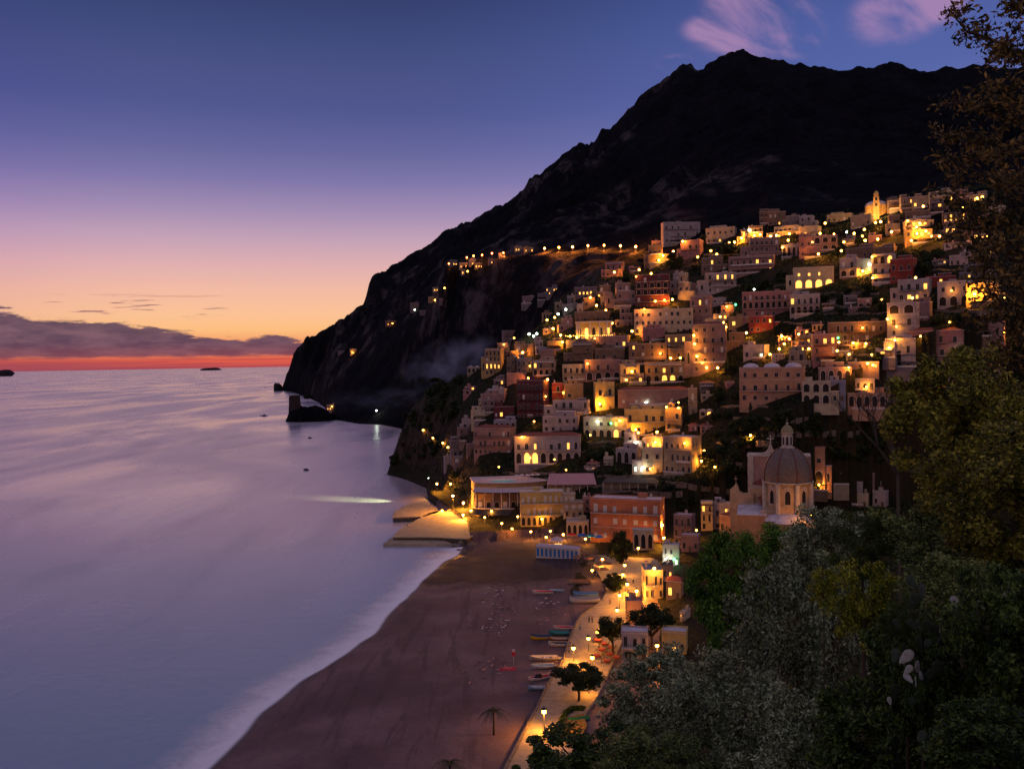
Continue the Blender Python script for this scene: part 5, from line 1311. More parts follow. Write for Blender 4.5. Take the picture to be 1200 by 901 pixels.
m = MB(); m.lathe([(2.0, 0), (2.0, 1.1), (1.8, 1.1), (1.8, 0)], 10); m.build('counter', [M_hut], ro)
m = MB(); m.lathe([(3.0, 2.8), (2.9, 2.9), (1.3, 3.7), (0, 4.3)], 10, smooth=False); m.build('roof', [M_awn], ro)
for k in range(5): m = MB(); a = k * 1.257; m.tube([(1.9 * math.cos(a), 1.9 * math.sin(a), 0), (1.9 * math.cos(a), 1.9 * math.sin(a), 2.9)], .07, 5); m.build('post', [M_trim], ro)
ld = bpy.data.lights.new('kiosk_light', 'POINT'); ld.energy = 500; ld.color = (1, .62, .22); ld.shadow_soft_size = .3; link('kiosk_light', ld, ro, (0, -0.3, 2.3)); link('bulb', BULBM, ro, (0, 0, 2.6), None, (1.5, 1.5, 1.5))
for (px, py, c_, nm) in ((670, 634, (0.50, 0.02, 0.02), 'red'), (682, 635, (0.03, 0.12, 0.45), 'dark blue'), (692, 636, (0.02, 0.26, 0.36), 'teal'), (702, 637, (0.03, 0.18, 0.60), 'bright blue')):
    p = onz(px, py, 3.3); parasol(p, 1.9, 3.4, mat('canvas_' + nm.replace(' ', '_'), c_, 0.8, 0.2, 1, False), f'{nm} parasol behind the right end of the beach huts')

# ---- boats
def boat(px, py, L, hull, inner, yaw, lab, cover=None, kind='rowing_boat', z=None, stripe=None, motor=False, cabin=False):
    g, r = ground(px, py)
    ro = empty(kind, (g.x, g.y, max(g.z, 0) - 0.05), R(yaw)); tag(ro, lab, 'boat', 'boats pulled up on the beach')
    n = 11; Bm = L * 0.19; Hh = L * 0.13 + 0.1; m = MB(); ring_ = []
    for i in range(n):
        t_ = i / (n - 1); x = (t_ - 0.5) * L
        b_ = Bm * (1 - max(0, (t_ - 0.45) / 0.55) ** 2.2) * (0.78 + 0.22 * min(1, t_ / 0.3)); b_ = max(b_, 0.03)
        sh_ = Hh * (1 + 0.45 * max(0, (t_ - 0.4) / 0.6) ** 2); kz = 0.25 * Hh * max(0, (t_ - 0.7) / 0.3) ** 2
        ring_.append([(x, -b_, sh_), (x, -b_ * .86, sh_ * .5 + kz * .5), (x, -b_ * .4, kz + 0.06), (x, 0, kz), (x, b_ * .4, kz + 0.06), (x, b_ * .86, sh_ * .5 + kz * .5), (x, b_, sh_)])
    vs = [p for q_ in ring_ for p in q_]; fs = [(i * 7 + j, (i + 1) * 7 + j, (i + 1) * 7 + j + 1, i * 7 + j + 1) for i in range(n - 1) for j in range(6)]
    m.add(vs, fs, 0, True); m.add(ring_[0], [tuple(range(7))], 0); m.build('hull', [hull], ro)
    m = MB(); vi = [(p[0], p[1] * .9, max(p[2], 0) * (1 if j in (0, 6) else 1) + (0.12 if j not in (0, 6) else 0)) for q_ in ring_ for j, p in enumerate(q_)]
    m.add(vi, [f[::-1] for f in fs], 0, True); m.build('inner_shell', [inner], ro)
    m = MB(); m.tube([(q_[0][0], q_[0][1], q_[0][2]) for q_ in ring_], 0.07, 5); m.tube([(q_[6][0], q_[6][1], q_[6][2]) for q_ in ring_], 0.07, 5); m.build('gunwale', [stripe or hull], ro)
    if cover:
        m = MB(); vc = []
        for q_ in ring_: vc += [(q_[0][0], q_[0][1] * 1.05, q_[0][2] - .1), (q_[0][0], q_[0][1] * .5, q_[0][2] + .35), (q_[0][0], 0, q_[0][2] + .5), (q_[6][0], q_[6][1] * .5, q_[6][2] + .35), (q_[6][0], q_[6][1] * 1.05, q_[6][2] - .1)]
        m.add(vc, [(i * 5 + j, (i + 1) * 5 + j, (i + 1) * 5 + j + 1, i * 5 + j + 1) for i in range(n - 1) for j in range(4)], 0, True); m.add(vc[:5], [(0, 1, 2, 3, 4)]); m.build('cover', [cover], ro)
    else:
        for tx in (-.25, .02, .25):
            m = MB(); bb = Bm * .85; m.box(tx * L - .13, tx * L + .13, -bb, bb, Hh * .62, Hh * .70); m.build('seat', [M_wood], ro)
    if motor:
        m = MB(); m.box(-L / 2 - .35, -L / 2 - .05, -.17, .17, Hh * .7, Hh + .45); m.box(-L / 2 - .25, -L / 2 - .15, -.06, .06, Hh * .1, Hh * .7); m.build('outboard_motor', [M_iron], ro)
    if cabin:
        m = MB(); m.add([(-.1 * L, -Bm * .6, Hh), (-.1 * L, Bm * .6, Hh), (.2 * L, -Bm * .45, Hh), (.2 * L, Bm * .45, Hh), (-.05 * L, -Bm * .5, Hh + .8), (-.05 * L, Bm * .5, Hh + .8), (.08 * L, -Bm * .4, Hh + .7), (.08 * L, Bm * .4, Hh + .7)], [(0, 1, 5, 4), (2, 6, 7, 3), (0, 4, 6, 2), (1, 3, 7, 5), (4, 5, 7, 6)]); m.build('windscreen', [M_glass], ro)
    THINGS.append([ro, px, py, '', lab])
    return ro
bm = lambda n, c: mat('boat_' + n, c, 0.45, 0.2, 2, False)
bW = bm('white', (0.58, 0.52, 0.52)); bB = bm('blue', (0.05, 0.13, 0.30)); bY = bm('yellow', (0.60, 0.38, 0.03)); bR = bm('red', (0.50, 0.03, 0.05)); bT = bm('teal', (0.03, 0.16, 0.16)); bLB = bm('light_blue', (0.20, 0.34, 0.50)); bN = bm('brown', (0.28, 0.12, 0.07)); bD = bm('navy', (0.02, 0.03, 0.08)); bS = bm('sand', (0.42, 0.33, 0.26)); bG = bm('grey', (0.18, 0.18, 0.22))
boat(678.5, 684, 7.6, bS, bN, 185, 'wooden rowing boat with brown inside, lying highest up the beach alone', stripe=bN)
boat(636, 696, 6.6, bW, bR, 178, 'white rowing boat with red inside beside a slim blue boat')
boat(652, 693.5, 4.6, bLB, bLB, 175, 'slim light blue boat touching the white and red boat')
boat(685, 706, 9.0, bW, bG, 184, 'long white boat under a grey tarpaulin, centre of the covered trio', cover=bG)
boat(686, 699, 7.6, bLB, bB, 180, 'light blue boat under a dark blue cover behind the grey-covered boat', cover=bB)
boat(671, 705, 4.6, bLB, bW, 255, 'small light blue dinghy with white inside at the seaward end of the covered trio')
boat(698, 705, 4.6, bW, bLB, 300, 'small white dinghy at the landward end of the covered trio')
boat(634, 749, 5.6, bY, bD, 183, 'yellow boat under a navy blue cover', cover=bD)
boat(655, 744, 5.2, bT, bT, 180, 'teal boat under a dark green cover between yellow and red-lined boats', cover=bT)
boat(661, 738, 5.8, bW, bR, 176, 'white boat with red inside behind the teal covered boat')
boat(654, 751, 5.0, bN, bS, 180, 'brown wooden rowing boat in front of the teal covered boat')
boat(656, 757, 5.8, bW, bD, 177, 'clean white rowing boat with dark inside nearest the path lamp')
boat(637, 774, 7.0, bS, bW, 182, 'long cream boat with white inside beside the sea wall')
boat(654, 773, 3.6, bW, bS, 170, 'short white tender against the sea wall')
boat(636, 783, 5.6, bW, bLB, 186, 'white boat with pale blue inside below the long cream boat')
boat(632, 797, 5.6, bW, bR, 205, 'white motorboat with red seats and windscreen', motor=True, cabin=True, kind='motorboat')
boat(631, 808, 4.6, bLB, bW, 178, 'pale blue flat boat nearest the wooden steps')
# pedal boat
g, r = ground(595, 785); ro = empty('pedal_boat', g, R(4)); tag(ro, 'red and pink pedal boat lying alone on the beach', 'pedal boat')
for sy in (-.55, .55):
    m = MB(); m.tube([(-2.0, sy, .25), (-1.7, sy, .22), (1.4, sy, .22), (2.1, sy, .40)], [.1, .27, .27, .06], 8); m.build('float', [bR], ro)
m = MB(); m.box(-1.2, 1.0, -.5, .5, .42, .52); m.build('deck', [bR], ro)
m = MB(); m.box(-.6, -.1, -.45, .45, .52, .72); m.box(-.75, -.6, -.45, .45, .52, 1.15); m.build('seat', [bm('pink', (.55, .15, .2))], ro)
# beach flag pole with board
g, r = ground(602, 779); ro = empty('beach_sign', g, 0); tag(ro, 'slim beach pole carrying a red board with white top above the pedal boat', 'beach sign')
m = MB(); m.tube([(0, 0, -.3), (0, 0, 3.9)], .06, 6); m.build('pole', [M_trim], ro)
m = MB(); m.box(-.45, .45, -.08, .02, 2.2, 3.2); m.build('board', [bR], ro); m = MB(); m.box(-.35, .35, -.1, .04, 3.25, 3.8); m.build('top_board', [bW], ro)
# boats far out on the sea
for (px, py, L, lab) in ((309, 487.5, 12, 'tiny dark boat on the open sea before the watchtower point'), (311, 454.5, 9, 'speck of a boat near the cape tip'), (363, 513.5, 4, 'small dark buoy-like boat in the bay, upper one'), (358.5, 551, 4, 'small dark boat in the bay, lower one')):
    p = onz(px, py, 0); ro = empty('small_boat', (p.x, p.y, 0), R(170)); tag(ro, lab, 'boat', 'small boats out on the water')
    m = MB(); m.add([(-L / 2, -L * .16, .9), (L * .3, -L * .16, 1.0), (L / 2, 0, 1.4), (L * .3, L * .16, 1.0), (-L / 2, L * .16, .9), (-L / 2, -L * .12, -.2), (L * .3, -L * .1, -.2), (L * .42, 0, -.2), (L * .3, L * .1, -.2), (-L / 2, L * .12, -.2)], [(0, 1, 2, 3, 4), (0, 5, 6, 1), (1, 6, 7, 2), (2, 7, 8, 3), (3, 8, 9, 4), (4, 9, 5, 0)]); m.build('hull', [bD], ro)
    m = MB(); m.box(-L * .2, L * .05, -L * .09, L * .09, .95, .95 + L * .12); m.build('cabin', [bD], ro)
# ------------------------------------------------------------------ lamps
def obb_hit(px, py, rmax=1e9):
    a, e = azel(px, py); dx, dy = math.sin(a), math.cos(a); best = None
    for (cx, cy_, rz, w_, d, z0, z1) in OBB:
        if abs(cx * dy - cy_ * dx) > max(w_, d): continue
        c, s = math.cos(-rz), math.sin(-rz)
        ox, oy = -(cx * c - cy_ * s), -(cx * s + cy_ * c); ux, uy = dx * c - dy * s, dx * s + dy * c
        lo, hi = 0.0, 1e9
        for o, u, h in ((ox, ux, w_ / 2), (oy, uy, d / 2)):
            if abs(u) < 1e-9:
                if abs(o) > h: lo = 1e9
            else:
                t1, t2 = (-h - o) / u, (h - o) / u; lo = max(lo, min(t1, t2)); hi = min(hi, max(t1, t2))
        if lo < hi:
            if z0 <= CAMH + lo * e <= z1 or (CAMH + lo * e > z1 and z0 <= CAMH + hi * e <= z1):
                if best is None or lo < best: best = lo
    return best

ZONES = [(830, 455, 872, 560, 26, 3.0), (872, 480, 1040, 545, 44, 3.2), (940, 338, 1060, 378, 22, 2.6), (470, 442, 560, 500, 40, 3.6), (462, 500, 540, 548, 16, 3.0), (826, 283, 860, 300, 6, 3.4), (868, 290, 892, 300, 5, 3.2),
         (1058, 292, 1140, 330, 18, 3.0), (905, 370, 958, 392, 9, 2.4), (660, 512, 728, 542, 13, 2.4), (700, 552, 785, 583, 16, 2.2), (785, 562, 862, 602, 14, 2.4), (860, 322, 930, 345, 12, 2.6), (1075, 357, 1180, 384, 10, 2.6), (1128, 395, 1190, 430, 8, 2.6),
         (980, 408, 1040, 440, 8, 2.4), (780, 303, 830, 318, 9, 3.2), (715, 322, 748, 333, 6, 2.6), (528, 530, 562, 562, 7, 2.4), (960, 262, 1012, 300, 10, 2.6), (832, 400, 860, 440, 8, 2.4), (716, 385, 742, 398, 4, 2.2), (640, 405, 662, 425, 3, 2.2), (1140, 330, 1200, 430, 8, 3.0), (850, 470, 880, 520, 6, 3)]
# further houses packed into the gaps of the town
TOWN = [(560, 400), (640, 372), (700, 330), (780, 300), (860, 285), (1000, 262), (1100, 240), (1180, 250), (1180, 440), (1040, 470), (860, 455), (840, 500), (760, 560), (700, 560), (600, 560), (545, 520)]
def inpoly(x, y, pp):
    c = False
    for i in range(len(pp)):
        (ax, ay), (bx, by) = pp[i], pp[(i + 1) % len(pp)]
        if (ay > y) != (by > y) and x < (bx - ax) * (y - ay) / (by - ay) + ax: c = not c
    return c
fr = random.Random(21); nf = 0
for _ in range(9000):
    if nf >= 165: break
    px = fr.uniform(545, 1170); py = fr.uniform(250, 560)
    if px < 640 and py < 425: continue
    if not inpoly(px, py, TOWN): continue
    if any(a <= px <= c and b_ <= py <= d_ for (a, b_, c, d_, _n, _r) in ZONES) and fr.random() < .93: continue
    w2 = fr.uniform(7, 16) if nf > 60 else fr.uniform(10, 19); h2 = fr.uniform(5, 9.5)
    if any(obb_hit(px + u * w2, py + v_ * h2) for u in (-.6, 0, .6) for v_ in (-1.05, -.5, 0)): continue
    house(px - w2 / 2, py - h2, px + w2 / 2, py, fr.choice(['pink', 'mauve', 'white', 'cream', 'buff', 'brown', 'ochre', 'grey', 'mauve', 'rose']), 2 if h2 > 7.5 else 1, fr.choice((2, 3, 3, 4)), roof=fr.choice(('flat', 'flat', 'flat', 'tile', 'dome')), lit=fr.choice((0, 0, 0, 1)), arch=fr.choice(((), (), (0,))))
    nf += 1
for (px, py, w2, h2, c_) in ((786, 618, 9, 10, 'white'), (797, 612, 12, 9, 'cream'), (809, 606, 12, 8, 'pink'), (820, 600, 12, 8, 'white'), (790, 632, 11, 10, 'mauve'), (803, 626, 12, 10, 'white'), (816, 619, 13, 10, 'cream'), (830, 612, 12, 9, 'white'), (842, 606, 12, 9, 'white'), (794, 646, 9, 8, 'pink'), (806, 640, 11, 9, 'cream'), (852, 612, 12, 9, 'pink'), (846, 598, 12, 7, 'white'), (766, 655, 8, 6, 'buff'), (789, 712, 12, 9, 'ochre'), (803, 728, 12, 9, 'cream')):
    if not any(obb_hit(px + u * w2, py - h2 * .5) for u in (-.45, .45)): house(px - w2 / 2, py - h2, px + w2 / 2, py, c_, 1 if h2 < 9 else 2, 2, roof=fr.choice(('flat', 'flat', 'tile')), lit=fr.choice((0, 1)))
print('FILLERS', nf)
def garden_wall(x0, x1, y, dy=0.0, h=2.0):
    m = MB(); n = max(4, int((x1 - x0) / 4)); pts = []
    for k in range(n + 1):
        px = x0 + (x1 - x0) * k / n; g, r = ground(px, y + dy * k / n + 0.8 * math.sin(px * .21)); pts.append(g)
    o0 = pts[0].copy()
    for a_, b_ in zip(pts[:-1], pts[1:]):
        a_ = a_ - o0; b_ = b_ - o0; u = Vector((b_.x - a_.x, b_.y - a_.y, 0)); nn = Vector((-u.y, u.x, 0)).normalized() * .3
        vs = [a_ - nn, b_ - nn, b_ + nn, a_ + nn]; vs = [v - Vector((0, 0, 1.5)) for v in vs] + [v + Vector((0, 0, h)) for v in vs]
        m.add(vs, [(4, 5, 6, 7), (0, 1, 5, 4), (1, 2, 6, 5), (2, 3, 7, 6), (3, 0, 4, 7)])
    o = m.build('garden_wall', [M_stone], None, o0); tag(o, None, 'garden wall', 'terrace walls on the green slopes'); THINGS.append([o, (x0 + x1) / 2, y, 'long low stone garden wall', None])
for a_ in ((938, 1030, 345), (950, 1052, 353), (935, 1020, 361), (960, 1058, 369), (905, 960, 380), (700, 790, 560), (690, 760, 571), (742, 800, 579), (780, 858, 566, 10), (845, 900, 478), (860, 960, 492), (900, 1010, 508), (840, 905, 520), (850, 880, 545), (862, 925, 336), (1060, 1130, 318), (1078, 1180, 366), (1120, 1190, 412), (980, 1040, 418), (590, 650, 556), (662, 722, 520), (668, 730, 532), (825, 870, 300)): garden_wall(*a_, h=1.2)
gl = MB(); gl.lathe([(0.0, 0.30), (0.20, 0.23), (0.29, 0.08), (0.29, -0.08), (0.20, -0.23), (0.0, -0.30)], 10)
GLOBE = {k: gl.mesh('globe', [m_]) for k, m_ in (('w', M_bulb), ('o', M_bulbr), ('c', M_bulbw), ('g', M_bulbg))}
LCOL = {'w': (1.0, 0.36, 0.03), 'o': (1.0, 0.27, 0.03), 'c': (0.85, 1.0, 0.78), 'g': (0.1, 1.0, 0.3)}
ldat = {}
def light_data(k, en):
    key = (k, round(en))
    if key not in ldat:
        l = bpy.data.lights.new('lamp_light', 'POINT'); l.energy = en; l.color = LCOL[k]; l.shadow_soft_size = 0.3; ldat[key] = l
    return ldat[key]
def lamp(px, py, en=700, k='w', h=4.6, lab=None, gs=1.0, post=True, head2=False):
    rb = obb_hit(px, py)
    g, r = ground(px, py, h)
    wall = rb is not None and rb - 0.9 < r
    if wall: r = rb - 0.9
    p = P(px, py, r); gsz = gs * max(0.9, min(2.0, r / 420))
    if wall:
        ro = empty('wall_lamp', p); a = azel(px, py)[0]; ro.rotation_euler = (0, 0, -a)
        m = MB(); m.tube([(0, 0, .35), (0, .5, .55), (0, 1.0, .3)], .05, 5); m.box(-.15, .15, .9, 1.0, 0, .6); m.build('bracket', [M_iron], ro)
        link('globe', GLOBE[k], ro, (0, 0, 0), None, (gsz,) * 3); lc = (0, -0.4, 0)
        base = {'w': 'glowing wall lamp', 'o': 'orange wall lamp', 'c': 'white wall lamp', 'g': 'green wall light'}[k]; cat = 'wall lamp'; gp = 'lamps lit on house walls'
    else:
        gz = max(hz(p.x, p.y), 0.0); hh_ = max(0.8, p.z - gz)
        ro = empty('street_lamp', (p.x, p.y, gz)); m = MB()
        m.tube([(0, 0, -.5), (0, 0, .5), (0, 0, hh_ - .35)], [.16, .09, .06], 7); m.lathe([(.28, 0), (.22, .25), (.1, .5)], 8); m.build('pole', [M_iron], ro)
        link('globe', GLOBE[k], ro, (0, 0, hh_), None, (gsz,) * 3)
        m = MB(); m.lathe([(.42 * gsz, hh_ + .26 * gsz), (.1, hh_ + .5 * gsz), (0, hh_ + .62 * gsz)], 8); m.build('lamp_cap', [M_iron], ro)
        lc = (0, 0, hh_ + 0.0)
        base = {'w': 'glowing street lamp', 'o': 'deep orange street lamp', 'c': 'white street lamp', 'g': 'green lamp'}[k]; cat = 'street lamp'; gp = 'street lamps lit across the town'
    # the light sits just outside the globe so that it is not shadowed by it
    a = azel(px, py)[0]; off = 0.36 * gsz
    link('lamp_light', light_data(k, en), ro, (lc[0], lc[1] - off, lc[2]) if wall else (lc[0] - math.sin(a) * off, lc[1] - math.cos(a) * off, lc[2] - .1))
    tag(ro, lab, cat, None if lab else gp); THINGS.append([ro, px, py, base, lab])
    return ro
LAMPS = []
for (px, py) in ((526, 309), (547, 302), (555, 300), (565, 299), (576.5, 297), (590, 296.5)): LAMPS.append((px, py, 450, 'o', 6))
for (px, py) in ((638, 291), (655, 290), (671, 289.5), (689, 288), (708, 287.5), (727, 288), (745, 289)): LAMPS.append((px, py, 2600, 'o', 5))
LAMPS += [(720, 319, 1100, 'w', 4), (749, 316, 900, 'w', 4), (763, 320.7, 800, 'w', 4), (777, 299.7, 1300, 'w', 4), (772, 305, 1300, 'w', 3), (789, 294.7, 1500, 'o', 4), (692, 348.7, 400, 'w', 4), (714, 345, 800, 'w', 4), (699, 358, 1300, 'w', 4), (663, 362.7, 500, 'c', 3.5), (654, 368, 250, 'c', 3), (650, 372, 400, 'w', 3.5), (641, 375, 400, 'w', 4), (648, 385, 1300, 'w', 4), (657, 392.7, 900, 'w', 3), (717.7, 378.7, 500, 'w', 3), (740.7, 388, 2200, 'w', 4), (778.7, 352, 800, 'o', 3), (788, 351, 1400, 'w', 3), (755, 362.4, 700, 'o', 3), (768, 353, 300, 'w', 3), (710, 363.7, 500, 'w', 3),
  (629, 391, 300, 'c', 4), (625.3, 394, 300, 'c', 4), (620, 391.5, 300, 'c', 4), (612.5, 413, 1500, 'w', 3.5), (619, 443, 700, 'o', 3), (641.7, 444.7, 900, 'w', 3), (660, 460, 500, 'o', 3), (659, 401, 700, 'w', 3), (668, 394, 300, 'w', 3), (676, 395.5, 300, 'w', 3),
  (740.7, 435.3, 600, 'w', 4), (734, 445, 200, 'w', 3), (814, 403, 600, 'w', 4), (816.7, 417.3, 600, 'w', 4), (813, 393, 300, 'w', 4), (797.3, 419.3, 1100, 'w', 3), (786, 419.7, 600, 'w', 3), (828, 430.7, 300, 'w', 3), (841, 431, 1300, 'w', 3), (810, 434, 400, 'w', 3), (702.7, 473.3, 1300, 'w', 3), (757, 472, 60, 'c', 3), (781, 477, 300, 'w', 3), (795, 478, 250, 'w', 3),
  (874.7, 390, 2200, 'w', 3.5), (850.7, 383.3, 900, 'w', 3.5), (844, 371.3, 500, 'w', 3.5), (848, 378, 500, 'w', 3.5), (916, 393.7, 1300, 'w', 4), (925, 397, 900, 'w', 3), (913, 408.7, 1900, 'w', 3.5), (902, 415, 900, 'w', 3), (936, 391.6, 700, 'w', 3), (948, 408.7, 700, 'w', 3), (940, 409, 400, 'w', 3), (919, 403, 500, 'w', 3),
  (967, 261.7, 700, 'w', 4), (992.7, 272, 700, 'c', 4), (1001, 273.7, 1700, 'w', 4), (1013, 269, 500, 'w', 4), (1032, 260, 1500, 'w', 3.5), (1026, 261, 500, 'w', 3.5), (1044.7, 271.7, 1800, 'w', 4), (1028.7, 280.3, 1500, 'w', 4), (1014, 282, 900, 'w', 4), (1010.5, 277, 200, 'w', 4), (989, 283.7, 500, 'w', 4), (986, 294, 1100, 'w', 4), (959, 297.7, 2000, 'w', 3.5), (1011, 317.7, 2300, 'w', 3), (1019, 310, 350, 'c', 3), (1022.7, 325.7, 500, 'w', 3), (961, 273.7, 900, 'w', 3), (923.7, 281.7, 500, 'w', 3), (917, 290, 300, 'w', 3),
  (854.7, 284.7, 2800, 'w', 4), (860.7, 284, 1200, 'w', 4), (869, 279.3, 1500, 'w', 3.5), (884, 276, 1300, 'w', 3.5), (891, 275, 600, 'w', 3.5), (878, 269.6, 200, 'c', 3.5), (817.6, 301.3, 400, 'w', 4), (833, 294, 300, 'w', 4), (840, 298, 300, 'w', 4), (910, 276, 2200, 'w', 3), (925, 274, 1500, 'w', 3), (903, 277, 1500, 'w', 3), (800, 283, 900, 'w', 3),
  (1040, 374, 700, 'w', 3), (1000, 402, 500, 'w', 3), (1014.7, 402.7, 500, 'w', 3), (983, 401, 500, 'w', 4), (1016.7, 426, 300, 'w', 4), (1023, 427.7, 300, 'w', 4), (1049, 398.7, 500, 'w', 3), (981, 411, 400, 'w', 4), (995, 415, 400, 'w', 4),
  (1082, 242, 1100, 'w', 4), (1128, 257, 250, 'w', 4), (1068, 282, 1100, 'w', 4), (1101, 277, 900, 'w', 4), (1142, 281.5, 700, 'c', 5), (1073, 325.4, 1300, 'w', 4), (1142, 344.5, 1900, 'w', 3), (1069, 349, 500, 'w', 3), (1178, 350, 700, 'w', 3), (1178, 390, 900, 'w', 5), (1145, 232.5, 400, 'w', 4), (1151, 231, 400, 'w', 4), (1114, 232.5, 400, 'w', 4), (1129, 243, 250, 'w', 4), (1157, 277.6, 500, 'o', 4), (1124, 411.7, 200, 'c', 4), (1074.5, 274, 1100, 'w', 3), (1078, 262, 500, 'w', 3), (1074, 266, 700, 'w', 3), (1085, 271, 500, 'w', 3),
  (862, 357, 300, 'g', 3), (982, 396, 120, 'g', 3)]
LAMPS += [(512, 566.7, 5000, 'w', 4.5), (530.7, 580.7, 10000, 'w', 7), (528, 566.7, 700, 'w', 4), (543, 589, 7000, 'w', 3), (542.7, 603, 4500, 'w', 4), (568, 606, 500, 'w', 3), (588, 613, 500, 'w', 3), (622, 622.7, 500, 'w', 3.5), (606.7, 605, 400, 'w', 3), (576, 598.7, 300, 'w', 3), (552, 598, 800, 'w', 3), (635, 608, 350, 'w', 3), (645, 622, 300, 'w', 3),
  (496, 504, 200, 'w', 3), (507.5, 513, 400, 'w', 3), (519, 519, 500, 'w', 3), (525, 524, 300, 'w', 3),
  (441, 481, 2200, 'c', 7), (413, 413, 500, 'w', 5), (389, 476.5, 200, 'w', 4), (460, 379, 200, 'w', 5), (486, 363, 200, 'c', 5), (510, 353, 700, 'w', 4), (521, 340.5, 300, 'w', 4), (548, 318, 200, 'w', 4),
  (880, 552.8, 1300, 'w', 3.5), (959.7, 568, 1300, 'w', 3), (952, 603, 500, 'w', 2.5), (816, 621, 300, 'w', 3), (838, 556, 350, 'w', 3),
  (732, 662, 700, 'w', 4), (766.7, 666, 700, 'w', 4), (730, 673, 800, 'w', 4.5), (726, 697, 900, 'w', 4.5), (723, 714.6, 1100, 'w', 4.5), (746, 692, 3000, 'w', 3), (748, 642, 900, 'w', 3), (735, 684, 900, 'w', 3.5), (770, 756, 900, 'w', 3), (785, 775, 700, 'w', 3), (776, 615, 2600, 'w', 3), (778, 630, 2600, 'w', 3),
  (672, 759, 800, 'w', 4), (694, 770, 350, 'w', 4), (689.5, 747.7, 200, 'w', 4), (637.5, 833, 1500, 'w', 4.8), (700, 740, 200, 'w', 3.5), (690, 800, 250, 'w', 3), (781, 655, 500, 'c', 2.5), (790, 655, 400, 'g', 2.5), (755, 520, 500, 'w', 2), (744, 519, 700, 'c', 2), (700, 494, 450, 'c', 2), (716, 496, 300, 'g', 2), (726, 493, 350, 'w', 2), (753, 548, 500, 'c', 2), (768, 518, 500, 'w', 2), (825, 528, 900, 'w', 3), (822, 540, 700, 'w', 3), (745, 503, 700, 'w', 3), (770, 506, 700, 'w', 3), (748, 507, 400, 'w', 2)]
LAMPS += [(600, 620, 200, 'w', 3), (640, 629, 300, 'w', 3), (660, 626, 500, 'w', 2.5), (686, 631, 500, 'w', 2.5), (706, 655, 700, 'w', 3), (694, 668, 300, 'w', 3), (518, 598, 600, 'w', 3)]  # last one, on the pier, is an added lamp to brighten the deck
for (px, py, en, k, h) in LAMPS: lamp(px, py, en * {'w': 4.8, 'o': 24.0, 'c': 1.1, 'g': .4}[k] * (1 if h != 3 or k != 'o' else .25), k, h, gs=1.8)
lr = random.Random(77); nl_ = 0
for _ in range(900):
    if nl_ >= 38: break
    px = lr.uniform(570, 1150); py = lr.uniform(250, 560)
    if not inpoly(px, py, TOWN) or (px > 830 and 455 < py): continue
    if any(abs(px - q_[0]) < 7 and abs(py - q_[1]) < 5 for q_ in LAMPS): continue
    en = lr.choice((120, 200, 350, 600)); kk = 'c' if lr.random() < .08 else 'w'; LAMPS.append((px, py, en, kk, 3)); lamp(px, py, en * (3 if kk == 'w' else 1), kk, 3, gs=1.4); nl_ += 1
# floodlight shining on the water beside the pier
p = P(503, 560, 478); tgt = onz(434, 586, 0)
ro = empty('floodlight', p); tag(ro, 'pale floodlight on the cliff foot throwing a greenish pool on the sea', 'floodlight')
m = MB(); m.box(-.35, .35, -.25, .25, -.25, .25); m.tube([(0, 0, -.25), (0, 0, -2.5)], .07, 5); m.build('lamp_case', [M_iron], ro)
link('globe', GLOBE['c'], ro, (-.4, -.3, 0), None, (0.8,) * 3)
ld = bpy.data.lights.new('flood_beam', 'SPOT'); ld.energy = 420000; ld.color = (0.80, 1.0, 0.42); ld.spot_size = R(27); ld.spot_blend = 1.0; ld.shadow_soft_size = .3
lo = link('flood_beam', ld, ro, (-1.0, -1.0, 0.6)); lo.rotation_euler = (tgt - p).to_track_quat('-Z', 'Y').to_euler()

# ------------------------------------------------------------------ trees
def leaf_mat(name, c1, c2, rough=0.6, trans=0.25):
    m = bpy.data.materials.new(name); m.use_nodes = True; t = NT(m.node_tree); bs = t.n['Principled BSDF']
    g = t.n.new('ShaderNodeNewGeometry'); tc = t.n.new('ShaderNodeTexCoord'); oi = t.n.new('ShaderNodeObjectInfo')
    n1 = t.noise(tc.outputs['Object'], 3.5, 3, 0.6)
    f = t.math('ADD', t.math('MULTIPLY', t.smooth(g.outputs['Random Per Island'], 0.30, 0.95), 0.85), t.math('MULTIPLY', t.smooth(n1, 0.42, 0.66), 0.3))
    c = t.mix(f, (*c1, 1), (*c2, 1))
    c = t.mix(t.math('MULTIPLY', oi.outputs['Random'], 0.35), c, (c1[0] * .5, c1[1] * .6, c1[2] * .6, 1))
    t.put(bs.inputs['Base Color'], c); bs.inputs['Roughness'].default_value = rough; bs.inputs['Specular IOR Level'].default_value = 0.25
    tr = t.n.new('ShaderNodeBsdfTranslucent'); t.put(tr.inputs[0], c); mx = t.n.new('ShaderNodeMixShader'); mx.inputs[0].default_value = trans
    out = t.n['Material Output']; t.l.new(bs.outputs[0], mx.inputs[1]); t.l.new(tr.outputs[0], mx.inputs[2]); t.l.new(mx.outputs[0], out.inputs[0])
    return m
L_dark = leaf_mat('dark_foliage', (0.014, 0.024, 0.010), (0.070, 0.090, 0.026))
L_pine = leaf_mat('pine_needles', (0.014, 0.026, 0.008), (0.045, 0.065, 0.016))
L_carob = leaf_mat('broad_leaves', (0.018, 0.060, 0.008), (0.22, 0.42, 0.04))
L_olive = leaf_mat('olive_leaves', (0.034, 0.046, 0.020), (0.58, 0.68, 0.38))
L_yel = leaf_mat('yellow_green_leaves', (0.050, 0.080, 0.008), (0.58, 0.58, 0.04))
L_holm = leaf_mat('holm_oak_leaves', (0.050, 0.052, 0.010), (0.56, 0.50, 0.06))
L_grn = leaf_mat('grey_green_leaves', (0.034, 0.055, 0.016), (0.38, 0.46, 0.13))
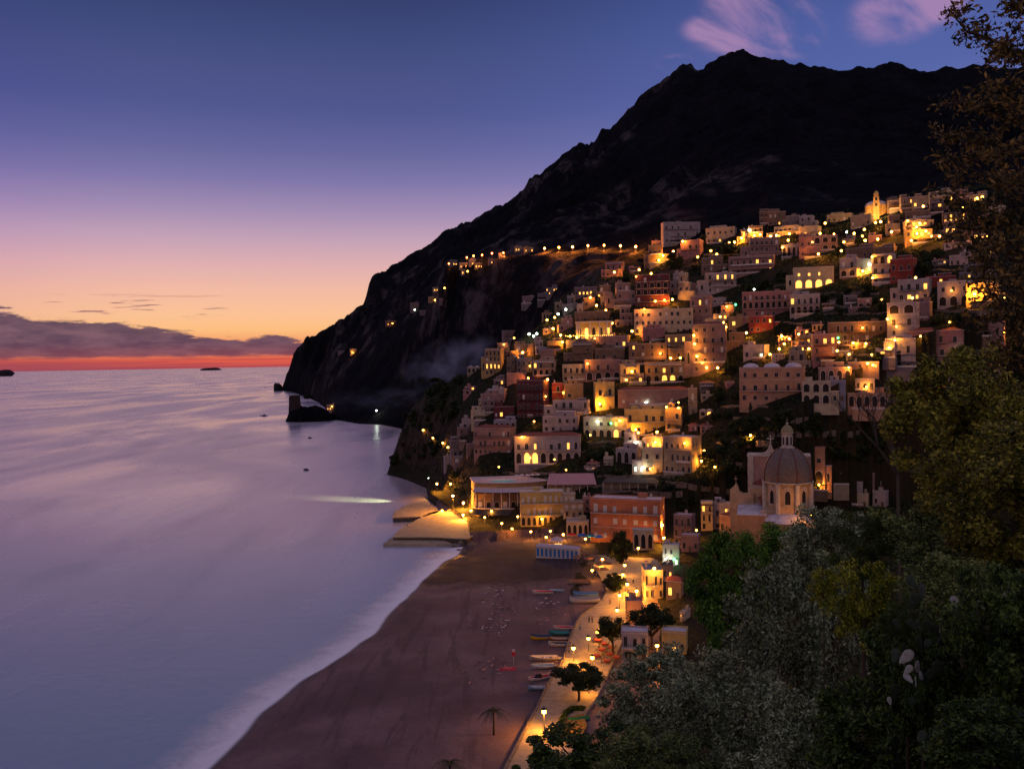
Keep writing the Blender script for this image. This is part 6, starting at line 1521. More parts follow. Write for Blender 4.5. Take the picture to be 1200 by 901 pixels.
L_deep = leaf_mat('deep_green_leaves', (0.014, 0.030, 0.009), (0.16, 0.25, 0.045))
M_bark = mat('bark', (0.07, 0.045, 0.03), 0.95, 0.4, 2, True, bump=0.6)

def crown(name, mt, n, ncl, size, seed, aspect=0.45, clr=0.24, shape='ball', tri=False, fill=0.25):
    g = np.random.default_rng(seed)
    d = g.normal(size=(ncl, 3)); d /= np.linalg.norm(d, axis=1)[:, None]
    rr = np.where(g.random(ncl) < fill, g.random(ncl) ** 0.5 * 0.7, 0.68 + 0.22 * g.random(ncl)) * (1 - 0.22 * g.random(ncl))
    c = d * rr[:, None]
    if shape == 'umbrella': c[:, 2] = np.abs(c[:, 2]) * 0.9 - 0.25; 
    if shape == 'flat': c[:, 2] = np.where(c[:, 2] < -0.2, -0.2 + 0.2 * c[:, 2], c[:, 2])
    cs = clr * (0.6 + 0.8 * g.random(ncl))
    k = g.integers(0, ncl, n)
    u = g.normal(size=(n, 3)); u /= np.linalg.norm(u, axis=1)[:, None]
    p = c[k] + u * (cs[k] * g.random(n) ** 0.45)[:, None]
    t1 = g.normal(size=(n, 3)); t1 /= np.linalg.norm(t1, axis=1)[:, None]
    up = np.array([0, 0, 1.0]); t2 = np.cross(t1, g.normal(size=(n, 3)) + up * 0.4); t2 /= np.linalg.norm(t2, axis=1)[:, None]
    s = size * (0.6 + 0.8 * g.random(n))
    a = t1 * s[:, None]; b = t2 * (s * aspect)[:, None]
    v = np.stack([p - a, p + b, p + a, p - b], 1).reshape(-1, 3)
    f = np.arange(4 * n).reshape(n, 4)
    return npmesh(name, v, f, [mt], smooth=False), c
def limbs(cc, top, seed, rad=0.05, nl=6, spread=1.0):
    g = random.Random(seed); m = MB(); m.tube([(0, 0, -top - .1), (g.uniform(-.05, .05), g.uniform(-.05, .05), -top * .5), (0, 0, -0.15)], [rad * 1.5, rad, rad * .8], 8)
    for k in range(nl):
        c = cc[g.randrange(len(cc))] * spread; z0 = -0.5 + .3 * g.random()
        m.tube([(0, 0, z0), (c[0] * .4, c[1] * .4, z0 * .5 + c[2] * .3), tuple(c)], [rad * .6, rad * .38, rad * .12], 5)
    return m.mesh('trunk', [M_bark])
TV = {}
for k in range(4):
    me, cc = crown('crown', L_dark, 900, 26, 0.15, 50 + k, 0.7, 0.30); TV['round', k] = (me, limbs(cc, 1.1, k))
for k in range(2):
    me, cc = crown('crown', L_pine, 1500, 26, 0.11, 60 + k, 0.6, 0.26, 'umbrella'); TV['umbrella', k] = (me, limbs(cc, 2.2, 9 + k, 0.04))
me, cc = crown('crown', L_dark, 900, 30, 0.12, 70, 0.7, 0.26); TV['cypress', 0] = (me, limbs(cc, 1.2, 20, 0.03))
def tree(px, py, rad, kind='round', var=None, lab=None, sx=1.0, sz=1.0, base='dark leafy tree', name='tree', r=None, group='trees between the houses'):
    g, rr = ground(px, py)
    v = var if var is not None else random.randrange(4)
    key = (kind, v if kind == 'round' else (v % 2 if kind == 'umbrella' else 0)); me, tm = TV[key]
    th = {'round': 1.0, 'umbrella': 1.9, 'cypress': 1.05}[kind]
    if kind == 'cypress': sc_ = (rad * .35, rad * .35, rad * 1.5)
    elif kind == 'umbrella': sc_ = (rad * sx, rad * sx, rad * .62 * sz)
    else: sc_ = (rad * sx, rad * sx, rad * sz * random.uniform(.75, 1.0))
    ro = empty(name, (g.x, g.y, max(g.z, 0) - .3), random.uniform(0, 6.28))
    link('crown', me, ro, (0, 0, th * sc_[2]), None, sc_); link('trunk', tm, ro, (0, 0, th * sc_[2]), None, (rad * (1 if kind != 'cypress' else .4),) * 2 + (sc_[2],))
    tag(ro, lab, 'tree', group if not lab else None); THINGS.append([ro, px, py - 3, base, lab])
    return ro
nt = 0
for (xa, ya_, xb, yb, n, rad) in ZONES:
    k = 0; tries = 0
    while k < n and tries < n * 6:
        tries += 1; px = random.uniform(xa, xb); py = random.uniform(ya_, yb); rd = rad * random.uniform(.65, 1.35)
        g, rr = ground(px, py)
        if g.z < 2.5 or obb_hit(px, py - rd * FPX / rr) or obb_hit(px, py): continue
        kd = 'cypress' if random.random() < .05 else ('umbrella' if random.random() < .07 else 'round')
        tree(px, py, rd, kd, base={'round': 'dark leafy tree', 'umbrella': 'umbrella pine', 'cypress': 'slim cypress'}[kd], name={'round': 'tree', 'umbrella': 'pine_tree', 'cypress': 'cypress_tree'}[kd]); k += 1; nt += 1
for _ in range(400):
    if nt > 262: break
    px = random.uniform(600, 1120); py = random.uniform(265, 540)
    if py < 300 + (800 - px) * .3 or (px < 640 and py < 400): continue
    g, rr = ground(px, py)
    if obb_hit(px, py) or obb_hit(px, py - 5): continue
    tree(px, py, random.uniform(1.2, 2.4), base='dark leafy tree'); nt += 1
tree(852, 300, 7.0, 'round', 1, 'big round dark tree left of the brightest hilltop lamp', sx=1.2)
tree(361, 473, 11, 'umbrella', 0, 'lone umbrella pine beside the watchtower on the point')
# beach-front pines and the palm
def big_tree(px, pyb, pyc, rx, ry, kind, lab, name='pine_tree', mt=None, cat='pine tree'):
    g, rr = ground(px, pyb); c = P(px, pyc, rr); v = 0 if kind == 'round' else 1
    sx_ = rx / FPX * rr; sz_ = ry / FPX * rr; ro = empty(name, (c.x, c.y, g.z), random.uniform(0, 6))
    me, cc = crown('crown', mt or L_pine, 7000, 60, 0.055, int(px), 0.5, 0.20, 'flat' if kind == 'umbrella' else 'ball')
    hgt = c.z - g.z
    link('crown', me, ro, (0, 0, hgt), None, (sx_, sx_, sz_))
    m = MB(); m.tube([(0, 0, -.6), (.25, 0, hgt * .35), (0.1, .1, hgt * .75), (0, 0, hgt)], [.34, .26, .2, .14], 8)
    for k in range(9):
        q_ = cc[k * 5]; m.tube([(0, 0, hgt - sz_ * .9 - .3), (q_[0] * sx_ * .5, q_[1] * sx_ * .5, hgt + (q_[2] * .2 - .4) * sz_), (q_[0] * sx_ * .95, q_[1] * sx_ * .95, hgt + q_[2] * sz_)], [.16, .1, .03], 5)
    m.build('trunk', [M_bark], ro); tag(ro, lab, cat); THINGS.append([ro, px, pyc, '', lab]); return ro
big_tree(727, 662, 642, 16, 22, 'round', 'tall dark round tree in front of the orange red hotel')
big_tree(720, 694, 682, 17, 11, 'round', 'low round tree over the bright path lamps near the blue-grey cafe')
big_tree(717, 768, 737, 23, 16, 'umbrella', 'smaller umbrella pine with leaning trunk left of the broad one')
big_tree(763, 762, 727, 31, 20, 'umbrella', 'broad umbrella pine with forked trunk above the yellow-lit terrace')
big_tree(677, 826, 792, 36, 18, 'umbrella', 'flat-topped umbrella pine on the promenade above the red kayaks')
def palm(px, pyb, pyt, lab, n=16, L=3.2):
    g, rr = ground(px, pyb); t_ = P(px, pyt, rr); hgt = t_.z - g.z; ro = empty('palm_tree', (t_.x, t_.y, g.z)); tag(ro, lab, 'palm tree')
    m = MB(); m.tube([(0, 0, -.4), (.1, 0, hgt * .5), (0, 0, hgt)], [.24, .19, .22], 8); m.build('trunk', [M_bark], ro)
    for k in range(n):
        a = 2 * math.pi * k / n + random.uniform(-.15, .15); up_ = random.uniform(.3, 1.1); m = MB(); pts = []
        for j in range(9):
            q_ = j / 8; pts.append(Vector((math.cos(a) * L * q_, math.sin(a) * L * q_, hgt + up_ * L * .55 * q_ - L * .85 * q_ * q_)))
        m.tube(pts, [.04 * (1 - j / 10) for j in range(9)], 4)
        sd = Vector((-math.sin(a), math.cos(a), 0))
        for j in range(1, 9):
            for sgn in (-1, 1):
                for h_ in (0, .5):
                    p = pts[j - 1].lerp(pts[j], h_ + .2); l = .62 * math.sin(math.pi * min(1, (j + h_) / 9.5)) + .1; d = (pts[j] - pts[j - 1]).normalized()
                    q1 = p + sd * sgn * l + d * .25 - Vector((0, 0, .22)); m.add([p - d * .05, p + d * .05, q1], [(0, 1, 2)])
        m.build('frond', [L_pine], ro)
    return ro
palm(578, 862, 832, 'young palm standing alone on the lit beach below the pedal boat')
palm(527, 925, 893, 'palm top poking up at the bottom edge of the beach')
palm(738, 802, 765, 'palm with yellow-lit fronds under the broad umbrella pine', 12, 2.6)
# things on the promenade
boat(678, 846, 4.4, bT, bT, 200, 'small boat under a bright green cover by the promenade garden', cover=mat('green_cover', (0.01, 0.10, 0.035), .7, .2, 2, False))
boat(664, 829, 3.6, bR, bR, 175, 'upper of two red kayaks beside the flat-topped pine', kind='kayak')
boat(659, 833, 3.2, bR, bR, 170, 'lower of two red kayaks beside the flat-topped pine', kind='kayak')
L_hedge = leaf_mat('hedge_leaves', (0.03, 0.06, 0.01), (0.10, 0.14, 0.02))
def hedge(pts, wd, h, lab):
    g0 = np.random.default_rng(len(THINGS)); P3 = [onz(a, b, PZ) for a, b in pts]; n = 2600; k = g0.integers(0, len(P3) - 1, n); t_ = g0.random(n)
    A_ = np.array([P3[i] for i in k]); B_ = np.array([P3[i + 1] for i in k]); p = A_ + (B_ - A_) * t_[:, None] + g0.normal(size=(n, 3)) * np.array([wd, wd, 0]) * .4; p[:, 2] = PZ + g0.random(n) * h
    a = g0.normal(size=(n, 3)); a /= np.linalg.norm(a, axis=1)[:, None]; b = np.cross(a, g0.normal(size=(n, 3))); b /= np.linalg.norm(b, axis=1)[:, None]; s = .16
    v = np.stack([p - a * s, p + b * s * .7, p + a * s, p - b * s * .7], 1).reshape(-1, 3); o0 = P3[0]
    o = link('hedge', npmesh('hedge', v - np.array(o0), np.arange(4 * n).reshape(n, 4), [L_hedge], smooth=False), None, o0); tag(o, lab, 'hedge'); THINGS.append([o, *pts[0], '', lab])
hedge([(655, 852), (662, 838), (671, 832), (684, 832)], .6, .9, 'clipped hedge curving round the lit garden bed on the promenade')
hedge([(655, 852), (650, 868)], .6, .7, 'short hedge end near the lower promenade lamp')
mb = MB(); mb.prism(pixpoly([(657, 855), (664, 841), (684, 836), (688, 850), (680, 866), (660, 866)], PZ), PZ - .2, PZ + .12); tag(mb.build('garden_bed', [mat('lamplight_tinted_lawn', (0.22, 0.13, 0.03), .95, .4, 1.5, False)]), kind='structure')  # lawn colour has the orange lamplight painted in
M_red = mat('red_cloth', (0.42, 0.06, 0.04), .8, .3, 2, False)
for k, (px, py) in enumerate(((700, 752), (708, 756), (716, 760), (705, 763), (714, 768), (722, 772), (711, 776), (700, 770))):
    p = onz(px, py, PZ + .05); ro = empty('cafe_table', (p.x, p.y, PZ)); tag(ro, None, 'cafe table', 'cafe tables below the umbrella pines'); THINGS.append([ro, px, py, 'red-clothed cafe table', None])
    m = MB(); m.box(-.75, .75, -.75, .75, .72, .78); m.box(-.78, .78, -.78, -.75, .35, .78); m.build('tablecloth', [M_red], ro)
    m = MB(); m.tube([(0, 0, 0), (0, 0, .72)], .06, 6); m.box(-.3, .3, -.3, .3, 0, .04); m.build('leg', [M_iron], ro)
    c0 = None
    for q_ in range(4):
        a = q_ * math.pi / 2 + .4; m = MB(); m.box(-.22, .22, -.22, .22, .42, .47); m.box(-.22, .22, .18, .22, .47, .9)
        for (u, v_) in ((-.2, -.2), (.2, -.2), (-.2, .2), (.2, .2)): m.box(u - .02, u + .02, v_ - .02, v_ + .02, 0, .42)
        o = m.build('cafe_chair', [M_wood], None, (p.x + 1.25 * math.sin(a) * -1, p.y + 1.25 * math.cos(a), PZ)); o.rotation_euler = (0, 0, a); tag(o, 'wooden chair at a red-clothed cafe table below the umbrella pines', 'chair', 'wooden chairs round the cafe tables')
M_cv = mat('brown_canvas', (0.24, 0.13, 0.07), .85, .3, 2, False)
for k, (px, py) in enumerate(((690, 661), (698, 659), (706, 662), (693, 667), (702, 668), (711, 667), (699, 674), (708, 674), (685, 655), (676, 659))):
    p = onz(px, py, 3.2); o = parasol(p, 1.7, 2.7, M_cv, None, 'brown parasols of the beach bar'); THINGS.append([o, px, py, 'brown beach bar parasol', None])
# steps and low parapets near the beach
p0, p1 = onz(626, 822, 2.0), onz(643, 806, 3.2); dv = p1 - p0; ro = empty('wooden_steps', p0, math.atan2(dv.y, dv.x)); tag(ro, 'wooden ramp with rails leading from beach to promenade', 'steps')
m = MB(); L_ = dv.xy.length
for k in range(9): m.box(L_ * k / 9, L_ * k / 9 + .28, -.7, .7, 1.4 * k / 9 - .1, 1.4 * k / 9)
m.build('treads', [M_wood], ro); m = MB()
for s_2 in (-.72, .66): m.box(0, L_, s_2, s_2 + .06, -.6, .1); m.tube([(0, s_2, .9), (L_, s_2, 2.3)], .05, 4)
m.build('rail', [M_wood], ro)

# ---- people
def person_mesh():
    me = bpy.data.meshes.new('person')
    V_ = [(0, 0, .95), (0, 0, 1.2), (0, 0, 1.42), (0, 0, 1.52), (0, -.01, 1.66), (.17, 0, 1.40), (.24, .02, 1.12), (.25, -.08, .86), (-.17, 0, 1.40), (-.24, .02, 1.12), (-.25, -.08, .86), (.10, 0, .9), (.12, -.05, .48), (.13, .05, .06), (.13, -.10, .03), (-.10, 0, .9), (-.12, .05, .48), (-.13, .14, .06), (-.13, .0, .03)]
    E_ = [(0, 1), (1, 2), (2, 3), (3, 4), (2, 5), (5, 6), (6, 7), (2, 8), (8, 9), (9, 10), (0, 11), (11, 12), (12, 13), (13, 14), (0, 15), (15, 16), (16, 17), (17, 18)]
    me.from_pydata(V_, E_, [])
    o = bpy.data.objects.new('person', me); COL.objects.link(o)
    md = o.modifiers.new('skin', 'SKIN'); rad = [.14, .13, .15, .055, .10, .06, .05, .035, .06, .05, .035, .085, .06, .045, .03, .085, .06, .045, .03]
    if not me.skin_vertices: pass
    for i, sv in enumerate(me.skin_vertices[0].data): sv.radius = (rad[i], rad[i])
    me.skin_vertices[0].data[0].use_root = True
    sd = o.modifiers.new('sub', 'SUBSURF'); sd.levels = 1; sd.render_levels = 1
    dg = bpy.context.evaluated_depsgraph_get(); m2 = bpy.data.meshes.new_from_object(o.evaluated_get(dg)); bpy.data.objects.remove(o); return m2
try: PM = person_mesh()
except Exception as ex: PM = None; print('person', ex)
M_skin = mat('skin', (0.35, 0.20, 0.14), .6, .1, 3, False)
if PM:
    PM.materials.clear(); PM.materials.append(M_skin)
    for (px, py, rz, cc_, tc_, lab) in ((690.5, 729, 40, (.05, .05, .06), (.03, .03, .05), 'person in dark coat standing left in the pair on the pale promenade'), (694, 729.5, -60, (.12, .06, .05), (.03, .03, .04), 'person in brown coat standing right in the pair on the pale promenade'),
          (680, 738, 10, (.40, .36, .34), (.06, .06, .10), 'person in pale jacket walking on the promenade beside the beach wall'), (715, 708, 80, (.25, .05, .05), (.03, .03, .05), 'person in red jacket near the path lamps'),
          (720, 690, 0, (.05, .07, .15), (.04, .04, .04), 'person in blue jacket under the low round tree lamps'), (667, 765, 150, (.30, .28, .26), (.05, .05, .06), 'person in light top close to the lamp by the boats'), (742, 684, 30, (.06, .05, .05), (.05, .05, .05), 'person in black standing in the bright lane')):
        g = onz(px, py, PZ); o = link('person', PM, None, (g.x, g.y, PZ + .02), (0, 0, R(rz))); tag(o, lab, 'person'); nm = str(len(MATS))
        m = MB(); m.lathe([(.21, .82), (.19, 1.0), (.18, 1.2), (.21, 1.36), (.12, 1.46), (.07, 1.48)], 12); 
        for sx in (-1, 1): m.tube([(.17 * sx, 0, 1.39), (.245 * sx, .02, 1.12), (.255 * sx, -.07, .9)], [.075, .065, .055], 8)
        m.build('coat', [mat('coat' + nm, cc_, .9, .2, 3, False)], o)
        m = MB(); m.tube([(.10, 0, .95), (.12, -.05, .48), (.13, .05, .1)], [.11, .08, .07], 8); m.tube([(-.10, 0, .95), (-.12, .05, .48), (-.13, .14, .1)], [.11, .08, .07], 8); m.build('trousers', [mat('trousers' + nm, tc_, .9, .2, 3, False)], o)
        m = MB(); m.lathe([(.0, 1.80), (.08, 1.78), (.115, 1.71), (.11, 1.63), (.09, 1.6)], 10, 0, (0, .015, 0)); m.build('hair', [M_iron], o)

# ------------------------------------------------------------------ foreground trees
FM = {}
def fcrown(key):
    if key in FM: return FM[key]
    spec = {'carob': (L_carob, 22000, 80, .027, .6, .15), 'carob2': (L_carob, 20000, 50, .024, .6, .22), 'olive': (L_olive, 26000, 120, .026, .36, .135), 'olive2': (L_olive, 21000, 85, .030, .36, .14), 'yel': (L_yel, 15000, 60, .026, .6, .18),
            'holm': (L_holm, 27000, 95, .026, .5, .14), 'grn': (L_grn, 22000, 85, .028, .4, .145), 'deep': (L_deep, 20000, 75, .034, .5, .155), 'deepg': (L_hedge, 14000, 50, .026, .5, .20)}[key]
    FM[key] = crown('crown', spec[0], spec[1], spec[2], spec[3], hash_(key), spec[4], spec[5], fill=.35); return FM[key]
def hash_(s): return sum(ord(c) * (i + 3) for i, c in enumerate(s))
def fg(px, py, rx, ry, r, key, lab, name='tree', cat='tree', limb=9):
    c = P(px, py, r); me, cc = fcrown(key); sx_ = rx / FPX * r; sz_ = ry / FPX * r; gz = hz(c.x, c.y); hgt = max(c.z - gz, 0.3)
    ro = empty(name, (c.x, c.y, gz), random.uniform(0, 6.28)); link('crown', me, ro, (0, 0, hgt), None, (sx_, sx_, sz_))
    m = MB(); q0 = sx_ * .035; m.tube([(0, 0, -1.0), (.1 * sx_, 0, hgt * .4), (0, 0, hgt - sz_ * .2)], [q0 * 1.6, q0 * 1.2, q0], 9); g = random.Random(int(px))
    for k in range(limb):
        q_ = cc[g.randrange(len(cc))]; e_ = Vector((q_[0] * sx_, q_[1] * sx_, hgt + q_[2] * sz_)); s0 = Vector((0, 0, max(0, hgt - sz_ * g.uniform(.3, .8))))
        m.tube([s0, s0.lerp(e_, .5) + Vector((0, 0, -.08 * sz_)), e_], [q0 * .6, q0 * .4, q0 * .12], 5)
    m.build('trunk', [M_bark], ro); tag(ro, lab, cat); THINGS.append([ro, px, py, '', lab]); return ro
fg(856, 700, 62, 88, 96, 'carob', 'broad deep green tree with bright leaf tips beside the bright beach lane')
fg(905, 650, 58, 40, 104, 'carob2', 'dense dark green tree directly below the domed church')
fg(935, 745, 95, 118, 62, 'olive', 'large silver-green olive tree in the middle of the wooded slope')
fg(975, 655, 70, 72, 66, 'olive2', 'grey feathery tree rising to the right of the domed church')
fg(770, 815, 88, 66, 74, 'olive2', 'grey-brown olive tree overhanging the beach cafe roofs')
fg(842, 842, 95, 92, 50, 'olive', 'grey olive tree at the lower centre of the slope with dark gaps')
fg(690, 890, 88, 44, 62, 'deep', 'dark bush spilling over the lower end of the promenade', 'bush', 'bush')
fg(600, 935, 60, 38, 64, 'deep', 'dark bush cut by the bottom edge beside the promenade', 'bush', 'bush')
fg(770, 895, 80, 55, 46, 'grn', 'grey green bush at the bottom below the olive trees', 'bush', 'bush')
fg(1012, 712, 50, 62, 34, 'yel', 'yellow-green ivy-leaved shrub left of the cactus', 'shrub', 'shrub')
fg(965, 690, 22, 28, 37, 'yel', 'small yellow-green shrub against the grey olive tree', 'shrub', 'shrub')
fg(1010, 640, 48, 40, 40, 'deepg', 'bright green tree between the yellow shrub and the grey feathery tree')
fg(1132, 500, 98, 98, 44, 'holm', 'large golden-green holm oak standing before the right-hand houses')
fg(1190, 585, 110, 90, 34, 'holm', 'golden-green tree filling the slope under the large holm oak')
fg(1100, 628, 80, 60, 40, 'grn', 'grey-green tree between holm oak and cactus')
fg(1105, 800, 95, 112, 24, 'deep', 'very dark leafy tree behind the cactus pads')
fg(1185, 745, 80, 95, 20, 'deep', 'dark leafy tree at the right edge below the holm oaks')
fg(1040, 870, 95, 85, 30, 'deep', 'dark low tree at the bottom under the yellow-green shrub')
fg(1180, 880, 90, 60, 17, 'deep', 'dark bush filling the bottom right corner', 'bush', 'bush')
fg(930, 880, 90, 80, 40, 'olive2', 'shadowy grey olive tree at the bottom between dark trees')
fg(1130, 690, 75, 48, 30, 'grn', 'dusky grey-green bush behind the tall cactus pads', 'bush', 'bush')
fg(1290, 560, 120, 120, 46, 'holm', 'holm oak beyond the right edge of the view')
fg(1330, 760, 110, 110, 28, 'deep', 'dark tree beyond the lower right edge of the view')
fg(1420, 640, 120, 110, 36, 'grn', 'grey-green tree far beyond the right edge of the view')
# overhanging tree at the top right: leaf sprays strung along real boughs
def overhang():
    base_r = 13.0; ro_p = P(1330, 420, 13.5); gz = hz(ro_p.x, ro_p.y); ro = empty('overhanging_tree', (ro_p.x, ro_p.y, gz)); tag(ro, 'big evergreen with leaf sprays coloured as if warm-lit overhanging the top right corner', 'tree')
    THINGS.append([ro, 1150, 200, '', ro['label']]); g = np.random.default_rng(5); m = MB(); tips = []
    org = Vector(ro.location)
    tr = [Vector((0, 0, -1)), Vector((.2, 0, 4)), P(1310, 150, 13.3) - org, P(1300, -150, 13) - org]
    m.tube(tr, [.34, .28, .2, .1], 9)
    for (y0_, xe, ye, rr) in ((0, 1112, 14, 12.2), (-30, 1165, 55, 13), (60, 1128, 118, 12.6), (120, 1108, 150, 13.5), (140, 1118, 192, 12.4), (200, 1106, 232, 13), (230, 1124, 262, 14), (250, 1138, 300, 13.2), (300, 1150, 330, 12.6), (330, 1160, 372, 13.4), (380, 1175, 405, 13), (-60, 1180, 0, 12), (180, 1160, 180, 11.6), (290, 1165, 290, 11.8), (90, 1170, 96, 12), (350, 1178, 350, 12.0)):
        s0 = P(1305, y0_ + 40, 13.2) - org; e0 = P(xe, ye, rr) - org; n = 9; pts = []
        for k in range(n + 1):
            q_ = k / n; pts.append(s0.lerp(e0, q_) + Vector((0, 0, -.35 * math.sin(math.pi * q_))) + Vector(g.normal(size=3)) * .05)
        m.tube(pts, [.055 * (1 - .85 * k / n) for k in range(n + 1)], 5)
        for k in range(2, n + 1):
            for _ in range(4):
                d = Vector(g.normal(size=3)); d.z *= .7; e_ = pts[k] + d.normalized() * float(g.uniform(.15, .62) * (1.15 - .5 * k / n)); m.tube([pts[k], e_], [.012, .005], 3, cap=False); tips.append((pts[k], e_))
    gr = random.Random(4)
    for k_ in range(16):       # the rest of the crown, away from the view
        z0_ = gr.uniform(5, 14); a_ = gr.uniform(-1.2, 1.2); L_ = gr.uniform(2.0, 3.6); s0 = tr[1].lerp(tr[3], min(1, max(0, (z0_ - 4) / 10))); e0 = s0 + Vector((math.cos(a_) * L_, math.sin(a_) * L_, gr.uniform(-.4, 1.2)))
        pts = [s0.lerp(e0, q_ / 7) + Vector((0, 0, -.3 * math.sin(math.pi * q_ / 7))) for q_ in range(8)]; m.tube(pts, [.06 * (1 - .85 * q_ / 7) for q_ in range(8)], 5)
        for q_ in range(2, 8):
            for _ in range(4):
                d = Vector(g.normal(size=3)); d.z *= .7; e_ = pts[q_] + d.normalized() * float(g.uniform(.2, .65)); m.tube([pts[q_], e_], [.012, .005], 3, cap=False); tips.append((pts[q_], e_))
    m.build('trunk', [M_bark], ro)
    N = 30; vs = []
    for a_, b_ in tips:
        dd = np.array(b_ - a_); L = np.linalg.norm(dd); dd = dd / L
        t_ = g.random(N) ** .6; p = np.array(a_) + dd * (t_ * L * 1.1)[:, None] + g.normal(size=(N, 3)) * .055
        u = dd + g.normal(size=(N, 3)) * .75; u /= np.linalg.norm(u, axis=1)[:, None]; w_ = np.cross(u, g.normal(size=(N, 3))); w_ /= np.linalg.norm(w_, axis=1)[:, None]; s = .042 * (.6 + .8 * g.random(N))[:, None]
        vs.append(np.stack([p - u * s, p + w_ * s * .38, p + u * s, p - w_ * s * .38], 1).reshape(-1, 3))
    v = np.concatenate(vs); link('crown', npmesh('crown', v, np.arange(len(v)).reshape(-1, 4), [leaf_mat('overhang_leaves', (0.016, 0.018, 0.009), (0.42, 0.25, 0.06))], smooth=False), ro)  # orange lamplight on the sprays is put into the leaf colour
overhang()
# bare tree
def bare(px, pyb, r, hpx, lab):
    c = P(px, pyb, r); gz = hz(c.x, c.y); ro = empty('bare_tree', (c.x, c.y, gz)); tag(ro, lab, 'tree'); m = MB(); g = random.Random(3); hh_ = hpx / FPX * r
    def br(p, d, L, rd, lv):
        q_ = p + d * L; m.tube([p, p.lerp(q_, .5) + Vector((g.uniform(-.04, .04), g.uniform(-.04, .04), .03)) * L, q_], [rd, rd * .8, rd * .6], 5 if lv < 3 else 3, cap=False)
        if lv >= 6: return
        for _ in range(3 if lv < 4 else 2):
            nd = (d + Vector((g.uniform(-.7, .7), g.uniform(-.7, .7), g.uniform(-.15, .45)))).normalized(); br(q_, nd, L * g.uniform(.6, .82), rd * .6, lv + 1)
    z0 = c.z - gz; m.tube([(0, 0, -1), (.3, 0, z0 * .5), (0, 0, z0)], [.16, .12, .10], 7)
    for k in range(3): br(Vector((0, 0, z0)), Vector((g.uniform(-.8, .2), g.uniform(-.3, .3), .8)).normalized(), hh_ * .30, .12, 1)
    m.build('branches', [mat('pale_bark', (0.07, 0.052, 0.035), .9, .3, 2, False)], ro)
bare(1052, 556, 62, 120, 'leafless tree with fine pale twigs above the white roofs beside the church')
# prickly pear
M_pad = mat('cactus_pad', (0.045, 0.065, 0.04), .6, .3, 3, False, col2=(0.025, 0.04, 0.02)); M_padb = mat('cactus_pad_pale', (0.50, 0.50, 0.44), .6, .25, 3, False)
cr = 21.3; cb = P(1075, 800, cr); gz = hz(cb.x, cb.y); ro = empty('prickly_pear', (cb.x, cb.y, gz)); tag(ro, 'prickly pear cactus with pale oval pads among dark leaves', 'cactus'); THINGS.append([ro, 1075, 760, '', ro['label']])
pm = MB(); pm.lathe([(0.0, 0.0), (.07, .03), (.20, .22), (.36, .58), (.37, .82), (.22, 1.02), (0, 1.10)], 14); PADM = {}
for nm, mm in (('d', M_pad), ('p', M_padb)): PADM[nm] = pm.mesh('pad', [mm])
g = random.Random(9)
PADS = [(1054, 777, 'p', .34), (1060, 790, 'p', .22), (1077, 788, 'p', .3), (1082, 796, 'p', .24), (1074, 806, 'p', .24), (1070, 800, 'p', .22), (1044, 826, 'p', .16), (1122, 712, 'p', .24), (1154, 716, 'p', .22), (1177, 700, 'p', .3), (1066, 712, 'd', .34), (1080, 704, 'd', .34), (1075, 690, 'd', .3), (1165, 728, 'd', .34), (1180, 722, 'd', .32), (1172, 745, 'd', .34), (1150, 738, 'd', .3)]
for k in range(26): PADS.append((g.uniform(1040, 1110), g.uniform(735, 880), 'd', g.uniform(.2, .34)))
for k in range(10): PADS.append((g.uniform(1140, 1195), g.uniform(735, 800), 'd', g.uniform(.35, .5)))
for (px, py, kk, s_) in PADS:
    p = P(px, py, cr - .9 if kk == 'p' else cr - .4 + g.uniform(-.4, .6)); link('pad', PADM[kk], ro, p - Vector(ro.location), (g.uniform(-.3, .3), g.uniform(-.9, .9), g.uniform(-1.0, 1.0)), (s_ * .95, s_ * .16, s_ * 1.05))
fg(1078, 800, 40, 75, 22.4, 'deep', 'dark leafy growth tangled round the cactus pads', 'bush', 'bush')
fg(1062, 735, 34, 42, 22.6, 'deepg', 'small green bush behind the upper cactus pads', 'bush', 'bush')
# undergrowth covering the near slope
g = np.random.default_rng(3); n = 80000; pxs = g.uniform(590, 1600, n); az_ = np.arctan2(pxs - 600, FPX); rr_ = g.uniform(7, 190, n) ** 1.0
X_, Y_ = rr_ * np.sin(az_), rr_ * np.cos(az_); Z_ = H(X_, Y_); ok = (Z_ > 5.5); X_, Y_, Z_, rr_ = X_[ok], Y_[ok], Z_[ok], rr_[ok]; n = len(X_)
hh_ = np.clip(fbm(X_ / 5, Y_ / 5, 40, 3) * 1.6 + .7, .15, 1.6) * np.clip(rr_ / 60, .5, 1.3)
p = np.stack([X_, Y_, Z_ + g.random(n) * hh_], 1); a = g.normal(size=(n, 3)); a /= np.linalg.norm(a, axis=1)[:, None]; b = np.cross(a, g.normal(size=(n, 3))); b /= np.linalg.norm(b, axis=1)[:, None]; s = (.10 + .0022 * rr_ * (.6 + .8 * g.random(n)))[:, None]
v = np.stack([p - a * s, p + b * s * .6, p + a * s, p - b * s * .6], 1).reshape(-1, 3)
tag(link('undergrowth', npmesh('undergrowth', v, np.arange(4 * n).reshape(n, 4), [L_deep], smooth=False)), 'dark undergrowth covering the near slope', kind='stuff')
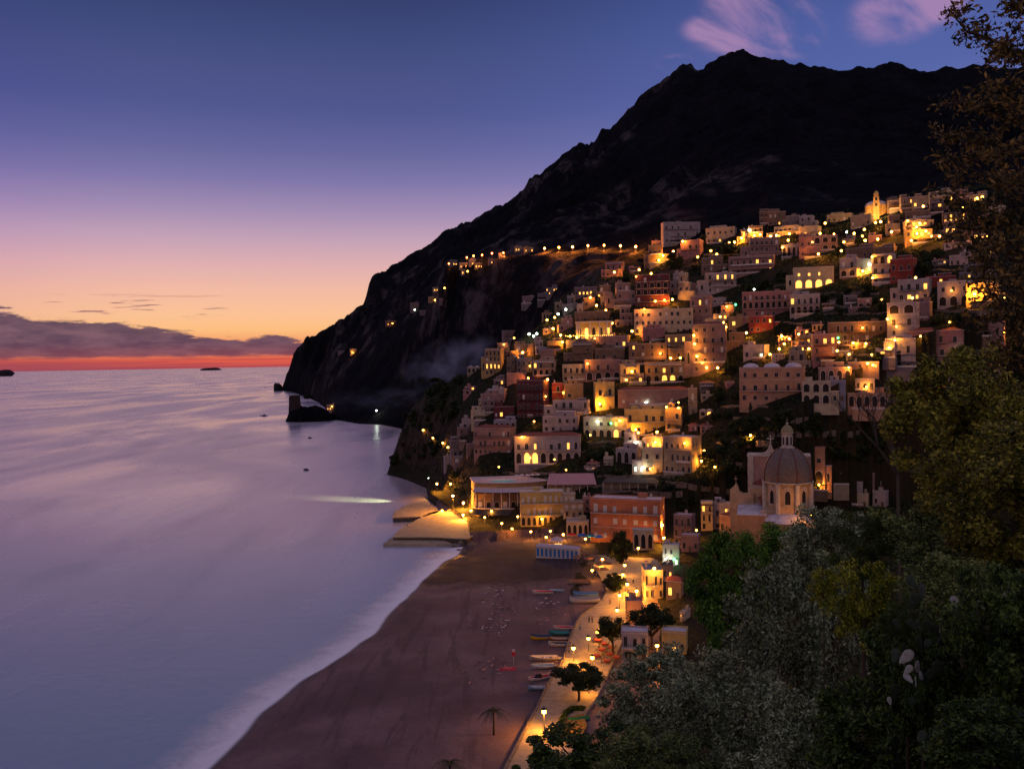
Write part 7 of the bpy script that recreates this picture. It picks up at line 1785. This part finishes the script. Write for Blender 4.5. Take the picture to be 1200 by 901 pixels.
# scrub on the town slopes
g = np.random.default_rng(8); n = 150000; pxs = g.uniform(455, 1250, n); az_ = np.arctan2(pxs - 600, FPX); rr_ = g.uniform(290, 730, n); X_, Y_ = rr_ * np.sin(az_), rr_ * np.cos(az_); Z_ = H(X_, Y_)
ok = (Z_ > 6) & ~((Z_ < 15) & (rr_ < 425) & (pxs < 790)) & (fbm(X_ / 16, Y_ / 16, 60, 3) > -.22)
for (cx, cy_, rz, w_, d, z0, z1) in OBB:
    c, s_ = math.cos(-rz), math.sin(-rz); u = (X_ - cx) * c - (Y_ - cy_) * s_; w2 = (X_ - cx) * s_ + (Y_ - cy_) * c; ok &= ~((np.abs(u) < w_ / 2 + 1.0) & (w2 > -d / 2 - 4.5) & (w2 < d / 2 + 1))
X_, Y_, Z_ = X_[ok], Y_[ok], Z_[ok]; n = len(X_); p = np.stack([X_, Y_, Z_ + g.random(n) * 1.1], 1); a = g.normal(size=(n, 3)); a /= np.linalg.norm(a, axis=1)[:, None]; b = np.cross(a, g.normal(size=(n, 3))); b /= np.linalg.norm(b, axis=1)[:, None]; s = (.30 + .55 * g.random(n))[:, None]
v = np.stack([p - a * s, p + b * s * .7, p + a * s, p - b * s * .7], 1).reshape(-1, 3)
tag(link('scrub', npmesh('scrub', v, np.arange(4 * n).reshape(n, 4), [L_dark], smooth=False)), 'dark scrub on the slopes between the houses', kind='stuff')
# drift debris on the beach
g = np.random.default_rng(12); m = MB(); cl = [onz(*q_, 1) for q_ in ((572, 700), (590, 702), (596, 720), (590, 738), (567, 786), (575, 790), (636, 716), (600, 690), (640, 730), (505, 640), (620, 664), (575, 741))]
for k in range(150):
    c = cl[k % len(cl)]; x, y = c.x + g.normal() * 3.0, c.y + g.normal() * 5.0; z = hz(x, y); a = g.uniform(0, 3.1); l = g.uniform(.15, .7); u = Vector((math.cos(a) * l, math.sin(a) * l, 0)); w_ = Vector((-u.y, u.x, 0)) * .25
    q0 = Vector((x, y, z)); m.add([q0 - u - w_, q0 + u - w_, q0 + u + w_, q0 - u + w_] + [q + Vector((0, 0, .14)) for q in (q0 - u - w_, q0 + u - w_, q0 + u + w_, q0 - u + w_)], [(4, 5, 6, 7), (0, 1, 5, 4), (1, 2, 6, 5), (2, 3, 7, 6), (3, 0, 4, 7)], k % 3)
tag(m.build('beach_debris', [bW, M_wood, bm('drift_pink', (.4, .2, .2))]), 'scattered driftwood and litter on the shingle', kind='stuff')
# rocks at the pier foot
for k, (px, py, s_) in enumerate(((560, 624, 3.2), (548, 612, 2.6), (540, 636, 1.6), (533, 639, 1.4), (553, 638, 1.8), (527, 603, 3.6), (570, 634, 1.5), (545, 646, 1.1), (538, 644, 1.0), (558, 644, .9))):
    p = onz(px, py, .5); o = lump('boulder', (p.x, p.y, 0), s_, s_ * .8, s_ * .9, M_stone, 20 + k, 12); tag(o, None, 'boulder', 'boulders round the foot of the piers'); THINGS.append([o, px, py, 'brown boulder', None])
# smoke drifting out of the valley behind the headland
def smoke(c, rx, ry, rz_, dens, seed, rot):
    m = bpy.data.materials.new('smoke'); m.use_nodes = True; t = NT(m.node_tree); t.n.remove(t.n['Principled BSDF'])
    pv = t.n.new('ShaderNodeVolumePrincipled'); tc = t.n.new('ShaderNodeTexCoord'); oc = tc.outputs['Object']
    ln = t.n.new('ShaderNodeVectorMath'); ln.operation = 'LENGTH'; t.put(ln.inputs[0], oc)
    n = t.noise(t.scale(oc, (2.2, 1.2, 1.1)), 1.3 + seed * .1, 5, .6, .25)
    dd = t.math('MULTIPLY', t.math('MULTIPLY', t.smooth(ln.outputs['Value'], 1.0, .1), t.smooth(n, .42, .72)), dens)
    t.put(pv.inputs['Density'], dd); pv.inputs['Color'].default_value = (.50, .56, .78, 1); t.l.new(pv.outputs[0], t.n['Material Output'].inputs['Volume'])
    mm = MB(); mm.lathe([(max(.001, math.sin(q_)), -math.cos(q_)) for q_ in np.linspace(0, math.pi, 13)], 20); o = mm.build('smoke', [m]); o.location = c; o.scale = (rx, ry, rz_); o.rotation_euler = (0, R(rot), 0)
    tag(o, 'thin blue smoke drifting behind the headland', kind='stuff'); return o
smoke(P(530, 425, 790), 54, 45, 26, .055, 1, -16)
smoke(P(450, 466, 960), 80, 60, 17, .008, 4, -5)

# ------------------------------------------------------------------ labels
groups = {}
for T in THINGS:
    o, px, py, base, lab = T
    if lab or not base: continue
    best = None
    for (ph, lx, ly, lo_) in LANDM:
        if lo_ is o: continue
        d = math.hypot(px - lx, (py - ly) * 1.3)
        if best is None or d < best[0]: best = (d, ph, px - lx, py - ly)
    d, ph, dx_, dy_ = best
    if abs(dx_) > 2.2 * abs(dy_): rel = 'right of' if dx_ > 0 else 'left of'
    elif abs(dy_) > 2.2 * abs(dx_): rel = 'below' if dy_ > 0 else 'above'
    else: rel = ('below and ' if dy_ > 0 else 'above and ') + ('right of' if dx_ > 0 else 'left of')
    groups.setdefault((base, rel, ph), []).append((d, o))
ORD = ['first', 'second', 'third', 'fourth', 'fifth', 'sixth', 'seventh', 'eighth', 'ninth', 'tenth', 'eleventh', 'twelfth']
for (base, rel, ph), L_ in groups.items():
    L_.sort(key=lambda q_: q_[0])
    for i, (d, o) in enumerate(L_):
        if len(L_) == 1: s = f"{base} {rel} {ph}"
        else: s = f"{base}, {ORD[i] if i < 12 else str(i + 1) + 'th'} out {rel} {ph}"
        w2 = s.split(); o['label'] = ' '.join(w2[:16])
for o in list(bpy.data.objects):
    for kx in ('_w', '_d', '_h'):
        if kx in o: del o[kx]
